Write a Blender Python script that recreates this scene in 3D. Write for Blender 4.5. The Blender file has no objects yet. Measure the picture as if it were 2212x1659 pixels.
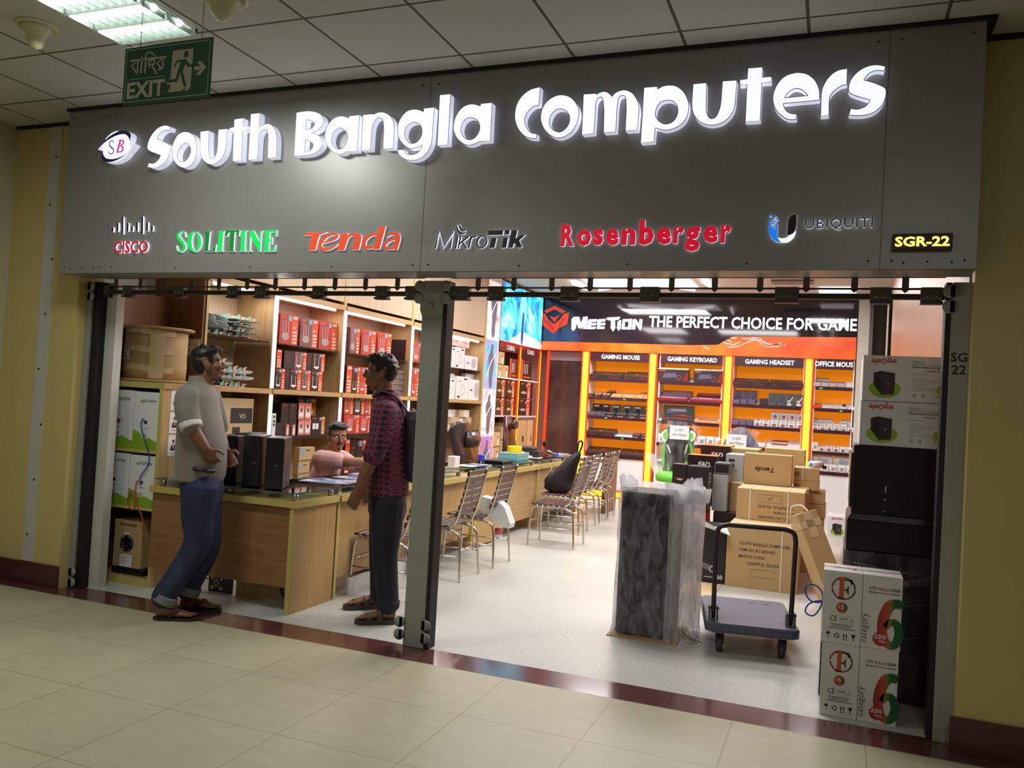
import bpy, math, random
from mathutils import Vector, Matrix
S = bpy.context.scene
COL = S.collection
rnd = random.Random(7)

# ---------------------------------------------------------------- camera, world, exposure, room lights
YAW, PITCH, ROLL, FPX = 0.370780922, 0.0222045102, 0.0565747685, 1798.65
EYE = Vector((0, 0, 1.5))
CF = Vector((-math.sin(YAW)*math.cos(PITCH), math.cos(YAW)*math.cos(PITCH), math.sin(PITCH)))
_r = Vector((math.cos(YAW), math.sin(YAW), 0)); _u = _r.cross(CF)
CR = _r*math.cos(ROLL) + _u*math.sin(ROLL); CU = -_r*math.sin(ROLL) + _u*math.cos(ROLL)
cd = bpy.data.cameras.new('camera'); cam = bpy.data.objects.new('camera', cd); COL.objects.link(cam)
cd.sensor_width = 36; cd.lens = FPX/2212*36; cd.clip_start = .05; cd.clip_end = 100
M4 = Matrix((CR, CU, -CF)).transposed().to_4x4(); M4.translation = EYE; cam.matrix_world = M4
S.camera = cam
S.view_settings.view_transform = 'Standard'; S.view_settings.look = 'None'
S.view_settings.gamma = 1; S.view_settings.use_curve_mapping = False
S.view_settings.exposure = 0.0
S.cycles.use_denoising = True
S.cycles.max_bounces = 7; S.cycles.diffuse_bounces = 3; S.cycles.glossy_bounces = 3
S.cycles.transmission_bounces = 4; S.cycles.transparent_max_bounces = 12
S.cycles.sample_clamp_indirect = 4; S.cycles.caustics_reflective = False; S.cycles.caustics_refractive = False
w = bpy.data.worlds.new('world'); S.world = w; w.use_nodes = True
w.node_tree.nodes['Background'].inputs[0].default_value = (.9, .95, 1, 1)
w.node_tree.nodes['Background'].inputs[1].default_value = .03
def area(name, loc, sx, sy, power, color=(1, 1, 1), rot=(0, 0, 0)):
    l = bpy.data.lights.new(name, 'AREA'); l.shape = 'RECTANGLE'; l.size = sx; l.size_y = sy
    l.energy = power; l.color = color
    o = bpy.data.objects.new(name, l); COL.objects.link(o); o.location = loc; o.rotation_euler = rot
    o.visible_camera = False
    return o
COOL = (.86, .94, 1.0); NEUT = (1, .97, .93); WARM = (1, .9, .68)
# corridor fluorescents (ceiling fixtures), shop ceiling tubes
CORR = [(-3.45, 3.10, 11), (-3.45, .1, 9), (.65, .1, 7), (-3.45, -2.9, 8), (.65, -2.9, 5), (-6.9, .1, 8)]
for i, (x, y, p) in enumerate(CORR):
    area('fluorescent_glow', (x, y, 3.26), .5, .5, p*2.3, (.95, 1, .93))
SHOP = [(-2.9, 12.5, 1.5, .8, 60), (-1.6, 9.0, 1.6, .9, 70), (-1.6, 6.3, 1.6, .9, 60), (-3.6, 9.0, .9, 1.2, 40), (-3.9, 6.6, .6, 1.2, 14), (-.2, 11.5, .6, .6, 30)]
for x, y, sx, sy, p in SHOP:
    area('shop_glow', (x, y, 3.28), sx, sy, p*1.25, (1, .97, .96))

# ---------------------------------------------------------------- helpers
def P(px, py, x=None, y=None, z=None):
    """point of the real plane x / y / z = const that the photograph shows at this pixel"""
    d = CR*((px-1106)/FPX) - CU*((py-829.5)/FPX) + CF
    t = (x-EYE.x)/d.x if x is not None else (y-EYE.y)/d.y if y is not None else (z-EYE.z)/d.z
    return EYE + d*t
def lin(c):
    return tuple(((v/255)/12.92 if v/255 <= .04045 else ((v/255+.055)/1.055)**2.4) for v in c)
MATS = {}
def mat(name, rgb, rough=.5, metal=0., var=.06, scale=6., bump=0., spec=.5, emit=None, estr=1., alpha=1., stretch=(1, 1, 1), coat=0., sheen=0., trans=0.):
    """procedural material: colour broken up by a soft noise"""
    if name in MATS: return MATS[name]
    m = bpy.data.materials.new(name); m.use_nodes = True; nt = m.node_tree; b = nt.nodes['Principled BSDF']
    c = lin(rgb)
    b.inputs['Roughness'].default_value = rough; b.inputs['Metallic'].default_value = metal
    b.inputs['Specular IOR Level'].default_value = spec
    if coat: b.inputs['Coat Weight'].default_value = coat; b.inputs['Coat Roughness'].default_value = .05
    if sheen: b.inputs['Sheen Weight'].default_value = sheen
    if trans: b.inputs['Transmission Weight'].default_value = trans
    tc = nt.nodes.new('ShaderNodeTexCoord'); mp = nt.nodes.new('ShaderNodeMapping'); nz = nt.nodes.new('ShaderNodeTexNoise')
    mp.inputs['Scale'].default_value = stretch
    nt.links.new(tc.outputs['Object'], mp.inputs[0]); nt.links.new(mp.outputs[0], nz.inputs['Vector'])
    nz.inputs['Scale'].default_value = scale; nz.inputs['Detail'].default_value = 3
    mx = nt.nodes.new('ShaderNodeMix'); mx.data_type = 'RGBA'
    mx.inputs[6].default_value = tuple(v*(1-var) for v in c)+(1,)
    mx.inputs[7].default_value = tuple(min(1, v*(1+var)) for v in c)+(1,)
    nt.links.new(nz.outputs['Fac'], mx.inputs[0]); nt.links.new(mx.outputs[2], b.inputs['Base Color'])
    if bump:
        bp = nt.nodes.new('ShaderNodeBump'); bp.inputs['Strength'].default_value = bump; bp.inputs['Distance'].default_value = .01
        nt.links.new(nz.outputs['Fac'], bp.inputs['Height']); nt.links.new(bp.outputs[0], b.inputs['Normal'])
    if emit is not None:
        b.inputs['Emission Color'].default_value = lin(emit)+(1,); b.inputs['Emission Strength'].default_value = estr
    if alpha < 1:
        b.inputs['Alpha'].default_value = alpha
    m.diffuse_color = c+(1,)
    MATS[name] = m
    return m
def ramp_mat(name, stops, tex, rough=.5, scale=(1, 1, 1), rot=(0, 0, 0), coord='Object', metal=0, emit=0, bump=0, spec=.5, **kw):
    """procedural material: a texture through a colour ramp"""
    if name in MATS: return MATS[name]
    m = bpy.data.materials.new(name); m.use_nodes = True; nt = m.node_tree; b = nt.nodes['Principled BSDF']
    tc = nt.nodes.new('ShaderNodeTexCoord'); mp = nt.nodes.new('ShaderNodeMapping')
    mp.inputs['Scale'].default_value = scale; mp.inputs['Rotation'].default_value = rot
    t = nt.nodes.new('ShaderNodeTex'+tex)
    for k, v in kw.items():
        if hasattr(t, k): setattr(t, k, v)
        else: t.inputs[k.replace('_', ' ')].default_value = v
    r = nt.nodes.new('ShaderNodeValToRGB'); e = r.color_ramp.elements
    while len(e) < len(stops): e.new(.5)
    for el, (p, c) in zip(e, stops): el.position = p; el.color = lin(c)+(1,)
    nt.links.new(tc.outputs[coord], mp.inputs[0]); nt.links.new(mp.outputs[0], t.inputs['Vector'])
    out = t.outputs.get('Fac') or t.outputs[0]
    nt.links.new(out, r.inputs[0]); nt.links.new(r.outputs[0], b.inputs['Base Color'])
    b.inputs['Roughness'].default_value = rough; b.inputs['Metallic'].default_value = metal
    b.inputs['Specular IOR Level'].default_value = spec
    if emit:
        nt.links.new(r.outputs[0], b.inputs['Emission Color']); b.inputs['Emission Strength'].default_value = emit
    if bump:
        bp = nt.nodes.new('ShaderNodeBump'); bp.inputs['Strength'].default_value = bump; bp.inputs['Distance'].default_value = .01
        nt.links.new(out, bp.inputs['Height']); nt.links.new(bp.outputs[0], b.inputs['Normal'])
    MATS[name] = m
    return m

_txt = {}
def glyphs(s, bold=0., res=3, spacing=1.):
    k = (s, bold, res, spacing)
    if k not in _txt:
        c = bpy.data.curves.new('t', 'FONT'); c.body = s; c.offset = bold; c.resolution_u = res; c.space_character = spacing
        c.space_line = .9
        o = bpy.data.objects.new('t', c); m = bpy.data.meshes.new_from_object(o)
        v = [(p.co.x, p.co.y) for p in m.vertices]; f = [tuple(q.vertices) for q in m.polygons]
        e = {}
        for q in f:
            for a, b in zip(q, q[1:]+q[:1]): e[(a, b)] = 1
        rim = [ab for ab in e if (ab[1], ab[0]) not in e]
        bpy.data.objects.remove(o); bpy.data.curves.remove(c); bpy.data.meshes.remove(m)
        if not v: v = [(0, 0)]; f = []
        xs = [p[0] for p in v]; ys = [p[1] for p in v]
        _txt[k] = (v, f, rim, (min(xs), min(ys), max(xs), max(ys)))
    return _txt[k]

class Fr:
    """a flat frame on a face: origin, right, up; out = right x up"""
    def __init__(s, o, u, v):
        s.o = Vector(o); s.u = Vector(u).normalized(); s.v = Vector(v).normalized(); s.n = s.u.cross(s.v).normalized()
    def at(s, a, b, h=0): return s.o + s.u*a + s.v*b + s.n*h
    def sub(s, a, b, h=0, rot=0.):
        c, q = math.cos(rot), math.sin(rot)
        return Fr(s.at(a, b, h), s.u*c+s.v*q, s.v*c-s.u*q)

def cr(pts, n=6, closed=True):
    """outline through points; (x, y) corners, (x, y, 1) smooth"""
    N = len(pts); out = []
    rng = range(N) if closed else range(N-1)
    for i in rng:
        p1, p2 = pts[i], pts[(i+1) % N]
        out.append((p1[0], p1[1]))
        if len(p1) < 3 and len(p2) < 3: continue
        p0 = pts[i-1] if (len(p1) > 2 and (closed or i > 0)) else p1
        p3 = pts[(i+2) % N] if (len(p2) > 2 and (closed or i+2 < N)) else p2
        for k in range(1, n):
            t = k/n; t2 = t*t; t3 = t2*t
            out.append(tuple(.5*((2*p1[j]) + (-p0[j]+p2[j])*t + (2*p0[j]-5*p1[j]+4*p2[j]-p3[j])*t2 + (-p0[j]+3*p1[j]-3*p2[j]+p3[j])*t3) for j in (0, 1)))
    if not closed: out.append((pts[-1][0], pts[-1][1]))
    return out
def sm(*p): return [(a, b, 1) for a, b in p]

class MB:
    def __init__(s): s.v = []; s.f = []; s.mi = []; s.m = []; s.sm = []
    def _m(s, m):
        if m not in s.m: s.m.append(m)
        return s.m.index(m)
    def add(s, vs, fs, m, smooth=False):
        k = len(s.v); s.v += [Vector(p) for p in vs]; i = s._m(m)
        for f in fs: s.f.append(tuple(k+a for a in f)); s.mi.append(i); s.sm.append(smooth)
        return s
    def box(s, x0, y0, z0, x1, y1, z1, m, bev=0.):
        return s.fbox(Fr((x0, y0, z0), (1, 0, 0), (0, 0, 1)), 0, 0, x1-x0, z1-z0, -(y1-y0), 0, m, bev)
    def fbox(s, F, u0, v0, u1, v1, h0, h1, m, bev=0., mtop=None):
        """box in a frame: u0..u1, v0..v1, h0..h1 along the normal"""
        if u0 > u1: u0, u1 = u1, u0
        if v0 > v1: v0, v1 = v1, v0
        if h0 > h1: h0, h1 = h1, h0
        if not bev:
            p = [F.at(a, b, h) for h in (h0, h1) for b in (v0, v1) for a in (u0, u1)]
            fs = [(0, 2, 3, 1), (4, 5, 7, 6), (0, 1, 5, 4), (2, 6, 7, 3), (0, 4, 6, 2), (1, 3, 7, 5)]
            return s.add(p, fs, m)
        b = min(bev, (u1-u0)*.45, (v1-v0)*.45, (h1-h0)*.45); p = []; idx = {}
        for i, a in enumerate((u0, u1)):
            for j, c in enumerate((v0, v1)):
                for k, h in enumerate((h0, h1)):
                    sa, sc, sh = (1, -1)[i]*b, (1, -1)[j]*b, (1, -1)[k]*b
                    for t, q in enumerate(((a, c+sc, h+sh), (a+sa, c, h+sh), (a+sa, c+sc, h))):
                        idx[(i, j, k, t)] = len(p); p.append(F.at(*q))
        g = lambda i, j, k, t: idx[(i, j, k, t)]
        fs = []
        for e in (0, 1):
            fs.append([g(e, 0, 0, 0), g(e, 1, 0, 0), g(e, 1, 1, 0), g(e, 0, 1, 0)][::(-1 if e == 0 else 1)])
            fs.append([g(0, e, 0, 1), g(0, e, 1, 1), g(1, e, 1, 1), g(1, e, 0, 1)][::(-1 if e == 0 else 1)])
            fs.append([g(0, 0, e, 2), g(1, 0, e, 2), g(1, 1, e, 2), g(0, 1, e, 2)][::(-1 if e == 0 else 1)])
        for a in (0, 1):
            for c in (0, 1):
                fs.append([g(0, a, c, 1), g(1, a, c, 1), g(1, a, c, 2), g(0, a, c, 2)])
                fs.append([g(a, 0, c, 0), g(a, 1, c, 0), g(a, 1, c, 2), g(a, 0, c, 2)])
                fs.append([g(a, c, 0, 0), g(a, c, 1, 0), g(a, c, 1, 1), g(a, c, 0, 1)])
        for i in (0, 1):
            for j in (0, 1):
                for k in (0, 1): fs.append([g(i, j, k, 0), g(i, j, k, 1), g(i, j, k, 2)])
        c0 = F.at((u0+u1)/2, (v0+v1)/2, (h0+h1)/2); ff = []
        for f in fs:
            n = (p[f[1]]-p[f[0]]).cross(p[f[2]]-p[f[0]])
            ff.append(tuple(f) if n.dot(sum((p[q] for q in f), Vector())/len(f)-c0) > 0 else tuple(reversed(f)))
        return s.add(p, ff, m)
    def rect(s, F, u0, v0, u1, v1, m, h=.0006):
        return s.add([F.at(u0, v0, h), F.at(u1, v0, h), F.at(u1, v1, h), F.at(u0, v1, h)], [(0, 1, 2, 3)], m)
    def poly(s, F, pts, m, h=.0006, depth=0., mside=None, holes=()):
        """filled outline (with holes), extruded backwards by depth"""
        from mathutils.geometry import tessellate_polygon
        loops = [[Vector((a[0], a[1], 0)) for a in L] for L in [pts]+list(holes)]
        flat = [q for L in loops for q in L]
        tris = tessellate_polygon(loops)
        vs = [F.at(q.x, q.y, h) for q in flat]; fs = []
        for t in tris:
            a, b, c = (flat[i] for i in t)
            fs.append(tuple(t) if (b-a).cross(c-a).z > 0 else tuple(reversed(t)))
        s.add(vs, fs, m)
        if depth:
            n = len(flat); vs = [F.at(q.x, q.y, h) for q in flat]+[F.at(q.x, q.y, h-depth) for q in flat]; fs = []; k = 0
            for li, L in enumerate(loops):
                ar = sum(L[i-1].x*L[i].y-L[i].x*L[i-1].y for i in range(len(L)))
                for i in range(len(L)):
                    a, b = k+i, k+(i+1) % len(L)
                    f = (a, a+n, b+n, b)
                    fs.append(f if (ar > 0) == (li == 0) else tuple(reversed(f)))
                k += len(L)
            s.add(vs, fs, mside or m)
        return s
    def stroke(s, F, pts, wd, m, h=.0006, n=6, depth=0., mside=None, closed=False):
        """thick line through points in a frame; wd number or list"""
        w = wd if isinstance(wd, (list, tuple)) else [wd]*len(pts)
        q = cr([(p[0], p[1], 1) for p in pts], n, closed) if n > 1 else [(p[0], p[1]) for p in pts]
        L = []; R = []; N = len(q)
        for i, (x, y) in enumerate(q):
            a = q[i-1] if (i or closed) else q[0]; b = q[(i+1) % N] if (i < N-1 or closed) else q[-1]
            dx, dy = b[0]-a[0], b[1]-a[1]; l = math.hypot(dx, dy) or 1
            t = i/max(1, n); k = min(int(t), len(w)-1); k2 = min(k+1, len(w)-1); ww = (w[k]+(w[k2]-w[k])*(t-k))/2 if n > 1 else w[min(i, len(w)-1)]/2
            L.append((x-dy/l*ww, y+dx/l*ww)); R.append((x+dy/l*ww, y-dx/l*ww))
        if closed: return s.poly(F, L, m, h, depth, mside, [R]) if abs(sum(L[i-1][0]*L[i][1]-L[i][0]*L[i-1][1] for i in range(N))) > abs(sum(R[i-1][0]*R[i][1]-R[i][0]*R[i-1][1] for i in range(N))) else s.poly(F, R, m, h, depth, mside, [L])
        vs = [F.at(*p, h) for p in L]+[F.at(*p, h) for p in R]
        fs = [(i+N, i+1+N, i+1, i) for i in range(N-1)]
        s.add(vs, fs, m)
        if depth:
            ring = L+R[::-1]; s.poly_sides(F, ring, h, depth, mside or m)
        return s
    def poly_sides(s, F, ring, h, depth, m):
        n = len(ring); ar = sum(ring[i-1][0]*ring[i][1]-ring[i][0]*ring[i-1][1] for i in range(n))
        vs = [F.at(*p, h) for p in ring]+[F.at(*p, h-depth) for p in ring]
        fs = [(i, i+n, (i+1) % n+n, (i+1) % n) for i in range(n)]
        if ar < 0: fs = [tuple(reversed(f)) for f in fs]
        return s.add(vs, fs, m)
    def disc(s, F, u, v, r, m, h=.0006, n=20, ry=None):
        return s.add([F.at(u+r*math.cos(6.2832*i/n), v+(ry or r)*math.sin(6.2832*i/n), h) for i in range(n)], [tuple(range(n))], m)
    def ring(s, F, u, v, r0, r1, m, h=.0006, n=28, a0=0., a1=6.2832):
        vs = []; full = a1-a0 > 6.28
        k = n if full else n+1
        for i in range(k):
            a = a0+(a1-a0)*i/n
            vs += [F.at(u+r0*math.cos(a), v+r0*math.sin(a), h), F.at(u+r1*math.cos(a), v+r1*math.sin(a), h)]
        fs = [(2*i, 2*i+1, (2*i+3) % (2*k), (2*i+2) % (2*k)) for i in range(n)]
        return s.add(vs, fs, m)
    def text(s, F, t, m, u0=0., v0=0., w=None, hgt=None, h=.0008, bold=0., shear=0., align='l', depth=0., mside=None, spacing=1., res=2):
        """lettering fitted into a box u0..u0+w, v0..v0+hgt (kept in proportion when only one is given)"""
        v, f, rim, (x0, y0, x1, y1) = glyphs(t, bold, res, spacing)
        sx = (w/(x1-x0)) if w else None; sy = (hgt/(y1-y0)) if hgt else None
        sx = sx or sy; sy = sy or sx
        W = (x1-x0)*sx; off = 0 if align == 'l' else -W/2 if align == 'c' else -W
        co = [(u0+off+(a-x0)*sx+shear*(b-y0)*sy, v0+(b-y0)*sy) for a, b in v]
        s.add([F.at(a, b, h) for a, b in co], f, m)
        if depth:
            n = len(co); s.add([F.at(a, b, h) for a, b in co]+[F.at(a, b, h-depth) for a, b in co], [(b, a, a+n, b+n) for a, b in rim], mside or m)
        return s
    def tube(s, pts, r, m, n=8, closed=False, cap=True, smooth=True, flat=1.):
        p = [Vector(q) for q in pts]; N = len(p); rr = list(r) if isinstance(r, (list, tuple)) else [r]*N; rr = rr+[rr[-1]]*max(0, N-len(rr))
        vs = []; up = None
        for i in range(N):
            d = (p[(i+1) % N]-p[i-1]) if closed else (p[min(i+1, N-1)]-p[max(i-1, 0)])
            d = d.normalized() if d.length else Vector((0, 0, 1))
            if up is None:
                a = Vector((0, 0, 1)) if abs(d.z) < .9 else Vector((1, 0, 0)); up = d.cross(a).normalized()
            up = (up-d*up.dot(d)).normalized(); q = d.cross(up)
            for k in range(n):
                t = 6.283185*k/n; vs.append(p[i]+up*(math.cos(t)*rr[i])+q*(math.sin(t)*rr[i]*flat))
        fs = []
        for i in range(N if closed else N-1):
            j = (i+1) % N
            for k in range(n): fs.append((i*n+k, i*n+(k+1) % n, j*n+(k+1) % n, j*n+k))
        if cap and not closed: fs += [tuple(range(n))[::-1], tuple(range((N-1)*n, N*n))]
        return s.add(vs, fs, m, smooth)
    def cyl(s, a, b, r, m, n=16, r2=None): return s.tube([a, b], [r, r if r2 is None else r2], m, n)
    def lathe(s, c, prof, m, n=28, axis=(0, 0, 1)):
        ax = Vector(axis).normalized(); a = ax.orthogonal().normalized(); b = ax.cross(a); c = Vector(c)
        vs = [c+ax*z+(a*math.cos(6.283185*k/n)+b*math.sin(6.283185*k/n))*r for r, z in prof for k in range(n)]
        fs = [(i*n+k, i*n+(k+1) % n, (i+1)*n+(k+1) % n, (i+1)*n+k) for i in range(len(prof)-1) for k in range(n)]
        fs += [tuple(range(n))[::-1], tuple(range((len(prof)-1)*n, len(prof)*n))]
        return s.add(vs, fs, m, True)
    def loft(s, rings, m, n=16, smooth=True):
        """rings: (centre, half axis a, half axis b)"""
        vs = [Vector(c)+Vector(a)*math.cos(6.283185*k/n)+Vector(b)*math.sin(6.283185*k/n) for c, a, b in rings for k in range(n)]
        fs = [(i*n+k, i*n+(k+1) % n, (i+1)*n+(k+1) % n, (i+1)*n+k) for i in range(len(rings)-1) for k in range(n)]
        fs += [tuple(range(n))[::-1], tuple(range((len(rings)-1)*n, len(rings)*n))]
        return s.add(vs, fs, m, smooth)
    def ball(s, c, r, m, n=12, sc=(1, 1, 1), rotm=None):
        c = Vector(c); vs = []; k = n//2
        for i in range(k+1):
            t = math.pi*i/k
            for j in range(n):
                a = 6.283185*j/n; q = Vector((math.sin(t)*math.cos(a)*r*sc[0], math.sin(t)*math.sin(a)*r*sc[1], math.cos(t)*r*sc[2]))
                vs.append(c+(rotm @ q if rotm else q))
        fs = [(i*n+j, (i+1)*n+j, (i+1)*n+(j+1) % n, i*n+(j+1) % n) for i in range(k) for j in range(n)]
        return s.add(vs, fs, m, True)
    def build(s, name, parent=None, origin=None):
        me = bpy.data.meshes.new(name)
        if parent is not None: org = ROOT0.get(parent.name, Vector())
        else:
            if origin is None:
                xs = [p.x for p in s.v]; ys = [p.y for p in s.v]; zs = [p.z for p in s.v]
                origin = ((min(xs)+max(xs))/2, (min(ys)+max(ys))/2, min(zs))
            org = Vector(origin)
        me.from_pydata([p-org for p in s.v], [], s.f)
        for m in s.m: me.materials.append(m)
        for p, i, q in zip(me.polygons, s.mi, s.sm): p.material_index = i; p.use_smooth = q
        me.validate(); me.update()
        o = bpy.data.objects.new(name, me); COL.objects.link(o)
        if parent is not None: o.parent = parent; ROOT0[o.name] = org
        else: o.location = org; ROOT0[o.name] = org
        return o
ROOT0 = {}
def tag(o, label, cat, group=None, kind=None):
    o['label'] = label; o['category'] = cat
    if group: o['group'] = group
    if kind: o['kind'] = kind
    return o
def thing(name, loc, label, cat, group=None):
    o = bpy.data.objects.new(name, None); COL.objects.link(o); o.location = loc; o.empty_display_size = .1
    ROOT0[o.name] = Vector(loc)
    return tag(o, label, cat, group)
def struct(o):
    o['kind'] = 'structure'; return o
def copy_tree(o, loc=None, rotz=None, parent=None):
    c = o.copy(); COL.objects.link(c)
    if parent: c.parent = parent
    if loc is not None: c.location = loc
    if rotz is not None: c.rotation_euler = (0, 0, rotz)
    for ch in o.children: copy_tree(ch, parent=c)
    return c
FX = lambda x, y, z: Fr((x, y, z), (0, 1, 0), (0, 0, 1))     # face looking to +x, right = +y
FY = lambda x, y, z: Fr((x, y, z), (1, 0, 0), (0, 0, 1))     # face looking to -y, right = +x
def pxbox(l, t, r, b, y, d):
    """x0, z0, x1, z1 of a box front in plane y seen between these pixel edges"""
    mx, my = (l+r)/2, (t+b)/2
    return P(l, my, y=y).x, P(mx, b, y=y).z, P(r, my, y=y).x, P(mx, t, y=y).z
# ---------------------------------------------------------------- materials of the setting
def tile_mat(name, c1, mort, size, ox, oy, rough, mw=.004, var=.05, coat=0., nscale=9., streak=(1, 1, 1)):
    m = bpy.data.materials.new(name); m.use_nodes = True; nt = m.node_tree; b = nt.nodes['Principled BSDF']
    tc = nt.nodes.new('ShaderNodeTexCoord'); mp = nt.nodes.new('ShaderNodeMapping')
    mp.inputs['Location'].default_value = (-ox, -oy, 0)
    br = nt.nodes.new('ShaderNodeTexBrick'); br.offset = 0; br.squash = 1
    c = lin(c1)
    br.inputs['Color1'].default_value = tuple(v*.97 for v in c)+(1,); br.inputs['Color2'].default_value = tuple(min(1, v*1.03) for v in c)+(1,)
    br.inputs['Mortar'].default_value = lin(mort)+(1,); br.inputs['Scale'].default_value = 1
    br.inputs['Mortar Size'].default_value = mw; br.inputs['Mortar Smooth'].default_value = 0
    br.inputs['Brick Width'].default_value = size[0]; br.inputs['Row Height'].default_value = size[1]
    geo = nt.nodes.new('ShaderNodeNewGeometry')
    nt.links.new(geo.outputs['Position'], mp.inputs[0]); nt.links.new(mp.outputs[0], br.inputs['Vector'])
    nz = nt.nodes.new('ShaderNodeTexNoise'); nz.inputs['Scale'].default_value = nscale; nz.inputs['Detail'].default_value = 6
    m2 = nt.nodes.new('ShaderNodeMapping'); m2.inputs['Scale'].default_value = streak
    nt.links.new(geo.outputs['Position'], m2.inputs[0]); nt.links.new(m2.outputs[0], nz.inputs['Vector'])
    mr = nt.nodes.new('ShaderNodeMapRange'); mr.inputs[1].default_value = .3; mr.inputs[2].default_value = .7
    mr.inputs[3].default_value = 1-var; mr.inputs[4].default_value = 1+var
    nt.links.new(nz.outputs['Fac'], mr.inputs[0])
    mx = nt.nodes.new('ShaderNodeMix'); mx.data_type = 'RGBA'; mx.blend_type = 'MULTIPLY'; mx.inputs[0].default_value = 1
    cb = nt.nodes.new('ShaderNodeCombineColor')
    for i in range(3): nt.links.new(mr.outputs[0], cb.inputs[i])
    nt.links.new(br.outputs['Color'], mx.inputs[6]); nt.links.new(cb.outputs[0], mx.inputs[7])
    nt.links.new(mx.outputs[2], b.inputs['Base Color'])
    b.inputs['Roughness'].default_value = rough; b.inputs['Coat Weight'].default_value = coat; b.inputs['Coat Roughness'].default_value = .12
    MATS[name] = m
    return m
CORRFLOOR = tile_mat('corridor_tiles', (186, 178, 150), (140, 130, 106), (.6, .6), -2.20, 3.07, .42, .0022, .05, 0, 5, (1, 3, 1))
SHOPFLOOR = tile_mat('shop_terrazzo', (196, 196, 190), (176, 176, 170), (.6, .6), -2.0, 4.53, .38, .0012, .10, 0, 45)
STRIP = tile_mat('threshold_granite', (98, 58, 56), (70, 50, 48), (.62, .5), -1.35, 4.1, .16, .004, .12, .3, 40)
CEILT = tile_mat('ceiling_tiles', (205, 203, 196), (92, 88, 80), (.588, .588), -3.135, 3.415, .8, .008, .02, 0, 3)
YEL = mat('yellow_paint', (206, 186, 122), .45, var=.05, scale=3, bump=.02)
YEL2 = mat('side_paint', (196, 190, 158), .5, var=.05, scale=3)
BROWN = mat('skirting_granite', (84, 44, 44), .25, var=.2, scale=40)
GREYP = mat('gate_paint', (150, 152, 142), .38, var=.06, scale=5)
BLACKG = mat('channel_black', (22, 18, 17), .6, var=.5, scale=30)
PALE = mat('pale_wall', (205, 203, 195), .7, var=.03)
FASC = mat('aluminium_composite', (150, 148, 146), .38, .3, var=.03, scale=2)
DARKGAP = mat('dark_gap', (30, 28, 26), .8)

def slab(name, x0, y0, z0, x1, y1, z1, m):
    return struct(MB().box(x0, y0, z0, x1, y1, z1, m).build(name))
# floors
slab('floor', -9, -7, -.1, 6, 4.275, 0, CORRFLOOR)
slab('floor', -9, 4.275, -.1, 6, 4.53, 0.0, STRIP)
slab('floor', -6, 4.53, -.1, .9, 14.4, 0.0, SHOPFLOOR)
# corridor ceiling and walls
slab('ceiling', -9, -7, 3.35, 6, 4.42, 3.42, CEILT)
m = MB()
m.box(-5.79, 4.40, 0, -5.07, 4.62, 3.35, YEL)
struct(m.build('wall_left'))
struct(MB().box(.585, 4.40, 0, 6, 4.488, 3.35, YEL).build('wall_right'))
slab('wall_side', -5.95, -7, 0, -5.79, 4.40, 3.35, YEL2)
slab('wall_behind', -9, -7.1, 0, 6, -7, 3.35, YEL2)
struct(MB().box(-5.79, 4.383, 0, -5.07, 4.40, .158, BROWN).build('baseboard_left'))
struct(MB().box(.56, 4.383, 0, 6, 4.40, .165, BROWN, ).build('baseboard_right'))
struct(MB().box(-5.79, 1, 0, -5.773, 4.383, .158, BROWN).build('baseboard_side'))
slab('wall_over', -5.2, 4.42, 2.30, .75, 4.48, 3.40, PALE)
# shop shell
slab('ceiling', -6, 4.42, 3.40, .9, 14.4, 3.47, mat('shop_ceiling', (200, 196, 186), .8, var=.02))
slab('wall_left', -5.45, 4.62, 0, -5.33, 14.4, 3.40, PALE)
slab('wall_back', -5.45, 14.2, 0, .9, 14.3, 3.40, PALE)
slab('wall_right', .66, 4.62, 0, .78, 14.4, 3.40, PALE)
slab('wall_front', -5.45, 4.62, 0, -5.16, 4.70, 3.40, PALE)
# pale soffit board with red scribbles behind the fascia
m = MB(); RED = mat('faded_red_print', (176, 96, 88), .7)
m.box(-5.0, 4.62, 2.33, .60, 5.10, 2.35, mat('soffit_board', (188, 178, 166), .6, var=.08, scale=4))
F = Fr((-5, 4.62, 2.33), (1, 0, 0), (0, -1, 0))
for i in range(26):
    x = .9+i*.18+rnd.uniform(-.05, .05); y = -.12-rnd.uniform(0, .3)
    m.stroke(F, [(x, y), (x+.1, y+rnd.uniform(-.06, .06)), (x+.2+rnd.uniform(0, .1), y+rnd.uniform(-.05, .05))], .012, RED)
struct(m.build('trim_1'))
# white cover strip with screws on the left yellow wall
m = MB(); WHT = mat('cover_strip', (196, 194, 190), .5, var=.06, scale=8)
m.box(-5.44, 4.394, .16, -5.325, 4.40, 3.34, WHT)
for z in (.35, .75, 1.15, 1.55, 1.95, 2.35, 2.75, 3.1):
    m.cyl((-5.40+.03*(int(z*10) % 3), 4.394, z), (-5.40+.03*(int(z*10) % 3), 4.391, z), .008, DARKGAP, 8)
struct(m.build('trim_2'))
struct(MB().box(-5.8, 4.385, 3.325, 6, 4.40, 3.35, DARKGAP).build('trim_3'))

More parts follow.
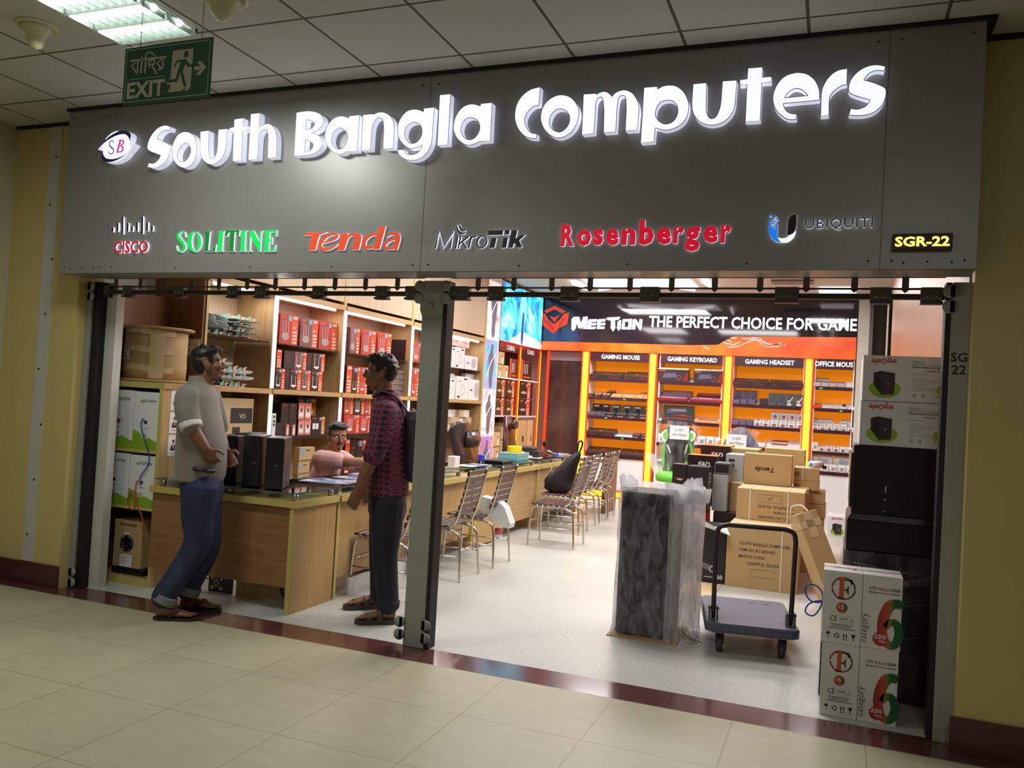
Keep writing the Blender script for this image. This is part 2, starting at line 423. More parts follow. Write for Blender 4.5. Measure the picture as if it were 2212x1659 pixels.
# ---------------------------------------------------------------- gate posts (jambs and centre post)
def lug(m, x, y, z, dx):
    for k in (0, .075):
        m.add([], [], GREYP)
        m.lathe((x+dx*.5, y, z+k), [(.012, -.006), (.034, -.006), (.034, .006), (.012, .006)], GREYP, 14, (0, 1, 0))
        m.box(min(x, x+dx*.5), y-.006, z+k-.028, max(x, x+dx*.5), y+.006, z+k+.028, GREYP)
t = thing('gate_post', (-2.28, 4.52, 0), 'grey steel centre post between the two shop openings with hinge lugs at its foot', 'post')
MB().box(-2.362, 4.50, 0, -2.222, 4.57, 2.21, GREYP, .004).build('post_face', t)
MB().box(-2.220, 4.505, 0, -2.195, 4.60, 2.21, BLACKG).build('dark_channel', t)
m = MB(); m.poly(FY(-2.37, 4.50, 1.98), [(0, .22), (0, .05), (.02, 0), (.13, 0), (.152, .03), (.152, .22)], GREYP, .012, .012)
m.cyl((-2.295, 4.488, 2.06), (-2.295, 4.475, 2.06), .014, GREYP, 10); m.build('cap_plate', t)
for x, d in ((-2.365, -.04), (-2.235, .04)):
    m = MB(); lug(m, x, 4.492, .07, d); m.build('hinge_lug', t)
for x, d in ((-2.355, -.05), (-2.235, .06)):
    m = MB(); lug(m, x, 4.49, 2.10, d); m.build('hinge_lug', t)
t = thing('gate_post', (-5.03, 4.5, 0), 'grey steel door jamb beside the left yellow wall', 'post')
MB().box(-5.085, 4.47, 0, -5.02, 4.60, 2.2, GREYP, .004).build('post_face', t)
MB().box(-5.018, 4.49, 0, -4.955, 4.62, 2.2, BLACKG).build('dark_channel', t)
MB().box(-4.953, 4.55, 0, -4.86, 4.62, 2.2, PALE).build('pale_return', t)
for z in (.04, 2.09):
    m = MB(); lug(m, -5.045, 4.462, z, .05); m.build('hinge_lug', t)
t = thing('gate_post', (.55, 4.5, 0), 'grey steel door jamb painted with black unit number by the right yellow wall', 'post')
MB().box(.503, 4.49, 0, .60, 4.60, 2.2, GREYP, .004).build('post_face', t)
MB().box(.478, 4.50, 0, .502, 4.60, 2.2, BLACKG).build('dark_channel', t)
m = MB(); F = FY(.508, 4.49, 0); BLK = mat('black_paint', (24, 24, 24), .6)
m.text(F, 'SGR', BLK, 0, 1.815, w=.115, hgt=.045, bold=.02); m.text(F, '22', BLK, .006, 1.755, w=.062, hgt=.045, bold=.02); m.build('painted_number', t)
m = MB(); lug(m, .515, 4.485, 2.08, -.04); m.build('hinge_lug', t)

# ---------------------------------------------------------------- collapsible-gate top rails
RAIL = mat('rail_steel', (96, 88, 78), .45, .3, var=.15, scale=12)
RAILD = mat('rail_dark', (62, 54, 48), .5, .3, var=.2, scale=12)
def rail(x0, x1, label, hang, blocks, sag):
    t = thing('gate_rail', ((x0+x1)/2, 4.53, 2.12), label, 'gate rail', 'sliding gate rails')
    MB().tube([(x0, 4.53, 2.232), (x1, 4.53, 2.232)], .006, RAILD, 6).build('top_rod', t)
    MB().tube([(x0, 4.53, 2.172), (x1, 4.53, 2.172)], .006, RAIL, 6).build('middle_rod', t)
    MB().box(x0, 4.515, 2.118, x1, 4.545, 2.146, RAILD, .004).build('track', t)
    for x in hang:
        m = MB(); m.box(x-.016, 4.527, 2.165, x+.016, 4.533, 2.30, RAIL); m.poly(FY(x, 4.527, 2.165), [(-.016, 0), (0, -.014), (.016, 0)], RAIL, 0, .006); m.build('hanger', t)
    for x, wd in blocks:
        m = MB(); m.box(x-wd, 4.505, 2.112, x+wd, 4.55, 2.178, RAIL, .004); m.box(x-wd, 4.500, 2.095, x+wd, 4.553, 2.108, RAILD)
        for q in (-.4, .4): m.cyl((x+q*wd, 4.504, 2.13), (x+q*wd, 4.498, 2.13), .006, GREYP, 8)
        m.build('clamp_block', t)
X = lambda px, py: P(px, py, y=4.53).x
rail(-4.95, -2.37, 'left steel gate rail under the fascia beside the centre post', [X(180+u/2.836, 610) for u in (202, 352, 508, 668, 832, 1005, 1178, 1357, 1543, 1730, 1926)],
     [(X(180+u/2.836, 630), .045) for u in (140, 285, 595, 925, 1095, 1450, 1835, 2020)], 0)
rail(-2.19, .476, 'right steel gate rail under the fascia between centre post and right jamb', [X(u, 615) for u in (1033, 1110, 1192, 1275, 1361, 1451, 1544, 1642, 1742, 1846, 1956)],
     [(X(995, 640), .06), (X(1073, 640), .05), (X(1232, 640), .055), (X(1405, 640), .055), (X(1700, 635), .06), (X(1902, 635), .05), (X(2012, 635), .05)], 0)

# ---------------------------------------------------------------- fascia
t = thing('shop_fascia', (-2.2, 4.29, 2.21), 'wide grey metal signboard box above the shop entrance', 'signboard')
xs = [-5.01, -4.585, -2.222, .163, .56]
for a, b in zip(xs, xs[1:]):
    m = MB(); m.box(a+.0015, 4.18, 2.212, b-.0015, 4.19, 3.33, FASC)
    for q, z in ((.05, 2.25), (b-a-.05, 2.25), (.05, 3.28), (b-a-.05, 3.28), ((b-a)/2, 2.245), ((b-a)*.25, 2.24), ((b-a)*.75, 2.242)):
        m.cyl((a+q, 4.18, z), (a+q, 4.178, z), .005, DARKGAP, 8)
    m.build('front_panel', t)
MB().box(-5.01, 4.192, 2.21, .56, 4.40, 3.325, FASC).build('box_body', t)
MB().box(-5.02, 4.165, 3.33, .60, 4.40, 3.349, DARKGAP).build('gap_shade_strip', t)  # black strip put in for the shade in the gap below the ceiling

# ---------------------------------------------------------------- big lit letters, traced on the plane of their faces
LITF = mat('lit_acrylic_face', (245, 247, 255), .35, var=.02, emit=(236, 240, 255), estr=1.02)
LITS = mat('lit_acrylic_side', (225, 228, 240), .4, var=.03, emit=(224, 226, 246), estr=.62)
LINE = mat('letter_edge', (150, 150, 165), .5)
YF = 4.132
LET = {}
def _tr(o, s, pts): return [(o[0]+p[0]/s, o[1]+p[1]/s)+tuple(p[2:]) for p in pts]
A, B_, C_, D_, E_, F_, G_ = ((200, 220), 10.055), ((420, 220), 10.055), ((620, 200), 8.508), ((840, 190), 8.508), ((1100, 170), 7.373), ((1370, 130), 7.373), ((1640, 110), 7.373)
LETTERS = [
 (A, [(1697, 545)]+sm((1585, 512), (1450, 550), (1320, 670), (1225, 830), (1190, 970), (1205, 1035), (1270, 1080))+[(1480, 1160)]+sm((1440, 1245), (1340, 1335))+[(1225, 1330), (1190, 1412)]+sm((1330, 1440), (1455, 1400), (1570, 1310), (1640, 1200), (1688, 1060), (1690, 975), (1655, 925))+[(1400, 795)]+sm((1450, 700), (1540, 630), (1600, 615))+[(1670, 630)], []),
 (((180, 200), 4.424), sm((965, 375), (895, 415), (850, 525), (862, 640), (920, 705), (985, 716), (1045, 670), (1085, 570), (1078, 460), (1035, 395)), [sm((968, 483), (918, 535), (897, 600), (915, 650), (965, 660), (1008, 615), (1028, 560), (1020, 515), (1000, 490))]),
 (B_, [(130, 645), (315, 628), (305, 950)]+sm((310, 1100), (345, 1210), (390, 1242), (445, 1200), (490, 1080))+[(507, 930), (522, 605), (715, 588), (700, 830)]+sm((680, 1000), (620, 1170), (510, 1300), (390, 1355), (270, 1330), (165, 1220), (125, 1080))+[(122, 930)], []),
 (B_, [(865, 380), (1062, 352), (1055, 535), (1170, 520), (1170, 620), (1045, 630), (1015, 1272), (832, 1284), (850, 655), (762, 660), (762, 570), (860, 552)], []),
 (B_, [(1225, 262), (1425, 245), (1408, 550)]+sm((1500, 498), (1600, 478), (1690, 520), (1755, 620), (1785, 760))+[(1788, 900), (1770, 1205), (1590, 1220), (1605, 800)]+sm((1598, 690), (1570, 620), (1520, 597), (1450, 640), (1405, 740))+[(1388, 900), (1370, 1240), (1172, 1255)], []),
 (C_, [(172, 368)]+sm((300, 347), (430, 340), (560, 370), (650, 430), (678, 510), (650, 600), (570, 690))+[(462, 738)]+sm((560, 775), (640, 850), (658, 920), (625, 1010), (540, 1090), (430, 1140), (280, 1162))+[(130, 1162)], [[(355, 500)]+sm((430, 510), (490, 545), (508, 580), (480, 635), (420, 672))+[(345, 682)], [(338, 858)]+sm((410, 885), (470, 930), (485, 975), (455, 1035), (400, 1075))+[(325, 1092)]]),
 (C_, [(1138, 432), (1335, 415), (1285, 1075), (1115, 1088), (1100, 1075)]+sm((1040, 1115), (960, 1130), (850, 1090), (760, 1000), (700, 870), (695, 780), (730, 640), (810, 520), (900, 455), (990, 432), (1070, 445))+[(1138, 470)], [sm((985, 652), (1070, 700), (1110, 775), (1115, 850), (1080, 950), (1010, 1030), (950, 1042), (870, 1010), (822, 920), (815, 850), (850, 740), (915, 675))]),
 (C_, [(1395, 408), (1570, 392), (1585, 405)]+sm((1660, 370), (1750, 360), (1840, 390), (1920, 460), (1965, 580))+[(1972, 700), (1950, 1022), (1765, 1032), (1780, 650)]+sm((1770, 550), (1745, 490), (1690, 460), (1620, 510), (1570, 620))+[(1552, 760), (1535, 1050), (1365, 1065)], []),
 (D_, [(638, 375), (838, 358), (800, 850)]+sm((790, 980), (740, 1120), (650, 1240), (540, 1310), (430, 1330), (300, 1310), (190, 1230))+[(150, 1140), (275, 1130)]+sm((305, 1190), (350, 1220), (430, 1225), (520, 1200), (580, 1130))+[(612, 1042)]+sm((540, 1085), (450, 1110), (370, 1105), (270, 1040), (190, 930), (162, 800), (180, 640), (250, 510), (350, 420), (480, 393), (570, 410))+[(638, 438)], [sm((470, 632), (550, 660), (595, 710), (612, 800), (590, 900), (520, 990), (430, 1022), (350, 985), (300, 900), (290, 830), (320, 720), (390, 655))]),
 (D_, [(935, 128), (1135, 115), (1085, 1040), (888, 1052)], []),
 (D_, [(1685, 290), (1898, 272), (1865, 970), (1670, 985), (1650, 985)]+sm((1570, 1030), (1480, 1050), (1380, 1030), (1260, 930), (1195, 800), (1190, 680), (1225, 540), (1310, 400), (1420, 320), (1530, 297), (1610, 310))+[(1685, 335)], [sm((1515, 545), (1600, 575), (1650, 630), (1675, 730), (1640, 840), (1560, 930), (1470, 953), (1390, 915), (1335, 830), (1325, 740), (1360, 630), (1430, 565))]),
 (E_, [(495, 132), (472, 422)]+sm((390, 440), (300, 520), (250, 620), (248, 700), (290, 800), (350, 860))+[(438, 880), (432, 952)]+sm((330, 945), (230, 900), (140, 790), (95, 660), (92, 540), (130, 390), (220, 260), (350, 170)), []),
 (E_, sm((850, 260), (960, 290), (1050, 370), (1108, 500), (1100, 640), (1030, 800), (920, 900), (800, 942), (680, 915), (570, 820), (510, 690), (505, 570), (550, 430), (640, 330), (750, 272)), [sm((815, 480), (900, 510), (950, 570), (965, 640), (940, 740), (870, 820), (790, 852), (700, 815), (645, 740), (638, 660), (680, 560), (740, 500))]),
 (E_, [(1182, 248), (1378, 234), (1385, 255)]+sm((1440, 222), (1520, 205), (1590, 235))+[(1635, 285)]+sm((1700, 220), (1800, 183), (1890, 192), (1980, 250), (2050, 370))+[(2070, 520), (2040, 820), (1850, 830), (1865, 500)]+sm((1860, 340), (1840, 280), (1800, 267), (1750, 300), (1725, 400))+[(1715, 520), (1695, 845), (1503, 858), (1510, 520)]+sm((1500, 380), (1480, 310), (1440, 295), (1395, 340), (1375, 440))+[(1370, 560), (1348, 872), (1155, 888)], []),
 (F_, [(155, 435), (365, 420), (372, 465)]+sm((460, 415), (570, 400), (680, 420), (790, 510), (855, 640), (870, 740), (850, 870), (780, 990), (670, 1070), (550, 1110), (450, 1110))+[(335, 1075), (312, 1300), (102, 1315)], [sm((540, 637), (620, 655), (680, 720), (697, 810), (670, 910), (600, 990), (500, 1018), (410, 985), (350, 910), (338, 830), (370, 730), (440, 660))]),
 (F_, [(938, 380), (1150, 362), (1145, 700)]+sm((1150, 820), (1190, 910), (1245, 932), (1310, 890), (1365, 760))+[(1385, 620), (1408, 335), (1635, 322), (1612, 650)]+sm((1590, 780), (1510, 910), (1390, 1000), (1240, 1035), (1100, 1010), (990, 930), (930, 810))+[(918, 690)], []),
 (F_, [(1812, 128), (2042, 110), (2035, 275), (2185, 262), (2180, 350), (2035, 362), (2005, 965), (1770, 980), (1795, 385), (1683, 398), (1685, 315), (1800, 300)], []),
 (G_, [(955, 785), (385, 838)]+sm((400, 905), (450, 970), (520, 1000))+[(600, 1008), (590, 1090)]+sm((470, 1090), (370, 1040), (270, 940), (220, 800), (235, 650), (310, 500), (420, 400), (560, 352), (660, 348), (770, 375), (880, 460), (945, 580))+[(966, 700)], [[(405, 748)]+sm((450, 680), (530, 615), (600, 598), (680, 620), (740, 670))+[(775, 712)]]),
 (G_, [(1405, 282), (1397, 535)]+sm((1300, 560), (1190, 640), (1130, 720))+[(1115, 800), (1110, 1025), (978, 1038), (988, 690)]+sm((1010, 590), (1070, 470), (1160, 370), (1270, 305)), []),
 (G_, [(2015, 250), (1985, 325)]+sm((1900, 310), (1800, 330), (1720, 385))+[(1670, 465)]+sm((1800, 500), (1930, 550), (2000, 590), (2022, 650), (2005, 760), (1950, 870), (1840, 970), (1700, 1020), (1560, 1030))+[(1425, 1022), (1460, 915)]+sm((1560, 930), (1690, 885))+[(1770, 785), (1560, 722)]+sm((1450, 675), (1422, 600), (1450, 480), (1530, 370), (1640, 285), (1780, 232), (1900, 225)), []),
]
def onface(o, s, pts, y):
    F = FY(0, y, 0)
    q = []
    for p in _tr(o, s, pts):
        a = P(p[0], p[1], y=y); q.append((a.x, a.z)+tuple(p[2:]))
    return cr(q, 6)
t = thing('channel_letter_sign', (-1.8, 4.18, 2.6), 'long row of white glowing raised letters naming the shop on the grey fascia', 'sign')
F0 = FY(0, YF, 0)
for (o, s), outer, holes in LETTERS:
    m = MB(); ot = onface(o, s, outer, YF); hs = [onface(o, s, h, YF) for h in holes]
    m.poly(F0, ot, LITF, 0, .0475, LITS, hs)
    for L in [ot]+hs:
        m.stroke(F0, L+[L[0]], .0035, LINE, .0004, n=1)
    m.build('letter', t)
# round emblem left of the letters
m = MB(); NAVY = mat('emblem_navy', (40, 32, 62), .4, emit=(60, 50, 120), estr=.15); MAG = mat('emblem_magenta', (214, 60, 160), .4, emit=(214, 60, 160), estr=.6); VIO = mat('emblem_violet', (104, 92, 190), .4, emit=(100, 90, 190), estr=.5)
t = thing('emblem_sign', (-4.55, 4.18, 2.6), 'round white glowing emblem with dark swoosh and two initials left of the shop name', 'sign')
q = onface(*A, sm((480, 645), (340, 740), (270, 840), (235, 980), (245, 1150), (300, 1300), (470, 1310), (620, 1250), (740, 1150), (800, 1000), (800, 850), (760, 720), (640, 640)), YF)
m.poly(F0, q, LITF, 0, .0475, LITS); m.build('globe', t)
m = MB(); q = onface(*A, [(115, 1035)]+sm((230, 880), (380, 740), (560, 640), (690, 622), (790, 655), (832, 730))+[(800, 858)]+sm((780, 770), (700, 705), (560, 720), (400, 790), (230, 910)), YF-.002)
m.poly(FY(0, YF-.002, 0), q, NAVY, 0, .0495, LITS); m.build('upper_swoosh', t)
m = MB(); q = onface(*A, [(920, 910)]+sm((820, 1040), (660, 1170), (480, 1235), (330, 1235), (250, 1180))+[(220, 1090)]+sm((190, 1200), (225, 1275), (330, 1310), (480, 1285), (660, 1190), (800, 1060)), YF-.002)
m.poly(FY(0, YF-.002, 0), q, NAVY, 0, .0495, LITS); m.build('lower_swoosh', t)
def apx(o, s, pts): return [(lambda a: (a.x, a.z))(P(o[0]+p[0]/s, o[1]+p[1]/s, y=YF)) for p in pts]
m = MB(); m.stroke(F0, apx(*A, [(462, 905), (450, 858), (410, 850), (375, 890), (375, 950), (420, 1000), (460, 1040), (450, 1100), (400, 1135), (360, 1110), (352, 1065)]), [.004, .006, .007, .009, .010, .012, .010, .009, .007, .006, .004], VIO, .002); m.build('initial', t)
m = MB()
m.stroke(F0, apx(*A, [(610, 840), (540, 1095)]), .016, MAG, .002, n=1)
m.stroke(F0, apx(*A, [(565, 838), (640, 832), (675, 870), (660, 920), (610, 950)]), [.004, .008, .014, .012, .006], MAG, .002)
m.stroke(F0, apx(*A, [(600, 955), (655, 985), (660, 1040), (620, 1085), (525, 1100)]), [.005, .012, .015, .010, .005], MAG, .002); m.build('initial', t)
# ---------------------------------------------------------------- small logo signs on the fascia
YL = 4.167
WEDGE = mat('lit_acrylic_edge', (235, 238, 250), .4, emit=(232, 234, 248), estr=.75)
def face(rgb, n, e=.25): return mat('logo_'+n, rgb, .35, var=.03, emit=rgb, estr=e)
LRED, LGRN, LORG, LBLK, LCRI, LBLU = face((206, 40, 70), 'crimson', .35), face((0, 214, 84), 'green', .55), face((238, 74, 30), 'orange', .45), face((24, 20, 26), 'black', 0), face((226, 14, 48), 'red', .55), face((20, 130, 250), 'blue', .7)
LSTR = ramp_mat('logo_green_stripe', [(.45, (0, 190, 70)), (.55, (8, 40, 20))], 'Wave', .4, (1, 1, 1), (0, -.6, 0), wave_type='BANDS', Scale=38., emit=.25)
FL = FY(0, YL, 0)
def lpts(o, s, pts):
    out = []
    for p in pts:
        a = P(o[0]+p[0]/s, o[1]+p[1]/s, y=YL); out.append((a.x, a.z)+tuple(p[2:]))
    return out
def lw(s): return 4.75/FPX/s*1.05     # metres per crop pixel, near enough on the fascia
def lpoly(m, o, s, pts, mt, holes=()): m.poly(FL, cr(lpts(o, s, pts), 5), mt, 0, .0125, WEDGE, [cr(lpts(o, s, h), 5) for h in holes])
def lstroke(m, o, s, pts, wd, mt, n=5):
    k = 4.6/FPX/s; wd = [q*k for q in wd] if isinstance(wd, list) else wd*k
    m.stroke(FL, [q[:2] for q in lpts(o, s, pts)], wd, mt, 0, n, .0125, WEDGE)
def ltext(m, s, l, t, r, b, mt, bold, **kw):
    x0, z0, x1, z1 = pxbox(l, t, r, b, YL, 0)
    m.text(FL, s, mt, x0, z0, w=x1-x0, hgt=z1-z0, h=0, bold=bold, depth=.0125, mside=WEDGE, **kw)
def logo(label):
    return thing('logo_sign', (0, 4.18, 2.4), label, 'sign', 'raised brand signs along the bottom of the fascia')
t = logo('raised sign of nine dark vertical bars over small crimson letters, leftmost on the fascia')
m = MB(); ltext(m, 'CISCO', 246, 520, 320, 547, LRED, .035); m.build('lettering', t)
for x, a, b in ((128, 222, 285), (188, 170, 280), (246, 97, 310), (308, 170, 278), (360, 210, 280), (420, 165, 278), (482, 92, 306), (541, 160, 273), (599, 206, 276)):
    m = MB(); q = 11
    lpoly(m, (220, 450), 5.53, [(x-q, b-q), (x-q+2, a+q), (x-q+5, a+3), (x, a), (x+q-4, a+3), (x+q, a+q), (x+q-2, b-q), (x+q-6, b-3), (x-2, b), (x-q+3, b-3)], LBLK); m.build('bar', t)
t = logo('raised green serif lettering with two striped letters on the fascia')
o, s = (220, 450), 5.53
def letter(t, fn):
    m = MB(); fn(m); m.build('letter', t)
letter(t, lambda m: lstroke(m, o, s, [(997, 345), (985, 292), (942, 282), (908, 322), (930, 372), (975, 430), (985, 480), (945, 518), (902, 505), (888, 445)], [10, 16, 20, 40, 50, 52, 42, 18, 16, 10], LGRN))
letter(t, lambda m: lpoly(m, o, s, sm(*[(1105+83*math.cos(k*.5236), 400-122*math.sin(k*.5236)) for k in range(12)]), LGRN, [sm(*[(1110+36*math.cos(k*.5236), 400-108*math.sin(k*.5236)) for k in range(12)])]))
for pts, mt in (([(1222, 275), (1305, 275), (1288, 292), (1270, 500), (1320, 500), (1350, 440), (1365, 430), (1352, 515), (1210, 515), (1228, 500), (1242, 292)], LSTR),
    ([(1385, 275), (1470, 272), (1450, 290), (1435, 500), (1455, 515), (1368, 515), (1385, 500), (1400, 290)], LGRN),
    ([(1480, 265), (1645, 262), (1635, 335), (1622, 330), (1610, 285), (1585, 285), (1572, 500), (1595, 515), (1505, 515), (1525, 500), (1535, 290), (1515, 290), (1490, 340), (1475, 340)], LSTR),
    ([(1650, 270), (1735, 268), (1715, 285), (1705, 500), (1725, 515), (1640, 515), (1655, 500), (1668, 285)], LGRN),
    ([(1760, 268), (1810, 268), (1880, 400), (1888, 290), (1870, 275), (1925, 270), (1905, 290), (1890, 518), (1875, 518), (1775, 330), (1768, 500), (1790, 515), (1745, 515), (1757, 500), (1768, 290)], LGRN),
    ([(1930, 268), (2090, 262), (2085, 335), (2072, 335), (2055, 285), (2005, 288), (2000, 370), (2025, 370), (2035, 345), (2030, 430), (2020, 395), (1998, 390), (1992, 500), (2040, 498), (2065, 435), (2075, 435), (2065, 513), (1925, 517), (1942, 500), (1950, 290)], LGRN)):
    letter(t, lambda m: lpoly(m, o, s, pts, mt))
t = logo('raised orange slanted lettering on the fascia left of its middle seam')
o, s = (640, 460), 8.508
def t_T(m): lpoly(m, o, s, [(170, 368), (575, 355), (430, 405), (395, 500), (350, 685), (232, 690), (290, 415), (150, 415)], LORG)
def t_e(m): lstroke(m, o, s, [(500, 545), (690, 490), (755, 425), (700, 388), (560, 430), (440, 560), (440, 630), (520, 672), (640, 648), (750, 580)], [35, 42, 55, 45, 62, 85, 75, 55, 42, 30], LORG)
def t_n(m): lpoly(m, o, s, [(825, 378), (945, 375), (940, 408)]+sm((1010, 380), (1100, 372), (1180, 400), (1195, 470))+[(1150, 680), (1025, 680), (1075, 480)]+sm((1060, 432), (1000, 432), (945, 490))+[(880, 685), (755, 685)], LORG)
def t_d(m):
    lpoly(m, o, s, [(1525, 243), (1645, 240), (1530, 665), (1420, 670)], LORG); lstroke(m, o, s, [(1490, 400), (1380, 402), (1270, 480), (1240, 580), (1290, 640), (1440, 620)], [40, 60, 85, 85, 65, 40], LORG)
def t_a(m):
    lstroke(m, o, s, [(1660, 435), (1740, 388), (1840, 390), (1870, 460), (1810, 668)], [36, 50, 75, 100, 105], LORG); lstroke(m, o, s, [(1840, 482), (1720, 505), (1625, 580), (1650, 645), (1790, 650)], [30, 50, 70, 52, 44], LORG)
for f in (t_T, t_e, t_n, t_d, t_a): letter(t, f)
t = logo('raised black sign of thin slanted letters ending in bold ones, right of the middle seam')
o, s = (920, 460), 8.508
for pts in ([(170, 655), (240, 352), (310, 648), (505, 345), (440, 655)], [(545, 655), (585, 432)], [(590, 655), (640, 430)], [(785, 655), (832, 430)]):
    letter(t, lambda m: lstroke(m, o, s, pts, 30, LBLK, 1))
letter(t, lambda m: (lstroke(m, o, s, [(615, 565), (790, 432)], 28, LBLK, 1), lstroke(m, o, s, [(668, 530), (748, 655)], 30, LBLK, 1)))
letter(t, lambda m: lstroke(m, o, s, [(810, 500), (850, 450), (930, 428)], 26, LBLK))
letter(t, lambda m: lpoly(m, o, s, sm(*[(1030+102*math.cos(a)+18*math.sin(a), 532-120*math.sin(a)) for a in [k*.5236 for k in range(12)]]), LBLK, [sm(*[(1032+75*math.cos(a)+16*math.sin(a), 532-98*math.sin(a)) for a in [k*.5236 for k in range(12)]])]))
for pts in ([(1155, 325), (1425, 320), (1410, 405), (1140, 408)], [(1205, 465), (1300, 460), (1260, 640), (1170, 645)], [(1460, 320), (1545, 312), (1530, 395), (1445, 400)], [(1425, 455), (1510, 455), (1475, 640), (1390, 645)],
    [(1575, 320), (1680, 315), (1650, 470), (1740, 405), (1830, 400), (1715, 505), (1770, 635), (1680, 640), (1640, 560), (1610, 575), (1595, 640), (1520, 640)]):
    letter(t, lambda m: lpoly(m, o, s, pts, LBLK))
for pts in ([(570, 215), (590, 320), (650, 372), (725, 378)], [(615, 200), (640, 278), (680, 318), (735, 326)]):
    m = MB(); lstroke(m, o, s, pts, [8, 32, 32, 6], LBLK); m.build('arc', t)
t = logo('raised bright red bold lettering in the middle of the right fascia panel')
for ch, l, tp, r, b in (('R', 1212, 484, 1241, 532), ('o', 1246, 495, 1277, 532), ('s', 1281, 494, 1303, 530), ('e', 1309, 493, 1337, 530), ('n', 1343, 493, 1373, 529), ('b', 1381, 475, 1413, 529), ('e', 1419, 490, 1450, 528), ('r', 1455, 490, 1477, 526), ('g', 1479, 490, 1512, 543), ('e', 1520, 487, 1551, 525), ('r', 1557, 486, 1579, 525)):
    letter(t, lambda m: ltext(m, ch, l, tp, r, b, LCRI, .045))
t = logo('raised blue black and white curved emblem with thin black letters, rightmost on the fascia')
o, s = (1630, 440), 4.916
m = MB(); lpoly(m, o, s, [(155, 180), (180, 180), (180, 250), (205, 250), (207, 272), (222, 272), (225, 215), (245, 215), (240, 335)]+sm((252, 380))+[(282, 412)]+sm((215, 398), (165, 340))+[(150, 280)], LBLU)
for x, y in ((170, 128), (222, 140), (205, 162), (240, 168), (220, 188), (200, 215)): lpoly(m, o, s, [(x-11, y-10), (x+11, y-10), (x+11, y+10), (x-11, y+10)], LBLU)
m.build('blue_curve', t)
m = MB(); lpoly(m, o, s, [(448, 112), (443, 240)]+sm((415, 310))+[(350, 342), (358, 185)]+sm((385, 132)), LBLK); m.build('black_curve', t)
m = MB(); lpoly(m, o, s, [(248, 358)]+sm((300, 368), (370, 345))+[(440, 290)]+sm((420, 350), (370, 398), (320, 412))+[(285, 410)], LITF); m.build('white_curve', t)
m = MB(); ltext(m, 'UBIQUITI', 1740, 471, 1885, 497, LBLK, -.004, spacing=1.12); m.build('lettering', t)
t = thing('number_sign', (.3, 4.18, 2.3), 'small dark box with glowing yellow unit number at the right end of the fascia', 'sign')
x0, z0, x1, z1 = pxbox(1927, 504, 2058, 540, 4.15, 0)
MB().box(x0, 4.15, z0, x1, 4.18, z1, mat('sign_brown', (58, 40, 30), .5), .003).build('housing', t)
m = MB(); m.text(FY(x0, 4.15, z0), 'SGR-22', mat('lit_amber', (255, 232, 120), .4, emit=(255, 224, 112), estr=1.25), .012, .016, w=x1-x0-.024, hgt=z1-z0-.03, bold=.03, depth=.002, h=.003); m.build('lettering', t)

# ---------------------------------------------------------------- corridor ceiling: louvred light, bell domes, exit sign
TUBE = mat('tube_lamp', (255, 255, 255), .4, emit=(236, 255, 248), estr=9.)
LOUV = mat('louvre_aluminium', (225, 232, 226), .3, .5, var=.05)
def troffer(cx, cy, label, detail=True):
    t = thing('ceiling_light', (cx, cy, 3.35), label, 'light', None if detail else 'corridor ceiling lights')
    a = .27
    m = MB(); m.box(cx-a, cy-a, 3.345, cx-a+.015, cy+a, 3.352, LOUV); m.box(cx+a-.015, cy-a, 3.345, cx+a, cy+a, 3.352, LOUV)
    m.box(cx-a, cy-a, 3.345, cx+a, cy-a+.015, 3.352, LOUV); m.box(cx-a, cy+a-.015, 3.345, cx+a, cy+a, 3.352, LOUV); m.build('frame', t)
    MB().box(cx-a, cy-a, 3.349, cx+a, cy+a, 3.3498, mat('lamp_tray', (250, 252, 250), .3, emit=(226, 250, 240), estr=.9)).build('tray', t)
    if not detail: return
    for k in range(3):
        MB().tube([(cx-a+.02, cy-.17+.17*k, 3.338), (cx+a-.02, cy-.17+.17*k, 3.338)], .012, TUBE, 8).build('tube', t)
    m = MB()
    for k in range(9):
        x = cx-a+.03+k*(2*a-.06)/8
        for j in range(3): m.box(x-.002, cy-a+.015+j*.18, 3.318, x+.002, cy-a+.165+j*.18, 3.349, LOUV)
    for k in range(4):
        y = cy-a+.008+k*.175; m.add([(cx-a, y-.012, 3.349), (cx+a, y-.012, 3.349), (cx+a, y, 3.316), (cx-a, y, 3.316), (cx-a, y+.012, 3.349), (cx+a, y+.012, 3.349)], [(0, 1, 2, 3), (3, 2, 5, 4)], LOUV)
    m.build('louvre', t)
troffer(-3.452, 3.108, 'square louvred fluorescent ceiling light above the green exit sign')
for x, y, p in CORR[1:]: troffer(x, y, 'square fluorescent light panel in the corridor ceiling behind the viewer', False)
CREAM = mat('cream_plastic', (214, 204, 168), .35, var=.03)
def bell(px, py, rr, zz, label):
    q = P(px, py, z=3.35); t = thing('ceiling_bell', (q.x, q.y, 3.35), label, 'ceiling fitting')
    MB().lathe((q.x, q.y, 3.35), [(rr, 0), (rr, -.008), (rr*.93, -.014), (rr*.3, -.014)], CREAM).build('flange', t)
    MB().lathe((q.x, q.y, 3.35), [(rr*.85, -.014), (rr*.62, -.03), (rr*.48, -.06), (rr*.38, -zz*.72), (rr*.25, -zz*.92), (.004, -zz)], CREAM).build('horn', t)
bell(80, 55, .105, .13, 'cream bell shaped fitting on the corridor ceiling left of the louvred light')
bell(481, -8, .125, .12, 'large cream bell shaped fitting on the ceiling at the top edge right of the light')
t = thing('exit_sign', (-2.7, 2.7, 2.6), 'green hanging exit sign with running figure, arrow and two scripts', 'sign')
YE = 2.7; SGN = mat('exit_green', (22, 78, 52), .4, var=.05); GLOW = mat('photoluminescent_cream', (186, 178, 158), .5, var=.03); GLG = mat('sign_line', (150, 172, 148), .5)
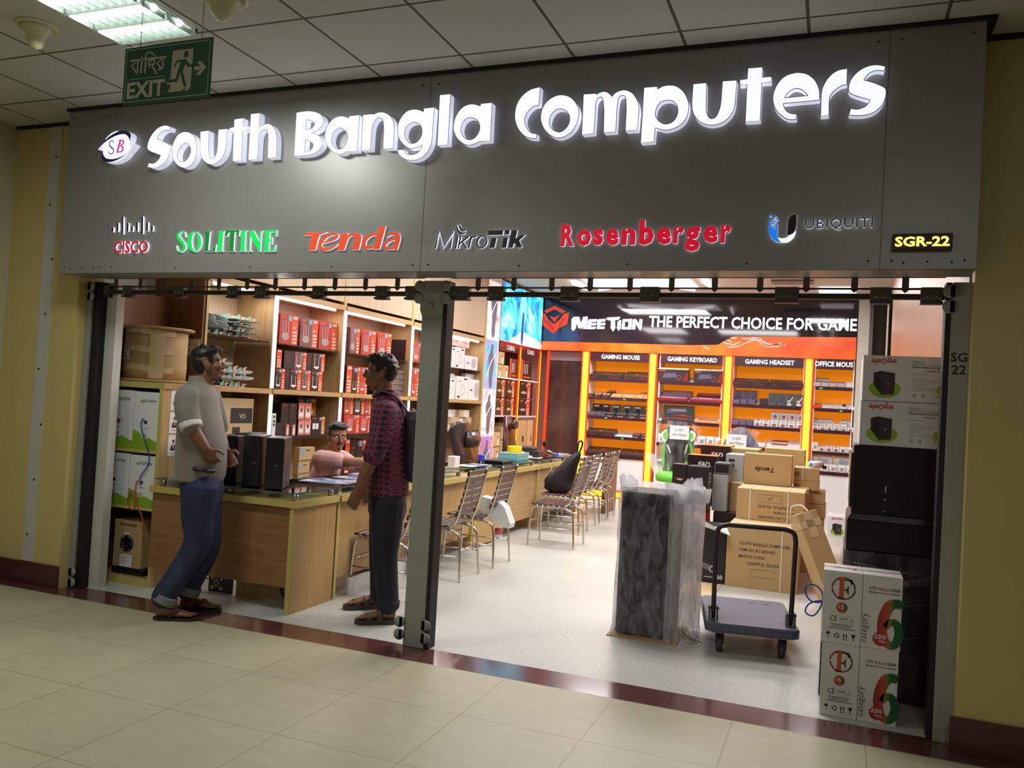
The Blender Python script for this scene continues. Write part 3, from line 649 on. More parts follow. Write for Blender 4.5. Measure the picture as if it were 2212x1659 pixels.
q = [P(*c, y=YE) for c in ((273, 104), (461, 79), (451, 208), (261, 229))]
x0 = (q[0].x+q[3].x)/2; x1 = (q[1].x+q[2].x)/2; z1 = (q[0].z+q[1].z)/2; z0 = (q[2].z+q[3].z)/2
MB().box(x0, YE, z0, x1, YE+.006, z1, SGN, .001).build('panel', t)
FE = FY(0, YE, 0)
def ep(pts):
    out = []
    for p in pts:
        a = P(250+p[0]/9.617, 70+p[1]/9.617, y=YE); out.append((a.x, a.z)+tuple(p[2:]))
    return out
es = 3.9/FPX/9.617
m = MB()
b0 = [(x0+.012, z0+.012), (x1-.012, z0+.012), (x1-.012, z1-.012), (x0+.012, z1-.012)]
for a, b in zip(b0, b0[1:]+b0[:1]): m.stroke(FE, [a, b], .004, GLG, n=1)
m.stroke(FE, ep([(275, 990), (1015, 905)]), .003, GLG, n=1); m.build('border_line', t)
m = MB(); m.text(FE, 'EXIT', GLOW, *ep([(222, 1392)])[0], w=ep([(1010, 1300)])[0][0]-ep([(222, 1392)])[0][0], hgt=ep([(250, 1050)])[0][1]-ep([(222, 1392)])[0][1], bold=.03); m.build('lettering', t)
m = MB()
for pts, w_ in (([(300, 595), (1055, 505)], 36), ([(455, 590), (330, 700), (450, 860)], 34), ([(465, 590), (450, 880)], 34), ([(550, 500), (525, 860)], 38), ([(630, 560), (605, 850)], 38), ([(985, 530), (860, 640), (985, 790)], 34), ([(990, 530), (975, 800)], 34)):
    m.stroke(FE, ep(pts), w_*es, GLOW, n=1, h=.0007)
m.stroke(FE, ep([(630, 560), (625, 480), (690, 415), (770, 440), (815, 495)]), 30*es, GLOW)
m.stroke(FE, ep([(700, 580), (800, 570), (800, 660), (700, 660), (690, 610), (740, 600)]), 30*es, GLOW, h=.0008); m.stroke(FE, ep([(680, 700), (780, 730), (840, 860)]), 36*es, GLOW); m.stroke(FE, ep([(800, 650), (700, 735)]), 36*es, GLOW, n=1)
c = ep([(905, 765)])[0]; m.disc(FE, c[0], c[1], 26*es, GLOW); m.build('script_lettering', t)
m = MB()
m.poly(FE, ep([(1190, 385), (1620, 330), (1555, 1130), (1490, 1205), (1430, 1210), (1470, 1120), (1370, 1215), (1070, 1250), (1130, 1150), (1130, 1080), (1055, 1080), (1130, 960), (1140, 940)]), GLOW, .0006); m.build('door_shape', t)
m = MB(); c = ep([(1468, 455)])[0]; m.disc(FE, c[0], c[1], 52*es, SGN, .0012, ry=66*es)
m.poly(FE, ep([(1265, 585), (1460, 555), (1540, 670), (1600, 665), (1595, 715), (1500, 720), (1455, 650), (1395, 790), (1470, 1120), (1415, 1130), (1340, 830), (1285, 1020), (1085, 1050), (1120, 985), (1250, 960), (1300, 780), (1360, 615), (1280, 625), (1230, 730), (1205, 715)]), SGN, .0012); m.build('running_figure', t)
m = MB(); m.poly(FE, ep([(1635, 715), (1765, 700), (1690, 610), (1780, 600), (1885, 720), (1755, 880), (1660, 885), (1750, 780), (1630, 788)]), GLOW); m.build('arrow', t)
for px, py in ((302, 105), (435, 85)):
    c = P(px, py, y=YE); m = MB(); k = 0; z = c.z-.012
    while z < 3.345:
        m.tube([(c.x+(.003 if k % 2 else 0)*math.cos(a), YE+.003+(0 if k % 2 else .003)*math.cos(a), z+.008+.009*math.sin(a)) for a in [i*.785 for i in range(8)]], .0011, RAILD, 4, closed=True); z += .0165; k += 1
    m.build('chain', t)
# ---------------------------------------------------------------- wood, glass
def wood(name, c1, c2, rough=.4, scale=(1, 1, 1), sc=3., rot=(0, 0, 0)):
    return ramp_mat(name, [(.3, c1), (.7, c2)], 'Noise', rough, scale, rot, Scale=sc, Detail=6., Roughness=.65)
OAK = wood('oak_laminate', (178, 140, 92), (204, 170, 120), .42, (14, 14, .7))
OAKY = wood('oak_laminate_along', (178, 140, 92), (204, 170, 120), .42, (14, .8, 14))
OAKX = wood('oak_laminate_across', (170, 132, 82), (196, 160, 108), .38, (.8, 14, 14))
BEIGE = wood('ash_laminate', (196, 170, 138), (214, 190, 160), .45, (12, 12, .6))
DKW = wood('brown_laminate', (120, 76, 46), (140, 92, 58), .5, (14, 14, .7))
EDGE = mat('yellow_edge_band', (198, 182, 104), .4, var=.04)
LEDW = mat('led_strip_white', (255, 255, 250), .5, emit=(255, 250, 236), estr=4.)
LEDT = mat('led_tube', (255, 255, 255), .5, emit=(255, 244, 255), estr=6.)
LEDH = mat('led_channel', (235, 232, 224), .4)
GLS = None
def glass_mat(name, tint, a):
    m = bpy.data.materials.new(name); m.use_nodes = True; nt = m.node_tree; b = nt.nodes['Principled BSDF']; o = nt.nodes['Material Output']
    b.inputs['Base Color'].default_value = lin(tint)+(1,); b.inputs['Roughness'].default_value = .06
    tr = nt.nodes.new('ShaderNodeBsdfTransparent'); tr.inputs[0].default_value = lin(tint)+(1,)
    mx = nt.nodes.new('ShaderNodeMixShader'); lw_ = nt.nodes.new('ShaderNodeFresnel'); lw_.inputs[0].default_value = 1.5
    mr = nt.nodes.new('ShaderNodeMapRange'); mr.inputs[3].default_value = a; mr.inputs[4].default_value = 1.
    gl = nt.nodes.new('ShaderNodeBsdfGlossy'); gl.inputs['Roughness'].default_value = .04
    nt.links.new(lw_.outputs[0], mr.inputs[0]); nt.links.new(mr.outputs[0], mx.inputs[0])
    nt.links.new(tr.outputs[0], mx.inputs[1]); nt.links.new(gl.outputs[0], mx.inputs[2]); nt.links.new(mx.outputs[0], o.inputs[0])
    MATS[name] = m; return m
GLASS = glass_mat('clear_glass', (214, 236, 228), .05)
GEDGE = mat('glass_edge_green', (58, 104, 96), .15, spec=.8)
STEEL = mat('brushed_steel', (190, 188, 184), .28, .9, var=.08, scale=20)
CHROME = mat('chrome_tube', (206, 202, 196), .18, .95, var=.04)
BLACKP = mat('black_plastic', (26, 24, 26), .4, var=.1, scale=20)
WHITE = mat('white_card', (236, 236, 238), .5, var=.02)
INK = mat('dark_ink', (40, 42, 44), .6)
KRAFT = mat('kraft_card', (190, 160, 112), .75, var=.05, scale=14)
KRAFT2 = mat('kraft_card_light', (206, 180, 136), .75, var=.04, scale=14)
KINK = mat('kraft_print', (76, 58, 40), .7)
TAPE = mat('clear_tape', (214, 192, 150), .12, var=.05, spec=.8)
GREENP = mat('lime_print', (136, 180, 34), .55, var=.03)

# ---------------------------------------------------------------- shelving along the left wall
XS, XB = -4.80, -5.22
UP = [5.40, 6.29, 7.44, 8.93, 9.92, 11.17]
BAYN = ['first', 'second', 'third', 'fourth', 'fifth']
for i in range(5):
    y0, y1 = UP[i], UP[i+1]
    t = thing('oak_shelf', (-5.0, (y0+y1)/2, 0), 'tall oak shelf unit with lit uprights, %s from the entrance, left wall' % BAYN[i], 'shelf', 'oak shelf units along the left wall')
    a = y0+.022 if i else y0
    MB().box(XB-.02, a, 0, XB, y1-.02, 3.38, BEIGE).build('back_panel', t)
    m = MB(); m.box(XB, y1-.022, 0, XS-.004, y1+.022, 3.38, OAK); m.box(XS-.004, y1-.022, 0, XS, y1+.022, 3.38, EDGE); m.build('side_panel', t)
    if i == 0:
        m = MB(); m.box(XB, y0, 0, XS-.004, y0+.02, 3.38, DKW); m.box(XS-.004, y0-.002, 0, XS, y0+.024, 3.38, EDGE); m.build('side_panel', t)
    for nm, z0, z1, x in (('plank', 1.455, 1.50, XS+.012), ('upper_plank', 2.36, 2.41, XS+.012), ('lower_shelf', 1.035, 1.065, XS-.01)):
        m = MB(); m.box(XB, a, z0, x, y1-.022, z1, OAKY if nm != 'lower_shelf' else BLACKP); m.build(nm, t)
    MB().box(XB+.01, a+.01, 1.915, XS-.03, y1-.035, 1.928, mat('smoked_glass', (44, 36, 36), .12)).build('glass_shelf', t)
    m = MB(); m.box(XS-.03, a, 2.445, XS-.005, y1-.024, 3.36, BEIGE); m.box(XS-.006, a, 2.445, XS-.003, a+.008, 3.36, EDGE); m.build('cabinet_door', t)
    MB().tube([(XS-.06, y0+.13, 2.35), (XS-.06, y1-.10, 2.35)], .011, LEDT, 8).build('led_tube', t)
    MB().box(XB, a, 0, XS-.03, y1-.022, .62, BEIGE).build('base_cabinet', t)
    if i < 4:
        for z0, z1 in ((1.505, 2.355), (1.07, 1.45)):
            m = MB(); m.box(XS, y1-.03, z0, XS+.008, y1+.03, z1, LEDH); m.box(XS+.008, y1-.02, z0+.004, XS+.011, y1+.02, z1-.004, LEDW); m.build('led_strip', t)
        area('shelf_glow', (XS+.03, y1, 1.9), .8, .05, 2.2, (1, .96, .9), (0, -1.5708, 0))
    area('shelf_glow', (XS-.07, (y0+y1)/2, 2.33), .03, (y1-y0)*.75, 3.0, (1, .95, 1))

# printed faces ------------------------------------------------------------
BXK = mat('box_black', (44, 32, 34), .45, var=.06); BXR = mat('box_red', (186, 62, 56), .35, var=.12, scale=12); BXP = mat('box_dusky', (120, 84, 84), .35, var=.15, scale=10)
ORG = mat('box_orange', (236, 84, 36), .45); PKW = mat('box_label_white', (244, 224, 214), .5); SKY = mat('box_tag_blue', (126, 176, 220), .5)
AMB = mat('box_amber', (206, 132, 60), .5); RWH = mat('router_white', (240, 238, 240), .4)
def router(m, F, u, v, s, n=2):
    m.poly(F, [(u-s*.5, v+s*.18), (u-s*.42, v+.3*s), (u+s*.42, v+.3*s), (u+s*.5, v+s*.16), (u, v)], RWH, .0014)
    for k in range(n):
        x = u-s*.38+k*s*.76/max(1, n-1); m.rect(F, x-s*.03, v+s*.25, x+s*.03, v+s*1.35, RWH, .0012)
def strip(m, F, u0, u1, h, mt=None):
    m.rect(F, u0, 0, u1, h, mt or ORG, .0008); a = u0+(u1-u0)*.2; b = u1-(u1-u0)*.16
    for k in range(4): m.rect(F, a, h*(.06+.115*k), b, h*(.115+.115*k), PKW, .0014)
    m.stroke(F, [(u0, h*.78), (u1, h*.82)], h*.012, BXK, .0013, n=1); m.rect(F, a, h*.88, b, h*.95, PKW, .0014); m.rect(F, a, h*.56, a+(b-a)*.5, h*.62, PKW, .0014)
def routerbox(m, F, w, h, style):
    base = {'k': BXK, 'r': BXR, 'p': BXP, 'o': BXK, 'd': BXK, 'a': BXK}[style[0]]
    m.rect(F, 0, 0, w, h, base, .0004)
    if style[0] == 'd':
        for k in range(3): m.rect(F, w*.2, h*(.45+.14*k), w*.62, h*(.47+.14*k), BXR, .001)
        return
    if style[0] == 'o':
        strip(m, F, 0, w, h); return
    sw = min(w*.36, h*.34)
    strip(m, F, w-sw, w, h, AMB if style[0] == 'a' else None)
    m.rect(F, w-sw-h*.2, h*.8, w-sw-h*.03, h*.96, SKY, .0012); m.rect(F, w*.06, h*.88, w*.3, h*.93, ORG, .0012)
    if style[0] == 'a':
        for k in (0, 1): m.rect(F, w*(.08+.24*k), h*.3, w*(.28+.24*k), h*.62, RWH, .0012)
        return
    big = 'B' in style
    if big:
        m.poly(F, cr([(w*.05, h*.85)]+sm((w*.2, h*.6), (w*.1, h*.3))+[(w*.04, h*.1), (w*.12, h*.1)]+sm((w*.2, h*.3), (w*.3, h*.6))+[(w*.2, h*.88)], 4), BXR if base != BXR else BXP, .0008)
        m.disc(F, (w-sw)*.5, h*.26, w*.2, mat('picture_grey', (176, 160, 158), .4, var=.15, scale=20), .0011, ry=h*.13)
        for k in range(3): m.rect(F, w*(.18+.14*k), h*.35, w*(.195+.14*k), h*.78, PKW, .0012)
    else: router(m, F, (w-sw)*.5, h*.12, min((w-sw)*.72, h*.5), 4 if '4' in style else 2)
def shelfbox(name, label, cat, Y0, Y1, Z0, Z1, x, d, base, prt, group):
    m = MB(); m.box(x-d, Y0, Z0, x, Y1, Z1, base, .0015)
    if prt: prt(m, FX(x+.0002, Y0, Z0), Y1-Y0, Z1-Z0)
    o = m.build(name); tag(o, label, cat, group); return o
def syz(px, py, x=-4.86):
    q = P(px, py, x=x); return q.y, q.z
ORD = ['first', 'second', 'third', 'fourth', 'fifth', 'sixth', 'seventh', 'eighth', 'ninth']
def rowboxes(rects, o, s, zb, style_list, where, group, x=-4.86, d=.2, desc=None):
    """boxes on a shelf of the left wall; rects (l, t, r, b) in crop units, standing on height zb"""
    names = {'k': 'black router box with orange side strip', 'r': 'red router box with white printed strip', 'p': 'dusky pink router box with orange strip', 'o': 'narrow orange box end with white labels', 'd': 'plain dark box side', 'a': 'black box with amber strip and two white squares'}
    for k, ((l, t, r, b), st) in enumerate(zip(rects, style_list)):
        cx, cy = o[0]+(l+r)/2/s, o[1]+(t+b)/2/s
        Y0 = syz(o[0]+l/s, cy, x)[0]; Y1 = syz(o[0]+r/s, cy, x)[0]; zt = syz(cx, o[1]+t/s, x)[1]
        z0 = zb if zb is not None else syz(cx, o[1]+b/s, x)[1]
        shelfbox('router_box', '%s, %s from left, %s' % (names[st[0]], ORD[k], where), 'box', Y0+.002, Y1-.002, z0+.001, zt, x, d, {'r': BXR, 'p': BXP}.get(st[0], BXK), lambda m, F, w_, h_: routerbox(m, F, w_, h_, st), group)
c1, c2, c4, c8 = ((580, 640), 6.345), ((580, 780), 6.345), ((740, 670), 7.05), ((700, 730), 5.53)
G2 = 'router boxes in the second bay'; G3 = 'router boxes in the third bay'
rowboxes([(150, 250, 405, 655), (432, 305, 675, 700), (690, 350, 940, 735)], *c1, 1.929, ['rB', 'pB', 'rB'], 'glass shelf, second bay', G2)
z2 = syz(640, 799.5)[1]
rowboxes([(90, 100, 225, 355), (228, 110, 288, 358), (292, 112, 450, 365), (453, 125, 576, 370), (580, 140, 738, 378)], *c2, 1.501, ['k', 'd', 'k', 'p', 'k'], 'lower plank row, second bay', G2)
rowboxes([(110, 730, 182, 950), (212, 750, 350, 950), (354, 765, 525, 950), (530, 775, 596, 950), (600, 785, 772, 950)], *c1, z2+.004, ['o', 'd', 'p', 'd', 'k'], 'upper plank row, second bay', G2)
MICE = mat('adapter_white', (240, 236, 240), .4); HOTP = mat('box_pink', (226, 150, 140), .4, var=.08)
def adap(m, F, w, h):
    m.rect(F, 0, 0, w, h, HOTP, .0005); m.rect(F, w*.08, h*.88, w*.8, h*.95, BXR, .001)
    m.poly(F, cr(sm((w*.2, h*.15), (w*.16, h*.4), (w*.25, h*.62), (w*.34, h*.45), (w*.5, h*.36), (w*.66, h*.45), (w*.75, h*.62), (w*.84, h*.4), (w*.8, h*.15)), 4), MICE, .001); m.disc(F, w*.5, h*.55, w*.13, BXK, .0013, ry=h*.12)
k = 0
for l, t_, r, b in ((410, 572, 494, 795), (500, 577, 586, 795), (406, 798, 490, 990), (494, 798, 580, 990)):
    Y0, Y1 = syz(580+l/6.345, 780+(t_+b)/12.69)[0], syz(580+r/6.345, 780+(t_+b)/12.69)[0]
    zt = syz(580+l/6.345, 780+t_/6.345)[1]; zb = syz(580+l/6.345, 780+795/6.345)[1] if k < 2 else 1.066
    shelfbox('adapter_box', 'dark box with pink front picturing white adapter, %s in second bay' % ('upper left', 'upper right', 'lower left', 'lower right')[k], 'box', Y0+.001, Y1-.002, zb+.002, zt-.001, -4.86, .2, BXK, adap, 'adapter boxes in the second bay'); k += 1
for k, (l, t_, r, b) in enumerate(((185, 572, 290, 790), (296, 577, 404, 795))):
    Y0, Y1 = syz(580+l/6.345, 895)[0], syz(580+r/6.345, 895)[0]
    shelfbox('adapter_box', 'plain black box left of the adapter boxes in the second bay, %s' % ('outer one', 'inner one')[k], 'box', Y0, Y1-.001, 1.066, syz(580+l/6.345, 780+t_/6.345)[1], -4.87, .2, BXK, lambda m, F, w, h: m.rect(F, w*.2, h*.9, w*.7, h*.94, BXR), 'adapter boxes in the second bay')
rowboxes([(588, 762, 770, 985)], *c2, 1.066, ['a'], 'low shelf front, second bay', G2, x=-4.87)
rowboxes([(395, 505, 655, 800)], *c2, 1.066, ['a'], 'behind pink adapter boxes, second bay', G2, x=-5.02, d=.12)
sw_ = [(92, 850, 200, 940), (203, 852, 282, 940), (285, 855, 368, 940)]
for k, (l, t_, r, b) in enumerate(sw_):
    Y0, Y1 = syz(580+l/6.345, 921, -4.82)[0], syz(580+r/6.345, 921, -4.82)[0]
    shelfbox('small_box', 'small dark box with white picture, %s from left, front of second bay' % ORD[k], 'box', Y0, Y1-.002, 1.066, syz(580+l/6.345, 780+t_/6.345, -4.82)[1], -4.815, .04, BXK, lambda m, F, w, h: (m.rect(F, w*.45, 0, w*.95, h*.9, HOTP), m.rect(F, w*.6, h*.1, w*.85, h*.6, MICE, .001)) if k else None, 'small boxes in the second bay')
Y0, Y1 = syz(587, 915, -4.815)[0], syz(595, 915, -4.815)[0]
shelfbox('camera_box', 'narrow white box with small dark pictures at the left end of the second bay', 'box', Y0, Y1, 1.066, syz(590, 893, -4.815)[1], -4.812, .06, WHITE, lambda m, F, w, h: [m.disc(F, w*.5, h*q, w*.25, INK, .001) for q in (.5, .65, .85)] and None, None)
# third and fourth bays
rowboxes([(108, 268, 262, 652), (285, 302, 505, 672), (530, 342, 742, 700)], *c4, 1.929, ['pB', 'rB', 'rB'], 'glass shelf, third bay', G3)
rowboxes([(265, 330, 332, 630), (335, 345, 430, 635), (432, 350, 520, 636)], *c8, 1.501, ['o', 'k', 'r'], 'plank, third bay', G3)
z3 = syz(760, 896)[1]
rowboxes([(240, 700, 350, 905), (352, 708, 484, 912), (487, 715, 560, 915)], *c8, z3+.003, ['r', 'k4', 'r'], 'upper row, low shelf, third bay', G3)
rowboxes([(235, 918, 420, 1140), (424, 922, 560, 1142)], *c8, 1.066, ['r4', 'r4'], 'bottom row, low shelf, third bay', G3)
rowboxes([(255, 1200, 312, 1335), (318, 1205, 388, 1335), (390, 1210, 500, 1340)], *c8, .621, ['o', 'd', 'k4'], 'beneath low shelf, third bay', G3, x=-4.88)
rowboxes([(972, 28, 1048, 272), (1050, 55, 1190, 280)], *c8, 1.929, ['o', 'rB'], 'glass shelf, fourth bay', 'router boxes in the fourth bay')
rowboxes([(1048, 355, 1135, 672)], *c8, 1.501, ['r'], 'plank, fourth bay', 'router boxes in the fourth bay', d=.15)
for k in range(9):
    q = syz(700+945/5.53, 730+(640-24*k)/5.53); q1 = syz(700+1035/5.53, 0)[0]
    o = MB().box(-5.05, q[0]+.004*(k % 3), 1.502+.034*k, -4.86-.01*(k % 2), q1+.004*(k % 2), 1.534+.034*k, mat('grey_clam', (120, 108, 108), .25, var=.3, scale=25)).build('clear_case')
    tag(o, 'grey clear plastic case, %s from the bottom of its stack, fourth bay' % ORD[k], 'case', 'stack of grey cases in the fourth bay')
# fifth bay: white boxes
c7 = ((950, 700), 3.66)
def wprint(kind):
    def f(m, F, w, h):
        if kind == 'txt': m.text(F, 'AP-200', BXR, w*.25, h*.5, w=w*.5, h=.001)
        elif kind == 'disc': m.disc(F, w*.68, h*.5, w*.2, mat('grey_print', (188, 186, 190), .5), .001, ry=h*.38); m.rect(F, w*.12, h*.45, w*.3, h*.52, INK, .001)
        elif kind == 'qr': m.ring(F, w*.5, h*.42, w*.16, w*.19, mat('grey_print', (188, 186, 190), .5), .001); m.rect(F, w*.1, h*.07, w*.3, h*.16, INK, .001); m.rect(F, w*.6, h*.86, w*.85, h*.93, INK, .001); m.rect(F, w*.1, h*.78, w*.4, h*.8, INK, .001)
    return f
G5 = 'white network boxes in the fifth bay'
for nm, lab, l, t_, r, b, zb, kind, base, x, d in (
    ('network_box', 'large white box at the far left on the glass shelf of the fifth bay', 62, 178, 122, 345, 1.929, 'qr', WHITE, -4.86, .2),
    ('network_box', 'large white box second on the glass shelf of the fifth bay', 125, 185, 197, 345, 1.929, 'qr', WHITE, -4.86, .2),
    ('network_box', 'white box with round grey picture on the glass shelf of the fifth bay', 203, 255, 300, 357, 1.929, 'disc', WHITE, -4.85, .15),
    ('network_box', 'tall white box at the left on the plank of the fifth bay', 52, 430, 118, 578, 1.501, 'qr', WHITE, -4.84, .08),
    ('network_box', 'white box behind the tall one on the plank of the fifth bay', 54, 390, 112, 578, 1.501, '', WHITE, -4.93, .1),
    ('network_box', 'wide white box in the middle on the plank of the fifth bay', 132, 415, 226, 580, 1.501, 'qr', WHITE, -4.85, .15),
    ('network_box', 'white box at the right on the plank of the fifth bay', 230, 440, 318, 588, 1.501, 'disc', WHITE, -4.84, .08),
    ('network_box', 'kraft brown box at the back on the plank of the fifth bay', 70, 360, 190, 580, 1.501, '', KRAFT, -5.05, .1),
    ('network_box', 'flat white box behind the right white box of the fifth bay', 200, 395, 305, 588, 1.501, '', WHITE, -4.94, .08)):
    Y0, Y1 = syz(950+l/3.66, 700+(t_+b)/7.32, x)[0], syz(950+r/3.66, 700+(t_+b)/7.32, x)[0]
    Y0 = max(Y0, 9.945)
    shelfbox(nm, lab, 'box', Y0, Y1-.003, zb, syz(950+(l+r)/7.32, 700+t_/3.66, x)[1], x, d, base, wprint(kind), G5)
PNK = mat('pale_pink_card', (244, 196, 192), .5)
zt5 = syz(950+160/3.66, 700+182/3.66)[1]
for k, (l, r, t_) in enumerate(((95, 157, 110), (161, 235, 125))):
    Y0, Y1 = syz(950+l/3.66, 740)[0], syz(950+r/3.66, 742)[0]
    shelfbox('network_box', 'small pale box with red lettering lying %s on the large white boxes' % ('left', 'right')[k], 'box', Y0, Y1-.004, zt5+.004, zt5+.11, -4.86, .14, PNK, wprint('txt'), G5)
yb0, yb1 = syz(963, 900)[0], 11.12
k = 0
for rz, hh in ((1.066, .10), (1.168, .085), (1.255, .10)):
    y = yb0
    while y < yb1-.15:
        w_ = rnd.choice((.14, .2, .26)); w_ = min(w_, yb1-y)
        shelfbox('parts_carton', 'small %s carton, %s from left, %s layer, low shelf, fifth bay' % (('white', 'kraft brown')[k % 3 == 0], ORD[min(8, int((y-yb0)/.17))], ('bottom', 'middle', 'top')[(rz > 1.1)+(rz > 1.2)]), 'box', y, y+w_-.008, rz, rz+hh, -4.87-.03*(k % 3), .2, KRAFT2 if k % 3 == 0 else WHITE, None, 'small cartons in the fifth bay'); y += w_; k += 1
# kraft cartons below the low shelf, behind the seated man
c3 = ((640, 900), 7.93)
for k, (l, t_, r, b) in enumerate(((62, 445, 320, 605), (45, 612, 240, 745), (40, 752, 240, 900))):
    Y0, Y1 = syz(640+l/7.93, 900+(t_+b)/15.9, -4.7)[0], syz(640+r/7.93, 900+(t_+b)/15.9, -4.7)[0]; zz = [(.82, .96), (.70, .818), (.58, .698)][k]
    def kp(m, F, w, h):
        m.rect(F, w*.12, h*.5, w*.32, h*.92, SKY, .001); m.rect(F, w*.4, h*.75, w*.7, h*.82, KINK, .001); m.rect(F, w*.05, h*.08, w*.9, h*.14, KINK, .001)
    shelfbox('kraft_carton', 'small kraft carton with blue tag behind the seated man, %s of the pile' % ('topmost', 'middle', 'lowest')[k], 'box', Y0, Y1, zz[0], zz[1], -4.70, .06+.0*k, KRAFT, kp, 'kraft cartons behind the seated man')
o = MB().box(-4.779, 6.55, 0, -4.66, 7.35, .578, OAK).build('low_cabinet'); tag(o, 'low oak ledge cabinet under the kraft cartons behind the seated man', 'cabinet')
q0, q1 = syz(455, 870, -4.85), syz(520, 870, -4.85)
def bigk(m, F, w, h):
    m.rect(F, w*.55, h*.35, w*.98, h*.75, INK, .0006); m.text(F, 'VO', KRAFT2, w*.72, h*.47, hgt=h*.13, bold=.03, h=.0012); m.rect(F, w*.6, 0, w*.75, h*.25, INK, .0008)
shelfbox('large_carton', 'large kraft carton with dark printed panel on the low shelf of the first bay', 'box', 5.47, 6.14, 1.066, 1.40, -4.86, .3, KRAFT2, bigk, None)

# green blister packs ------------------------------------------------------
MINT = mat('mint_card', (150, 196, 172), .5); GRN = mat('green_plastic', (92, 140, 110), .4, var=.1); TRAY = mat('pack_white', (212, 218, 216), .35, var=.04); SALM = mat('salmon_tag', (226, 176, 156), .55)
def pack():
    t = thing('blister_pack', (0, 0, 0), '', 'pack', 'green and white packs in the first bay')
    MB().poly(Fr((0, 0, .003), (1, 0, 0), (0, 1, 0)), cr(sm((.17, -.052), (.17, .052), (-.15, .055), (-.15, -.055)), 5), TRAY, .001, .004).build('tray', t)
    m = MB(); m.loft([((-.14, 0, .004), (0, .05, 0), (0, 0, .001)), ((-.13, 0, .02), (0, .05, 0), (0, 0, .018)), ((.06, 0, .02), (0, .045, 0), (0, 0, .018)), ((.08, 0, .014), (0, .04, 0), (0, 0, .010))], GRN, 4, False); m.build('body', t)
    MB().poly(Fr((.10, -.02, .004), (0, 1, 0), (.25, 0, 1)), [(-.028, 0), (.028, 0), (.018, .045), (-.018, .045)], MINT, 0, .002).build('end_tab', t)
    MB().poly(Fr((.105, .05, .0), (0, 1, 0), (0, 0, 1)), [(-.03, .005), (.0, .005), (.0, .02), (.022, .02), (.022, .034), (-.03, .034)], SALM, 0, .002).build('hang_tag', t)
    return t
pk = pack(); first = True
def putpack(y, z, rz, rx, ry, lab):
    global first
    o = pk if first else copy_tree(pk); first = False
    o.location = (-5.0+rnd.uniform(-.015, .015), y, z); o.rotation_euler = (rx, ry, rz); o['label'] = lab
LAY = ['bottom', 'second', 'third', 'fourth', 'top']
for lay in range(4):
    for k, y in enumerate((5.51, 5.645, 5.78, 5.915, 6.05)):
        if lay == 3 and k == 1: continue
        tl = -.5 if k in (0, 1) and lay in (1, 2) else .3 if (k == 2 and lay == 2) else 0
        putpack(y+rnd.uniform(-.008, .008), 1.931+lay*.051+(.035 if tl else 0), rnd.uniform(-.06, .06), tl, rnd.uniform(-.02, .04), 'green and white blister pack, %s from left, %s layer, upper shelf, first bay' % (ORD[k], LAY[lay]))
for lay in range(4):
    for k, y in enumerate((5.60, 5.735, 5.87, 6.0)):
        if lay == 3 and k > 1: continue
        putpack(y+rnd.uniform(-.01, .01), 1.503+lay*.056+(.02 if lay else 0), rnd.uniform(-.2, .2), .28 if lay else 0, rnd.uniform(0, .05), 'green and white blister pack, %s from left, %s layer, lower plank, first bay' % (ORD[k], LAY[lay]))

# poster column, light box and casing shelves on the left wall -------------
def poster(name, stops, sc, dist, e, rot=(0, 0, 0)):
    return ramp_mat(name, stops, 'Noise', .3, (1, 1, 1), rot, Scale=sc, Detail=5., Distortion=dist, emit=e)
t = thing('light_column', (-4.9, 11.5, 0), 'tall narrow lit poster column with red and blue art beside oak shelves', 'poster')
MB().box(-5.22, 11.195, 0, -4.815, 11.74, 3.38, WHITE).build('column', t)
PA = poster('lit_art_pale', [(.3, (150, 190, 214)), (.45, (235, 225, 225)), (.6, (190, 150, 150)), (.75, (120, 90, 96))], 3.2, 1.4, .75)
PB = poster('lit_art_blue', [(.28, (20, 110, 220)), (.45, (60, 170, 240)), (.58, (180, 120, 170)), (.72, (225, 70, 110))], 3.5, 1.0, .8)
PC = poster('lit_art_warm', [(.28, (240, 205, 180)), (.45, (225, 222, 230)), (.58, (150, 160, 176)), (.72, (214, 120, 120))], 3.2, 1.2, .8)
PD = poster('lit_art_violet', [(.28, (40, 70, 190)), (.45, (110, 130, 225)), (.58, (190, 60, 90)), (.72, (250, 220, 190))], 6., 1.5, .75)
SIL = mat('poster_figure', (96, 92, 110), .4, emit=(96, 92, 110), estr=.35); SILW = mat('poster_light', (214, 224, 240), .4, emit=(214, 224, 240), estr=.7)
for z0, z1, pm in ((.3, .98, PD), (1.0, 1.66, PC), (1.68, 2.42, PB), (2.44, 3.3, PA)):
    m = MB(); F = FX(-4.8145, 11.235, z0); h = z1-z0-.01; m.rect(F, 0, 0, .47, h, pm, .001)
    m.poly(F, cr(sm((.20, h*.05), (.17, h*.4), (.12, h*.62), (.19, h*.78), (.22, h*.92), (.29, h*.9), (.29, h*.76), (.36, h*.6), (.32, h*.3), (.30, h*.05)), 4), SIL, .002); m.stroke(F, [(.1, h*.25), (.2, h*.5), (.38, h*.72)], .02, SILW, .003); m.build('art_panel', t)
t = thing('light_box', (-4.85, 12.6, 2.44), 'large glowing blue game poster light box above the casing shelves', 'light box')
MB().box(-5.22, 11.75, 2.44, -4.81, 13.66, 3.36, mat('alu_frame', (200, 205, 214), .4, .4)).build('frame', t)
BLUE = ramp_mat('lit_poster_blue', [(.3, (10, 70, 190)), (.45, (30, 140, 240)), (.58, (70, 225, 240)), (.7, (220, 250, 255))], 'Noise', .25, (1, 1, .8), Scale=2.6, Detail=6., Distortion=1.2, emit=1.1)
m = MB(); F = FX(-4.8095, 11.77, 2.46); m.rect(F, 0, 0, 1.87, .88, BLUE, .001); m.build('art_panel', t)
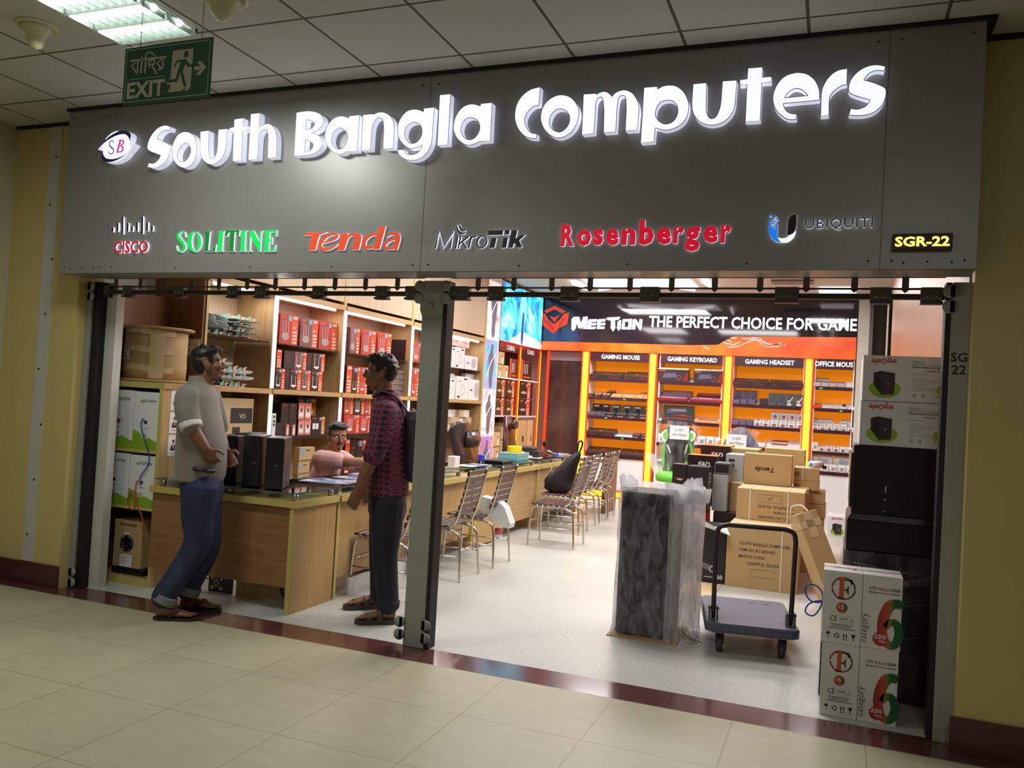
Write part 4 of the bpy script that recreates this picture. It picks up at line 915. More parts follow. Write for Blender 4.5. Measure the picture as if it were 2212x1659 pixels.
m = MB(); CY = mat('lit_cyan', (120, 250, 250), .4, emit=(130, 250, 250), estr=1.0); DB = mat('lit_deep_blue', (14, 60, 140), .4, emit=(14, 60, 150), estr=.6); WW = mat('lit_haze', (225, 250, 255), .4, emit=(225, 250, 255), estr=1.1)
m.poly(F, cr(sm((.5, 0), (.7, .12), (.9, .2), (1.3, .17), (1.8, .1), (1.86, .0)), 5), WW, .002)
m.poly(F, cr(sm((.86, .05), (.84, .35), (.76, .55), (.80, .75), (.87, .86), (.98, .86), (1.05, .74), (1.07, .5), (1.0, .3), (.98, .05)), 5), CY, .003); m.poly(F, cr(sm((.88, .02), (.87, .3), (.9, .5), (.97, .5), (.98, .3), (.96, .02)), 5), DB, .004)
m.stroke(F, [(.2, .2), (.45, .42), (.3, .6)], .035, CY, .003); m.stroke(F, [(1.3, .18), (1.45, .4), (1.5, .58)], .04, CY, .003); m.stroke(F, [(.05, .25), (.3, .32), (.6, .22)], .05, CY, .003); m.build('figure_art', t)
ORLED = mat('led_orange', (255, 170, 20), .5, emit=(255, 150, 10), estr=3.2); ORGL = mat('led_orange_housing', (255, 60, 20), .4, emit=(255, 50, 16), estr=1.2)
MAR = mat('maroon_gloss', (112, 28, 34), .2, coat=.3); MAR2 = mat('header_maroon', (66, 30, 38), .25)
for i, (y0, y1) in enumerate(((11.76, 12.63), (12.69, 13.62))):
    t = thing('casing_shelf', (-4.95, (y0+y1)/2, 0), 'dark shelf bay with white shelves and lettered header, %s one under blue light box' % ('left', 'right')[i], 'shelf', 'casing shelves on the left wall')
    MB().box(-5.22, y0, 0, -5.19, y1, 2.44, MAR2).build('back_panel', t)
    m = MB(); F = FX(-4.81, y0, 2.29); m.fbox(F, 0, 0, y1-y0, .15, -.02, 0, MAR2); m.poly(F, [(0, .15), (0, .05), (.5, .1), (y1-y0, .07), (y1-y0, .15)], MAR, .001)
    m.text(F, 'CASING', WHITE, .30, .03, w=.34, hgt=.075, bold=.02, h=.003); m.build('header', t)
    for z in (1.29, 1.885):
        MB().box(-5.18, y0, z-.02, -4.81, y1, z, WHITE).build('shelf_board', t)
    MB().box(-5.18, y0, 0, -4.83, y1, .25, BLACKP).build('base', t)
    m = MB(); m.box(-4.83, y1+.005, .2, -4.80, y1+.055, 2.43, ORGL); m.box(-4.80, y1+.015, .2, -4.798, y1+.045, 2.40, ORLED); m.build('led_strip', t)
def swbox(m, F, w, h):
    m.rect(F, 0, 0, w, h, BXK, .0005); strip(m, F, w*.55, w*.8, h); m.rect(F, w*.46, h*.72, w*.54, h*.9, SKY, .001); m.rect(F, w*.06, h*.85, w*.28, h*.92, ORG, .001)
    m.poly(F, [(w*.05, h*.35), (w*.2, h*.45), (w*.5, h*.42), (w*.5, h*.3), (w*.2, h*.28)], mat('picture_grey', (176, 160, 158), .4), .001)
GC = 'dark switch boxes on the casing shelves'
k = 0
for z0, row in ((1.291, 'lower'), (1.575, 'upper')):
    for y in (11.78, 12.21, 12.80):
        shelfbox('switch_box', 'dark switch box with orange strip, %s in %s row of casing shelves' % (('left', 'middle', 'right')[k % 3], row), 'box', y, y+(.41 if k % 3 < 2 else .62), z0, z0+.275, -4.83, .25, BXK, swbox, GC); k += 1
def caseprint(m, F, w, h): m.rect(F, w*.62, h*.08, w*.82, h*.5, WHITE, .001); m.rect(F, w*.6, h*.62, w*.75, h*.72, INK, .001)
for k, (y, z, w_) in enumerate(((11.78, 1.886, .2), (11.99, 1.886, .27), (11.78, 2.085, .28))):
    shelfbox('casing_carton', 'kraft carton with white label on the casing shelf, %s' % ('bottom left', 'bottom right', 'top of the pile')[k], 'box', y, y+w_, z, z+.19, -4.84, .3, KRAFT, caseprint, 'kraft cartons on the casing shelf')
def orgp(m, F, w, h): m.rect(F, 0, 0, w*.2, h, ORG, .0005); m.rect(F, w*.26, h*.9, w*.9, h*.93, BXR, .001); [m.rect(F, w*(.3+.15*q), h*.3, w*(.34+.15*q), h*.8, PKW, .001) for q in range(3)]; m.rect(F, w*.3, h*.1, w*.9, h*.18, ORG, .001)
shelfbox('casing_box', 'dark box with orange edge beside the kraft cartons on the casing shelf', 'box', 12.28, 12.61, 1.886, 2.2, -4.83, .3, BXK, orgp, None)
shelfbox('casing_box', 'tall dark box with red columns of print under the right casing header', 'box', 12.78, 13.3, 1.886, 2.22, -4.83, .3, BXK, orgp, None)
for k, (y, z, w_, h_) in enumerate(((11.78, .27, .5, .32), (11.78, .6, .3, .2), (12.1, .6, .28, .3), (11.78, .81, .3, .22), (12.1, .91, .28, .2), (12.4, .27, .2, .9), (12.72, .27, .55, .95), (13.3, .27, .28, .95))):
    shelfbox('stock_carton', 'brown stock carton below the casing shelves, %s from the left counting upward' % ORD[k], 'box', y, y+w_-.01, z, z+h_-.005, -4.84, .3, KRAFT2 if k % 2 else KRAFT, caseprint, 'stock cartons below the casing shelves')
# ---------------------------------------------------------------- tall cabinet by the entrance
t = thing('stock_cabinet', (-4.87, 5.05, 0), 'brown open fronted cabinet with stacked cable boxes at the left entrance', 'cabinet')
CX0, CX1, CY0, CY1 = -5.155, -4.58, 4.76, 5.37
m = MB(); m.box(CX1-.03, CY0, 0, CX1, CY1, 1.455, OAK); m.box(CX1-.031, CY0-.003, 0, CX1+.001, CY0, 1.455, EDGE); m.build('side_panel', t)
m = MB(); m.box(CX0-.02, CY0, 0, CX0, CY1, 2.2, DKW); m.box(CX0-.02, CY0-.002, 0, CX0, CY0, 2.2, mat('teal_edge', (44, 104, 84), .5)); m.build('side_panel', t)
MB().box(CX0, CY1-.02, 0, CX1-.03, CY1, 1.455, DKW).build('back_panel', t)
for z0, z1 in ((1.455, 1.50), (.975, 1.0), (.555, .58), (.0, .06)):
    m = MB(); m.box(CX0, CY0+.002, z0, CX1-(.03 if z1 < 1.4 else -.01), CY1-.02, z1, OAKX); m.box(CX0, CY0-.002, z0, CX1-(.03 if z1 < 1.4 else -.01), CY0+.002, z1, EDGE); m.build('shelf_board', t)
# dim back panel above the cabinet
o = tag(MB().box(-5.32, 5.372, 1.5, -4.81, 5.395, 3.35, DKW).build('dark_partition'), 'dark brown upright panel behind the wrapped cable drum', 'panel')
m = MB(); m.box(-4.965, 5.362, 1.735, -4.815, 5.371, 1.872, mat('switch_plate', (206, 196, 176), .5), .003)
for a in (-.03, .03):
    for b in (0, .045): m.cyl((-4.89+a, 5.362, 1.78+b), (-4.89+a, 5.359, 1.78+b), .006, INK, 8)
tag(m.build('switch_plate'), 'square pale switch plate on the dark panel behind the standing man', 'switch')
# wrapped cable drum
t = thing('cable_drum', (-4.97, 5.02, 1.5), 'large cable drum wrapped in brown card and clear tape on the cabinet', 'drum')
PLY = mat('plywood', (176, 148, 100), .6, var=.08)
cx, cy = -4.965, 5.06
for z in (1.501, 1.905): MB().lathe((cx, cy, z), [(.27, 0), (.275, .006), (.275, .014), (.27, .02)], PLY, 40).build('flange', t)
m = MB(); m.lathe((cx, cy, 1.521), [(.225, 0), (.228, .1), (.226, .2), (.228, .384)], KRAFT, 40)
for a0, a1 in ((-1.0, -.55), (-2.7, -2.55)):
    m.add([(cx+.2305*math.cos(a), cy+.2305*math.sin(a), z) for z in (1.53, 1.9) for a in [a0+(a1-a0)*k/5 for k in range(6)]], [(k, k+1, k+7, k+6) for k in range(5)], TAPE, True)
for z in (1.58, 1.72, 1.86):
    m.add([(cx+.231*math.cos(a), cy+.231*math.sin(a), z+d+.01*math.sin(3*a)) for d in (0, .045) for a in [-3.1+2.9*k/14 for k in range(15)]], [(k, k+1, k+16, k+15) for k in range(14)], TAPE, True)
m.build('wrapped_core', t)
m = MB(); q = [-2.12+.42*k/6 for k in range(7)]
m.add([(cx+.234*math.cos(a), cy+.234*math.sin(a), z) for z in (1.665, 1.775) for a in q], [(k, k+1, k+8, k+7) for k in range(6)], WHITE, True)
for r_ in range(6):
    n_ = (6, 6, 5, 3, 4, 5)[r_]
    m.add([(cx+.2347*math.cos(a), cy+.2347*math.sin(a), 1.762-.017*r_+d) for d in (0, .006) for a in [-2.09+.38*k/6 for k in range(n_+1)]], [(k, k+1, k+n_+2, k+n_+1) for k in range(n_)], INK, True)
m.build('paper_label', t)
# lime and white cable boxes
def limebox(x0, x1, z0, z1, label, cable):
    t = thing('cable_box', ((x0+x1)/2, 4.95, z0), label, 'box', 'white and lime cable boxes in the left cabinet')
    m = MB(); m.box(x0, 4.77, z0, x1, 5.16, z1, WHITE, .002); w, h = x1-x0, z1-z0; F = FY(x0, 4.77, z0)
    m.poly(F, [(0, 0), (w, 0), (w, h*.13), (0, h*.34)], GREENP)
    m.rect(Fr((x1, 4.77, z0), (0, 1, 0), (0, 0, 1)), 0, 0, .39, h*.13, GREENP)
    a = w*.30; m.poly(F, [(a, h*.86), (a-.014, h*.83), (a+.0, h*.80)], INK); m.poly(F, [(a+.006, h*.88), (a+.03, h*.85), (a+.012, h*.79)], GREENP, .001)
    m.text(F, 'Solitine', mat('grey_letter', (78, 82, 84), .5), w*.42, h*.82, w=w*.45, bold=.008)
    m.rect(F, w*.36, h*.19, w*.6, h*.3, WHITE, .0012); [m.rect(F, w*(.40+.028*k), h*.2, w*(.41+.028*k+.004*(k % 2)), h*.27, INK, .0016) for k in range(6)]
    m.rect(F, w*.42, h*.36, w*.62, h*.367, INK, .001)
    m.build('carton', t)
    MB().lathe((x0+w*.5, 4.7698, z0+h*.47), [(.013, 0), (.012, .004), (.002, .0045)], BLACKP, 12, (0, -1, 0)).build('outlet', t)
    if cable: MB().tube([(x0+w*.5, 4.765, z0+h*.47)]+cable[1], .0042, cable[0], 7).build('cable', t)
CBL = mat('cable_blue', (40, 66, 160), .4); CRD = mat('cable_orange', (226, 70, 48), .4); CGR = mat('cable_slate', (60, 84, 130), .4)
def path(pts, n=5): 
    P3 = [Vector(p) for p in pts]; out = []
    for i in range(len(P3)-1):
        a, b, c, d = P3[max(i-1, 0)], P3[i], P3[i+1], P3[min(i+2, len(P3)-1)]
        for k in range(n):
            t_ = k/n; out.append(.5*((2*b)+(c-a)*t_+(2*a-5*b+4*c-d)*t_*t_+(3*b-a-3*c+d)*t_**3))
    return out+[P3[-1]]
def pp(pts, y): return path([(lambda a: (a.x, a.y, a.z))(P(130+u/5.53, 830+v/5.53, y=y)) for u, v in pts])
limebox(-5.143, -4.862, 1.001, 1.43, 'white and lime cable box at upper left, red mark on its front', None)
limebox(-4.855, -4.615, 1.001, 1.425, 'white and lime cable box at upper right, long blue cable hanging', (CBL, pp([(985, 410), (965, 480), (990, 600), (1040, 750), (1065, 880), (1040, 980), (965, 1090), (950, 1140), (970, 1200)], 4.752)))
limebox(-5.14, -4.872, .581, .962, 'white and lime cable box at lower left, short blue cable', (CGR, pp([(590, 1115), (530, 1180), (490, 1290), (475, 1380), (485, 1440)], 4.755)))
limebox(-4.862, -4.615, .581, .955, 'white and lime cable box at lower right, orange cable looped', (CRD, pp([(912, 1155), (900, 1250), (905, 1400), (870, 1500), (820, 1450), (815, 1330), (850, 1290), (885, 1350), (910, 1430), (960, 1540), (990, 1640), (985, 1750), (1000, 1830)], 4.752)))
m = MB(); F = FY(-5.14, 4.769, 1.0); m.ring(F, .14, .20, .014, .022, mat('red_mark', (206, 70, 60), .5), .001, a0=3.3, a1=6.1); m.rect(F, .165, .20, .172, .23, MATS['red_mark'], .001); tag(m.build('price_sticker'), 'small red curved sticker on the upper left cable box', 'sticker')
# Rosenberger carton
t = thing('cable_carton', (-4.88, 5.0, .06), 'brown carton with black round outlet and white label at the cabinet bottom', 'box')
MB().box(-5.01, 4.80, .062, -4.70, 5.15, .11, BLACKP, .004).build('black_base', t)
m = MB(); m.box(-5.005, 4.805, .111, -4.735, 5.14, .46, KRAFT, .002); F = FY(-5.005, 4.805, .11); m.text(F, 'Rosenberger', KINK, .05, .30, w=.17, bold=.02); m.rect(F, .095, .235, .155, .262, KRAFT2); [m.rect(F, .10+.015*k, .24, .11+.015*k, .258, WHITE, .001) for k in range(4)]
m.rect(F, .07, .005, .185, .095, WHITE); [m.rect(F, .08, .03+.015*k, .08+.05+.03*(k % 2), .033+.015*k, INK, .001) for k in range(4)]; m.build('carton', t)
m = MB(); m.lathe((-4.875, 4.8045, .29), [(.062, 0), (.062, .006), (.045, .010), (.042, .003), (.001, .003)], BLACKP, 24, (0, -1, 0)); [m.box(-4.875+.053*math.cos(a)-.005, 4.793, .29+.053*math.sin(a)-.005, -4.875+.053*math.cos(a)+.005, 4.796, .29+.053*math.sin(a)+.005, mat('grey_print2', (150, 146, 140), .5)) for a in [k*1.047 for k in range(6)]]; m.build('round_outlet', t)
# notices with small portraits on the cabinet side
for k, z in enumerate((1.30, 1.13, .96)):
    m = MB(); F = FX(CX1+.0015, 4.84, z); m.fbox(F, 0, 0, .2, .155, -.0012, 0, WHITE)
    for u in (.05, .14):
        m.disc(F, u, .105, .013, mat('skin_print', (150, 110, 84), .6), .0006); m.disc(F, u, .115, .013, INK, .0009, ry=.007); m.poly(F, [(u-.028, .04), (u-.022, .075), (u, .09), (u+.022, .075), (u+.028, .04)], mat('maroon_print', (84, 30, 36), .6), .0008); m.rect(F, u-.004, .06, u+.004, .088, WHITE, .001)
    m.rect(F, .03, .018, .17, .022, INK, .0008)
    tag(m.build('paper_notice'), 'white paper notice with two small portraits, %s on the cabinet side' % ('highest', 'middle', 'lowest')[k], 'notice', 'paper notices on the cabinet side')

# ---------------------------------------------------------------- front counter and desks
WPAN = wood('counter_panel', (136, 98, 58), (166, 124, 78), .38, (.9, 14, 9)); WPANV = wood('counter_end', (178, 142, 84), (196, 160, 100), .4, (12, 12, .5))
t = thing('counter', (-3.9, 4.95, 0), 'oak front counter with raised glass top and deep front panel', 'counter')
m = MB(); m.box(-4.57, 4.68, .713, -3.31, 5.20, .757, OAKX); m.box(-4.57, 4.677, .713, -3.307, 4.68, .757, EDGE); m.box(-3.31, 4.68, .713, -3.307, 5.20, .757, EDGE); m.build('top', t)
MB().box(-4.57, 4.715, .17, -3.36, 4.735, .713, WPAN).build('front_panel', t)
m = MB(); m.box(-3.36, 4.69, 0, -3.33, 5.20, .713, WPANV); m.box(-3.361, 4.687, 0, -3.329, 4.69, .713, EDGE); m.build('end_panel', t)
MB().box(-4.57, 5.0, .02, -4.54, 5.20, .713, OAK).build('end_panel', t)
m = MB(); m.box(-4.55, 4.70, .803, -3.335, 5.195, .811, GLASS); m.box(-4.55, 4.698, .803, -3.333, 4.70, .811, GEDGE); m.box(-3.335, 4.70, .803, -3.333, 5.195, .811, GEDGE); m.build('glass_top', t)
for x, y in ((-4.50, 4.74), (-3.355, 4.73), (-3.36, 5.16), (-3.9, 4.74)):
    MB().cyl((x, y, .757), (x, y, .803), .02, STEEL, 16).build('standoff', t)
DSK = [(5.225, 7.72, 'nearest the counter'), (7.745, 9.63, 'second along the row'), (9.65, 11.3, 'farthest in the row')]
for i, (a, b, w_) in enumerate(DSK):
    t = thing('desk', (-3.6, (a+b)/2, 0), 'long oak service desk with chairs before it, %s' % w_, 'desk', 'service desks in a row')
    m = MB(); m.box(-3.95, a, .713, -3.305, b, .757, OAKY); m.box(-3.305, a, .711, -3.302, b, .757, EDGE); m.build('top', t)
    MB().box(-3.375, a+.03, .14, -3.355, b-.03, .713, OAKY if i else WPANV).build('modesty_panel', t)
    for y in (a, b-.03):
        m = MB(); m.box(-3.92, y, 0, -3.335, y+.03, .713, WPANV); m.box(-3.335, y, 0, -3.332, y+.03, .713, EDGE); m.build('end_panel', t)
    if i == 1: MB().box(-3.354, a+.03, .02, -3.336, 8.32, .713, WPANV).build('pedestal_panel', t)
    ga, gb = (5.23, 7.45) if i == 0 else (a+.06, b-.08) if i == 1 else (a+.05, b-.5)
    m = MB(); m.box(-3.90, ga, .803, -3.345, gb, .811, GLASS); m.box(-3.345, ga, .803, -3.343, gb, .811, GEDGE); m.box(-3.9, ga-.002, .803, -3.345, ga, .811, GEDGE); m.build('glass_top', t)
    for y in (ga+.05, (ga+gb)/2, gb-.05): MB().box(-3.40, y-.02, .757, -3.36, y+.02, .803, STEEL).build('standoff', t)
# under the counter
t = thing('power_board', (-4.1, 4.93, 0), 'black circuit board panel with white plugs leaning under the counter', 'board')
m = MB(); m.box(-4.215, 4.94, 0, -4.0, 4.955, .125, BLACKP, .003); F = FY(-4.215, 4.94, 0)
for u in (.035, .115):
    for v in (.03, .10): m.ring(F, u, v, .006, .012, WHITE, .001)
m.poly(F, [(.05, .04), (.05, .085), (.07, .1), (.095, .085), (.095, .04)], mat('board_grey', (150, 150, 140), .5)); m.rect(F, .06, .05, .085, .075, BLACKP, .001); m.build('board', t)
m = MB(); [m.box(-4.235, 4.945, .08+.025*k, -4.215, 4.95, .095+.025*k, WHITE) for k in range(2)]; m.build('plug', t)
MB().tube(path([(-4.22, 4.95, .09), (-4.28, 4.93, .07), (-4.36, 4.95, .03), (-4.44, 4.98, .01)]), .004, mat('grey_wire', (120, 110, 106), .5), 6).build('wire', t)
m = MB(); m.box(-3.975, 4.95, .0, -3.53, 5.15, .145, KRAFT, .003); m.ring(FY(-3.975, 4.95, 0), .43, .085, .02, .045, INK, .001, a0=1.5, a1=4.7); tag(m.build('flat_carton'), 'flat brown carton lying under the front counter', 'box')
o = MB().box(-3.33, 5.40, 0, -3.31, 6.3, .125, WHITE).build('white_panel'); tag(o, 'low white board standing on the floor below the first desk', 'board')
t = thing('paint_tub', (-3.55, 8.75, 0), 'small white tub with red print under the second desk', 'tub')
MB().lathe((-3.50, 8.62, 0), [(.12, 0), (.14, .16), (.142, .17), (.13, .17)], WHITE).build('bucket', t); MB().lathe((-3.50, 8.62, 0), [(.1265, .04), (.136, .11), (.126, .11)], BXR).build('print_band', t)

# ---------------------------------------------------------------- slim computer towers on the counter glass
def tower(x, y, h, rz, label):
    t = thing('computer_tower', (x, y, .8115), label, 'computer', 'black computer towers on the counter')
    w, d = .125, .30
    MB().box(x-w/2, y, .813, x+w/2, y+d, .8115+h, BLACKP, .004).build('case', t)
    m = MB(); m.box(x-w/2+.002, y-.012, .816, x+w/2-.002, y, .8115+h-.002, mat('tower_bezel', (30, 28, 30), .18, coat=.3), .004); F = FY(x-w/2, y-.012, .8115)
    m.rect(F, .012, h*.44, w-.012, h*.445, BLACKG); m.build('bezel', t)
    m = MB(); m.rect(F, w*.58, h*.455, w*.66, h*.475, STEEL, .001); m.rect(F, w*.7, h*.46, w*.72, h*.51, STEEL, .001); m.build('badge', t)
    MB().cyl((x+w*.2, y-.012, .8115+h*.9), (x+w*.2, y-.015, .8115+h*.9), .006, BLACKG, 10).build('power_button', t)
    t.rotation_euler = (0, 0, rz)
tower(-3.99, 4.80, .34, .45, 'black computer tower on the counter, beside the man in grey shirt')
tower(-3.765, 4.775, .355, .45, 'black computer tower on the counter, middle one of the front row')
tower(-3.555, 4.745, .355, .47, 'black computer tower on the counter, front one at the glass corner')
tower(-4.05, 5.02, .35, .30, 'black computer tower on the counter, half hidden behind the others')
o = MB().box(-4.36, 4.86, .8115, -4.26, 5.05, 1.20, BLACKP, .006).build('computer_tower'); tag(o, 'black computer tower at the counter end against the cabinet, behind the man', 'computer', 'black computer towers on the counter')
# brochures under and on the desk glass
BRO = ramp_mat('brochure_print', [(.35, (226, 232, 240)), (.5, (120, 150, 180)), (.62, (70, 80, 150)), (.72, (226, 140, 120))], 'Noise', .3, (1, 1, 1), Scale=9., Detail=3., Distortion=.8)
for k, (x, y, a, z) in enumerate(((-3.62, 5.55, .15, .8118), (-3.58, 5.95, -.1, .8118), (-3.66, 6.3, .1, .8118), (-3.62, 5.6, .1, .7585), (-3.6, 6.1, .0, .7585))):
    m = MB(); m.box(x-.2, y-.16, z, x+.2, y+.16, z+.0015, BRO); o = m.build('brochure'); o.rotation_euler = (0, 0, a); tag(o, 'colourful printed brochure sheet %s' % ('on the desk glass nearest the towers', 'on the desk glass before the seated man', 'on the desk glass behind the man in plaid', 'under the desk glass nearest the towers', 'under the desk glass before the seated man')[k], 'brochure', 'brochures on the first desk')
# things on the second and third desks
def lab(o, l, c): return tag(o, l, c)
ZG = .8115
q = P(963, 1010, z=ZG); t = thing('handbag', (-3.55, 7.55, ZG), 'small crumpled black bag on the desk right of the centre post', 'bag')
m = MB(); m.ball((-3.62, 7.25, ZG+.06), .1, BLACKP, 12, (1, .9, .6)); m.ball((-3.58, 7.33, ZG+.075), .07, BLACKP, 10, (1, 1, .9)); m.build('pouch', t)
lab(MB().box(-3.60, 7.60, ZG, -3.52, 7.72, ZG+.115, WHITE, .004).build('adapter_box'), 'upright white box on the desk before the leather chair', 'box')
t = thing('rubber_stamp', (-3.55, 8.45, ZG), 'blue and red self inking stamp standing on the second desk', 'stamp')
MB().box(-3.60, 8.36, ZG+.035, -3.545, 8.43, ZG+.10, mat('stamp_blue', (40, 60, 190), .4), .004).build('body', t); m = MB(); m.box(-3.60, 8.36, ZG, -3.592, 8.43, ZG+.035, BLACKP); m.box(-3.553, 8.36, ZG, -3.545, 8.43, ZG+.035, BLACKP); m.build('foot', t)
TEAL = mat('teal_card', (110, 190, 196), .5)
for k, (y, z) in enumerate(((9.45, ZG), (9.47, ZG+.045))):
    lab(MB().box(-3.72, y-.22, z, -3.47, y+.18, z+.042, TEAL if k == 0 else mat('teal_grey', (150, 180, 180), .5), .002).build('flat_box'), 'flat teal box on the second desk under the yellow tape, %s one' % ('lower', 'upper')[k], 'box')
t = thing('tape_roll', (-3.6, 9.45, ZG+.088), 'wide roll of yellow packing tape on the teal boxes', 'tape')
m = MB(); m.lathe((-3.59, 9.45, ZG+.089), [(.05, 0), (.085, 0), (.087, .005), (.087, .07), (.085, .075), (.05, .075), (.05, 0)], mat('yellow_tape', (240, 216, 20), .25, var=.03), 28); m.build('roll', t)
t = thing('telephone', (-3.6, 9.75, ZG), 'white desk telephone with handset right of the yellow tape', 'telephone')
MB().box(-3.68, 9.66, ZG, -3.50, 9.86, ZG+.035, WHITE, .008).build('base', t); MB().tube(path([(-3.66, 9.69, ZG+.07), (-3.6, 9.70, ZG+.085), (-3.52, 9.71, ZG+.06)]), [.016]*5+[.011]*5+[.018], WHITE, 8).build('handset', t)
t = thing('laptop', (-3.6, 8.85, ZG), 'closed black laptop lying on the second desk glass', 'laptop')
MB().box(-3.70, 8.72, ZG, -3.45, 9.05, ZG+.014, BLACKP, .004).build('base', t); MB().box(-3.70, 8.72, ZG+.015, -3.45, 9.05, ZG+.024, mat('laptop_lid', (52, 46, 50), .3), .004).build('lid', t)
t = thing('label_printer', (-3.62, 10.3, ZG), 'black label printer with raised cover on the farthest desk', 'printer')
MB().box(-3.80, 10.05, ZG, -3.5, 10.35, ZG+.09, BLACKP, .012).build('body', t); MB().box(-3.82, 10.1, ZG+.09, -3.6, 10.32, ZG+.13, mat('printer_grey', (70, 64, 68), .4), .01).build('cover', t)
t = thing('webcam', (-3.55, 10.5, ZG), 'dark camera on a stem beside the label printer', 'camera')
MB().cyl((-3.58, 10.52, ZG), (-3.58, 10.52, ZG+.13), .008, BLACKP, 8).build('stem', t); MB().box(-3.60, 10.50, ZG+.13, -3.55, 10.55, ZG+.20, BLACKP, .01).build('head', t)
t = thing('card_reader', (-3.5, 10.75, ZG), 'grey card reader keypad at the front of the farthest desk', 'reader')
m = MB(); F = Fr((-3.47, 10.62, ZG+.002), (0, 1, 0), (-1, 0, .35)); m.fbox(F, 0, 0, .1, .14, 0, .03, mat('reader_grey', (84, 80, 84), .4), .006); m.build('body', t); MB().rect(F, .015, .075, .085, .125, WHITE, .031).build('screen', t)
t = thing('document_tube', (-3.5, 11.0, ZG), 'grey tube with blue cap ring lying on the farthest desk', 'tube')
MB().cyl((-3.75, 10.95, .757+.04), (-3.42, 11.12, .757+.04), .04, mat('tube_grey', (150, 152, 164), .4), 18).build('barrel', t); MB().cyl((-3.62, 11.017, .797), (-3.55, 11.053, .797), .042, mat('stamp_blue', (40, 60, 190), .4), 18).build('blue_band', t)
for k, y in enumerate((7.9, 8.1, 9.95)):
    o = MB().box(-3.66, y, ZG, -3.46, y+.27, ZG+.003, WHITE if k != 1 else BRO).build('paper_sheet'); o.rotation_euler = (0, 0, .1*k); tag(o, 'loose paper sheet on the desks, %s' % ('near the blue stamp', 'printed one beyond the stamp', 'beside the telephone')[k], 'paper')
lab(MB().box(-3.72, 10.72, ZG, -3.6, 10.9, ZG+.03, mat('red_card', (200, 60, 50), .5), .003).build('small_box'), 'small red box on the farthest desk behind the keypad', 'box')
t = thing('side_table', (-3.3, 11.9, 0), 'brown table with papers beyond the row of desks', 'table')
MB().box(-4.1, 11.5, .72, -2.95, 12.2, .76, WPAN).build('top', t)
for x in (-4.05, -3.03): MB().box(x, 11.55, 0, x+.06, 12.15, .72, DKW).build('leg', t)
lab(MB().box(-3.5, 11.6, .761, -3.1, 11.95, .768, WHITE).build('paper_stack'), 'sheaf of white paper on the brown table', 'paper')
# swivel chair behind the second desk
t = thing('office_chair', (-4.3, 8.6, 0), 'high backed brown leather office chair behind the second desk', 'chair')
LEA = mat('brown_leather', (62, 44, 48), .28, var=.12, scale=14, bump=.05, coat=.2)
def cpx(px, py, x): q_ = P(px, py, x=x); return q_.y, q_.z
m = MB(); rings = []
for px0, px1, py, dx in ((989, 1036, 1000, .0), (985, 1034, 975, -.03), (981, 1028, 950, -.05), (978, 1022, 930, -.04), (980, 1018, 917, -.02), (986, 1010, 911, -.01)):
    y0, z0 = cpx(px0, py, -4.2); y1, z1 = cpx(px1, py, -4.2); rings.append(((-4.2+dx, (y0+y1)/2, (z0+z1)/2), (0, (y1-y0)/2, 0), (.065, 0, 0)))
y0, z0 = cpx(995, 1035, -4.2); rings.insert(0, ((-4.17, rings[0][0][1], .45), (0, .22, 0), (.05, 0, 0)))
m.loft(rings, LEA, 20); m.build('backrest', t)
yc = rings[1][0][1]; zc = rings[3][0][2]
MB().loft([((-4.165, yc-.03, zc-.09), (0, .19, 0), (.05, 0, 0)), ((-4.15, yc-.03, zc), (0, .20, 0), (.07, 0, 0)), ((-4.16, yc-.03, zc+.1), (0, .17, 0), (.05, 0, 0))], LEA, 18).build('head_cushion', t)
MB().box(-4.2, yc-.25, .38, -3.98, yc+.25, .46, LEA, .03).build('seat', t)
MB().cyl((-4.1, yc, .08), (-4.1, yc, .38), .03, CHROME, 12).build('column', t)
for k in range(5): MB().tube([(-4.1, yc, .09), (-4.1+.28*math.cos(k*1.257), yc+.28*math.sin(k*1.257), .05)], [.02, .015], CHROME, 8).build('base_arm', t)
for s_ in (-1, 1):
    MB().tube(path([(-4.2, yc+s_*.27, .45), (-4.2, yc+s_*.28, .64), (-4.12, yc+s_*.28, .70), (-3.98, yc+s_*.28, .69), (-3.96, yc+s_*.27, .47)]), .016, CHROME, 8).build('armrest', t)
t = thing('gaming_chair', (-4.2, 11.0, 0), 'black and red gaming chair seen edge on beyond the desks', 'chair')
BLR = mat('black_leatherette', (48, 34, 38), .3, var=.1); RPI = mat('red_piping', (180, 40, 50), .4)
y0, z0 = cpx(1094, 975, -4.2); y1, _ = cpx(1120, 975, -4.2); yc2 = (y0+y1)/2; zt = cpx(1108, 900, -4.2)[1]
MB().loft([((-4.25, yc2, .45), (.05, 0, 0), (0, .24, 0)), ((-4.24, yc2, .75), (.06, 0, 0), (0, .26, 0)), ((-4.26, yc2, .98), (.05, 0, 0), (0, .22, 0)), ((-4.3, yc2, zt), (.04, 0, 0), (0, .13, 0))], BLR, 16).build('backrest', t)
MB().ball((-4.19, yc2, zt-.11), .09, BLR, 14, (.5, 1.3, .8)).build('head_cushion', t); MB().box(-4.25, yc2-.25, .38, -3.75, yc2+.25, .46, BLR, .03).build('seat', t); MB().cyl((-4.0, yc2, .02), (-4.0, yc2, .38), .03, BLACKP, 12).build('column', t)
m = MB(); m.tube(path([(-4.19, yc2-.24, .5), (-4.18, yc2-.25, .75), (-4.21, yc2-.21, .98), (-4.26, yc2-.12, zt)]), .008, RPI, 6); m.build('piping', t)

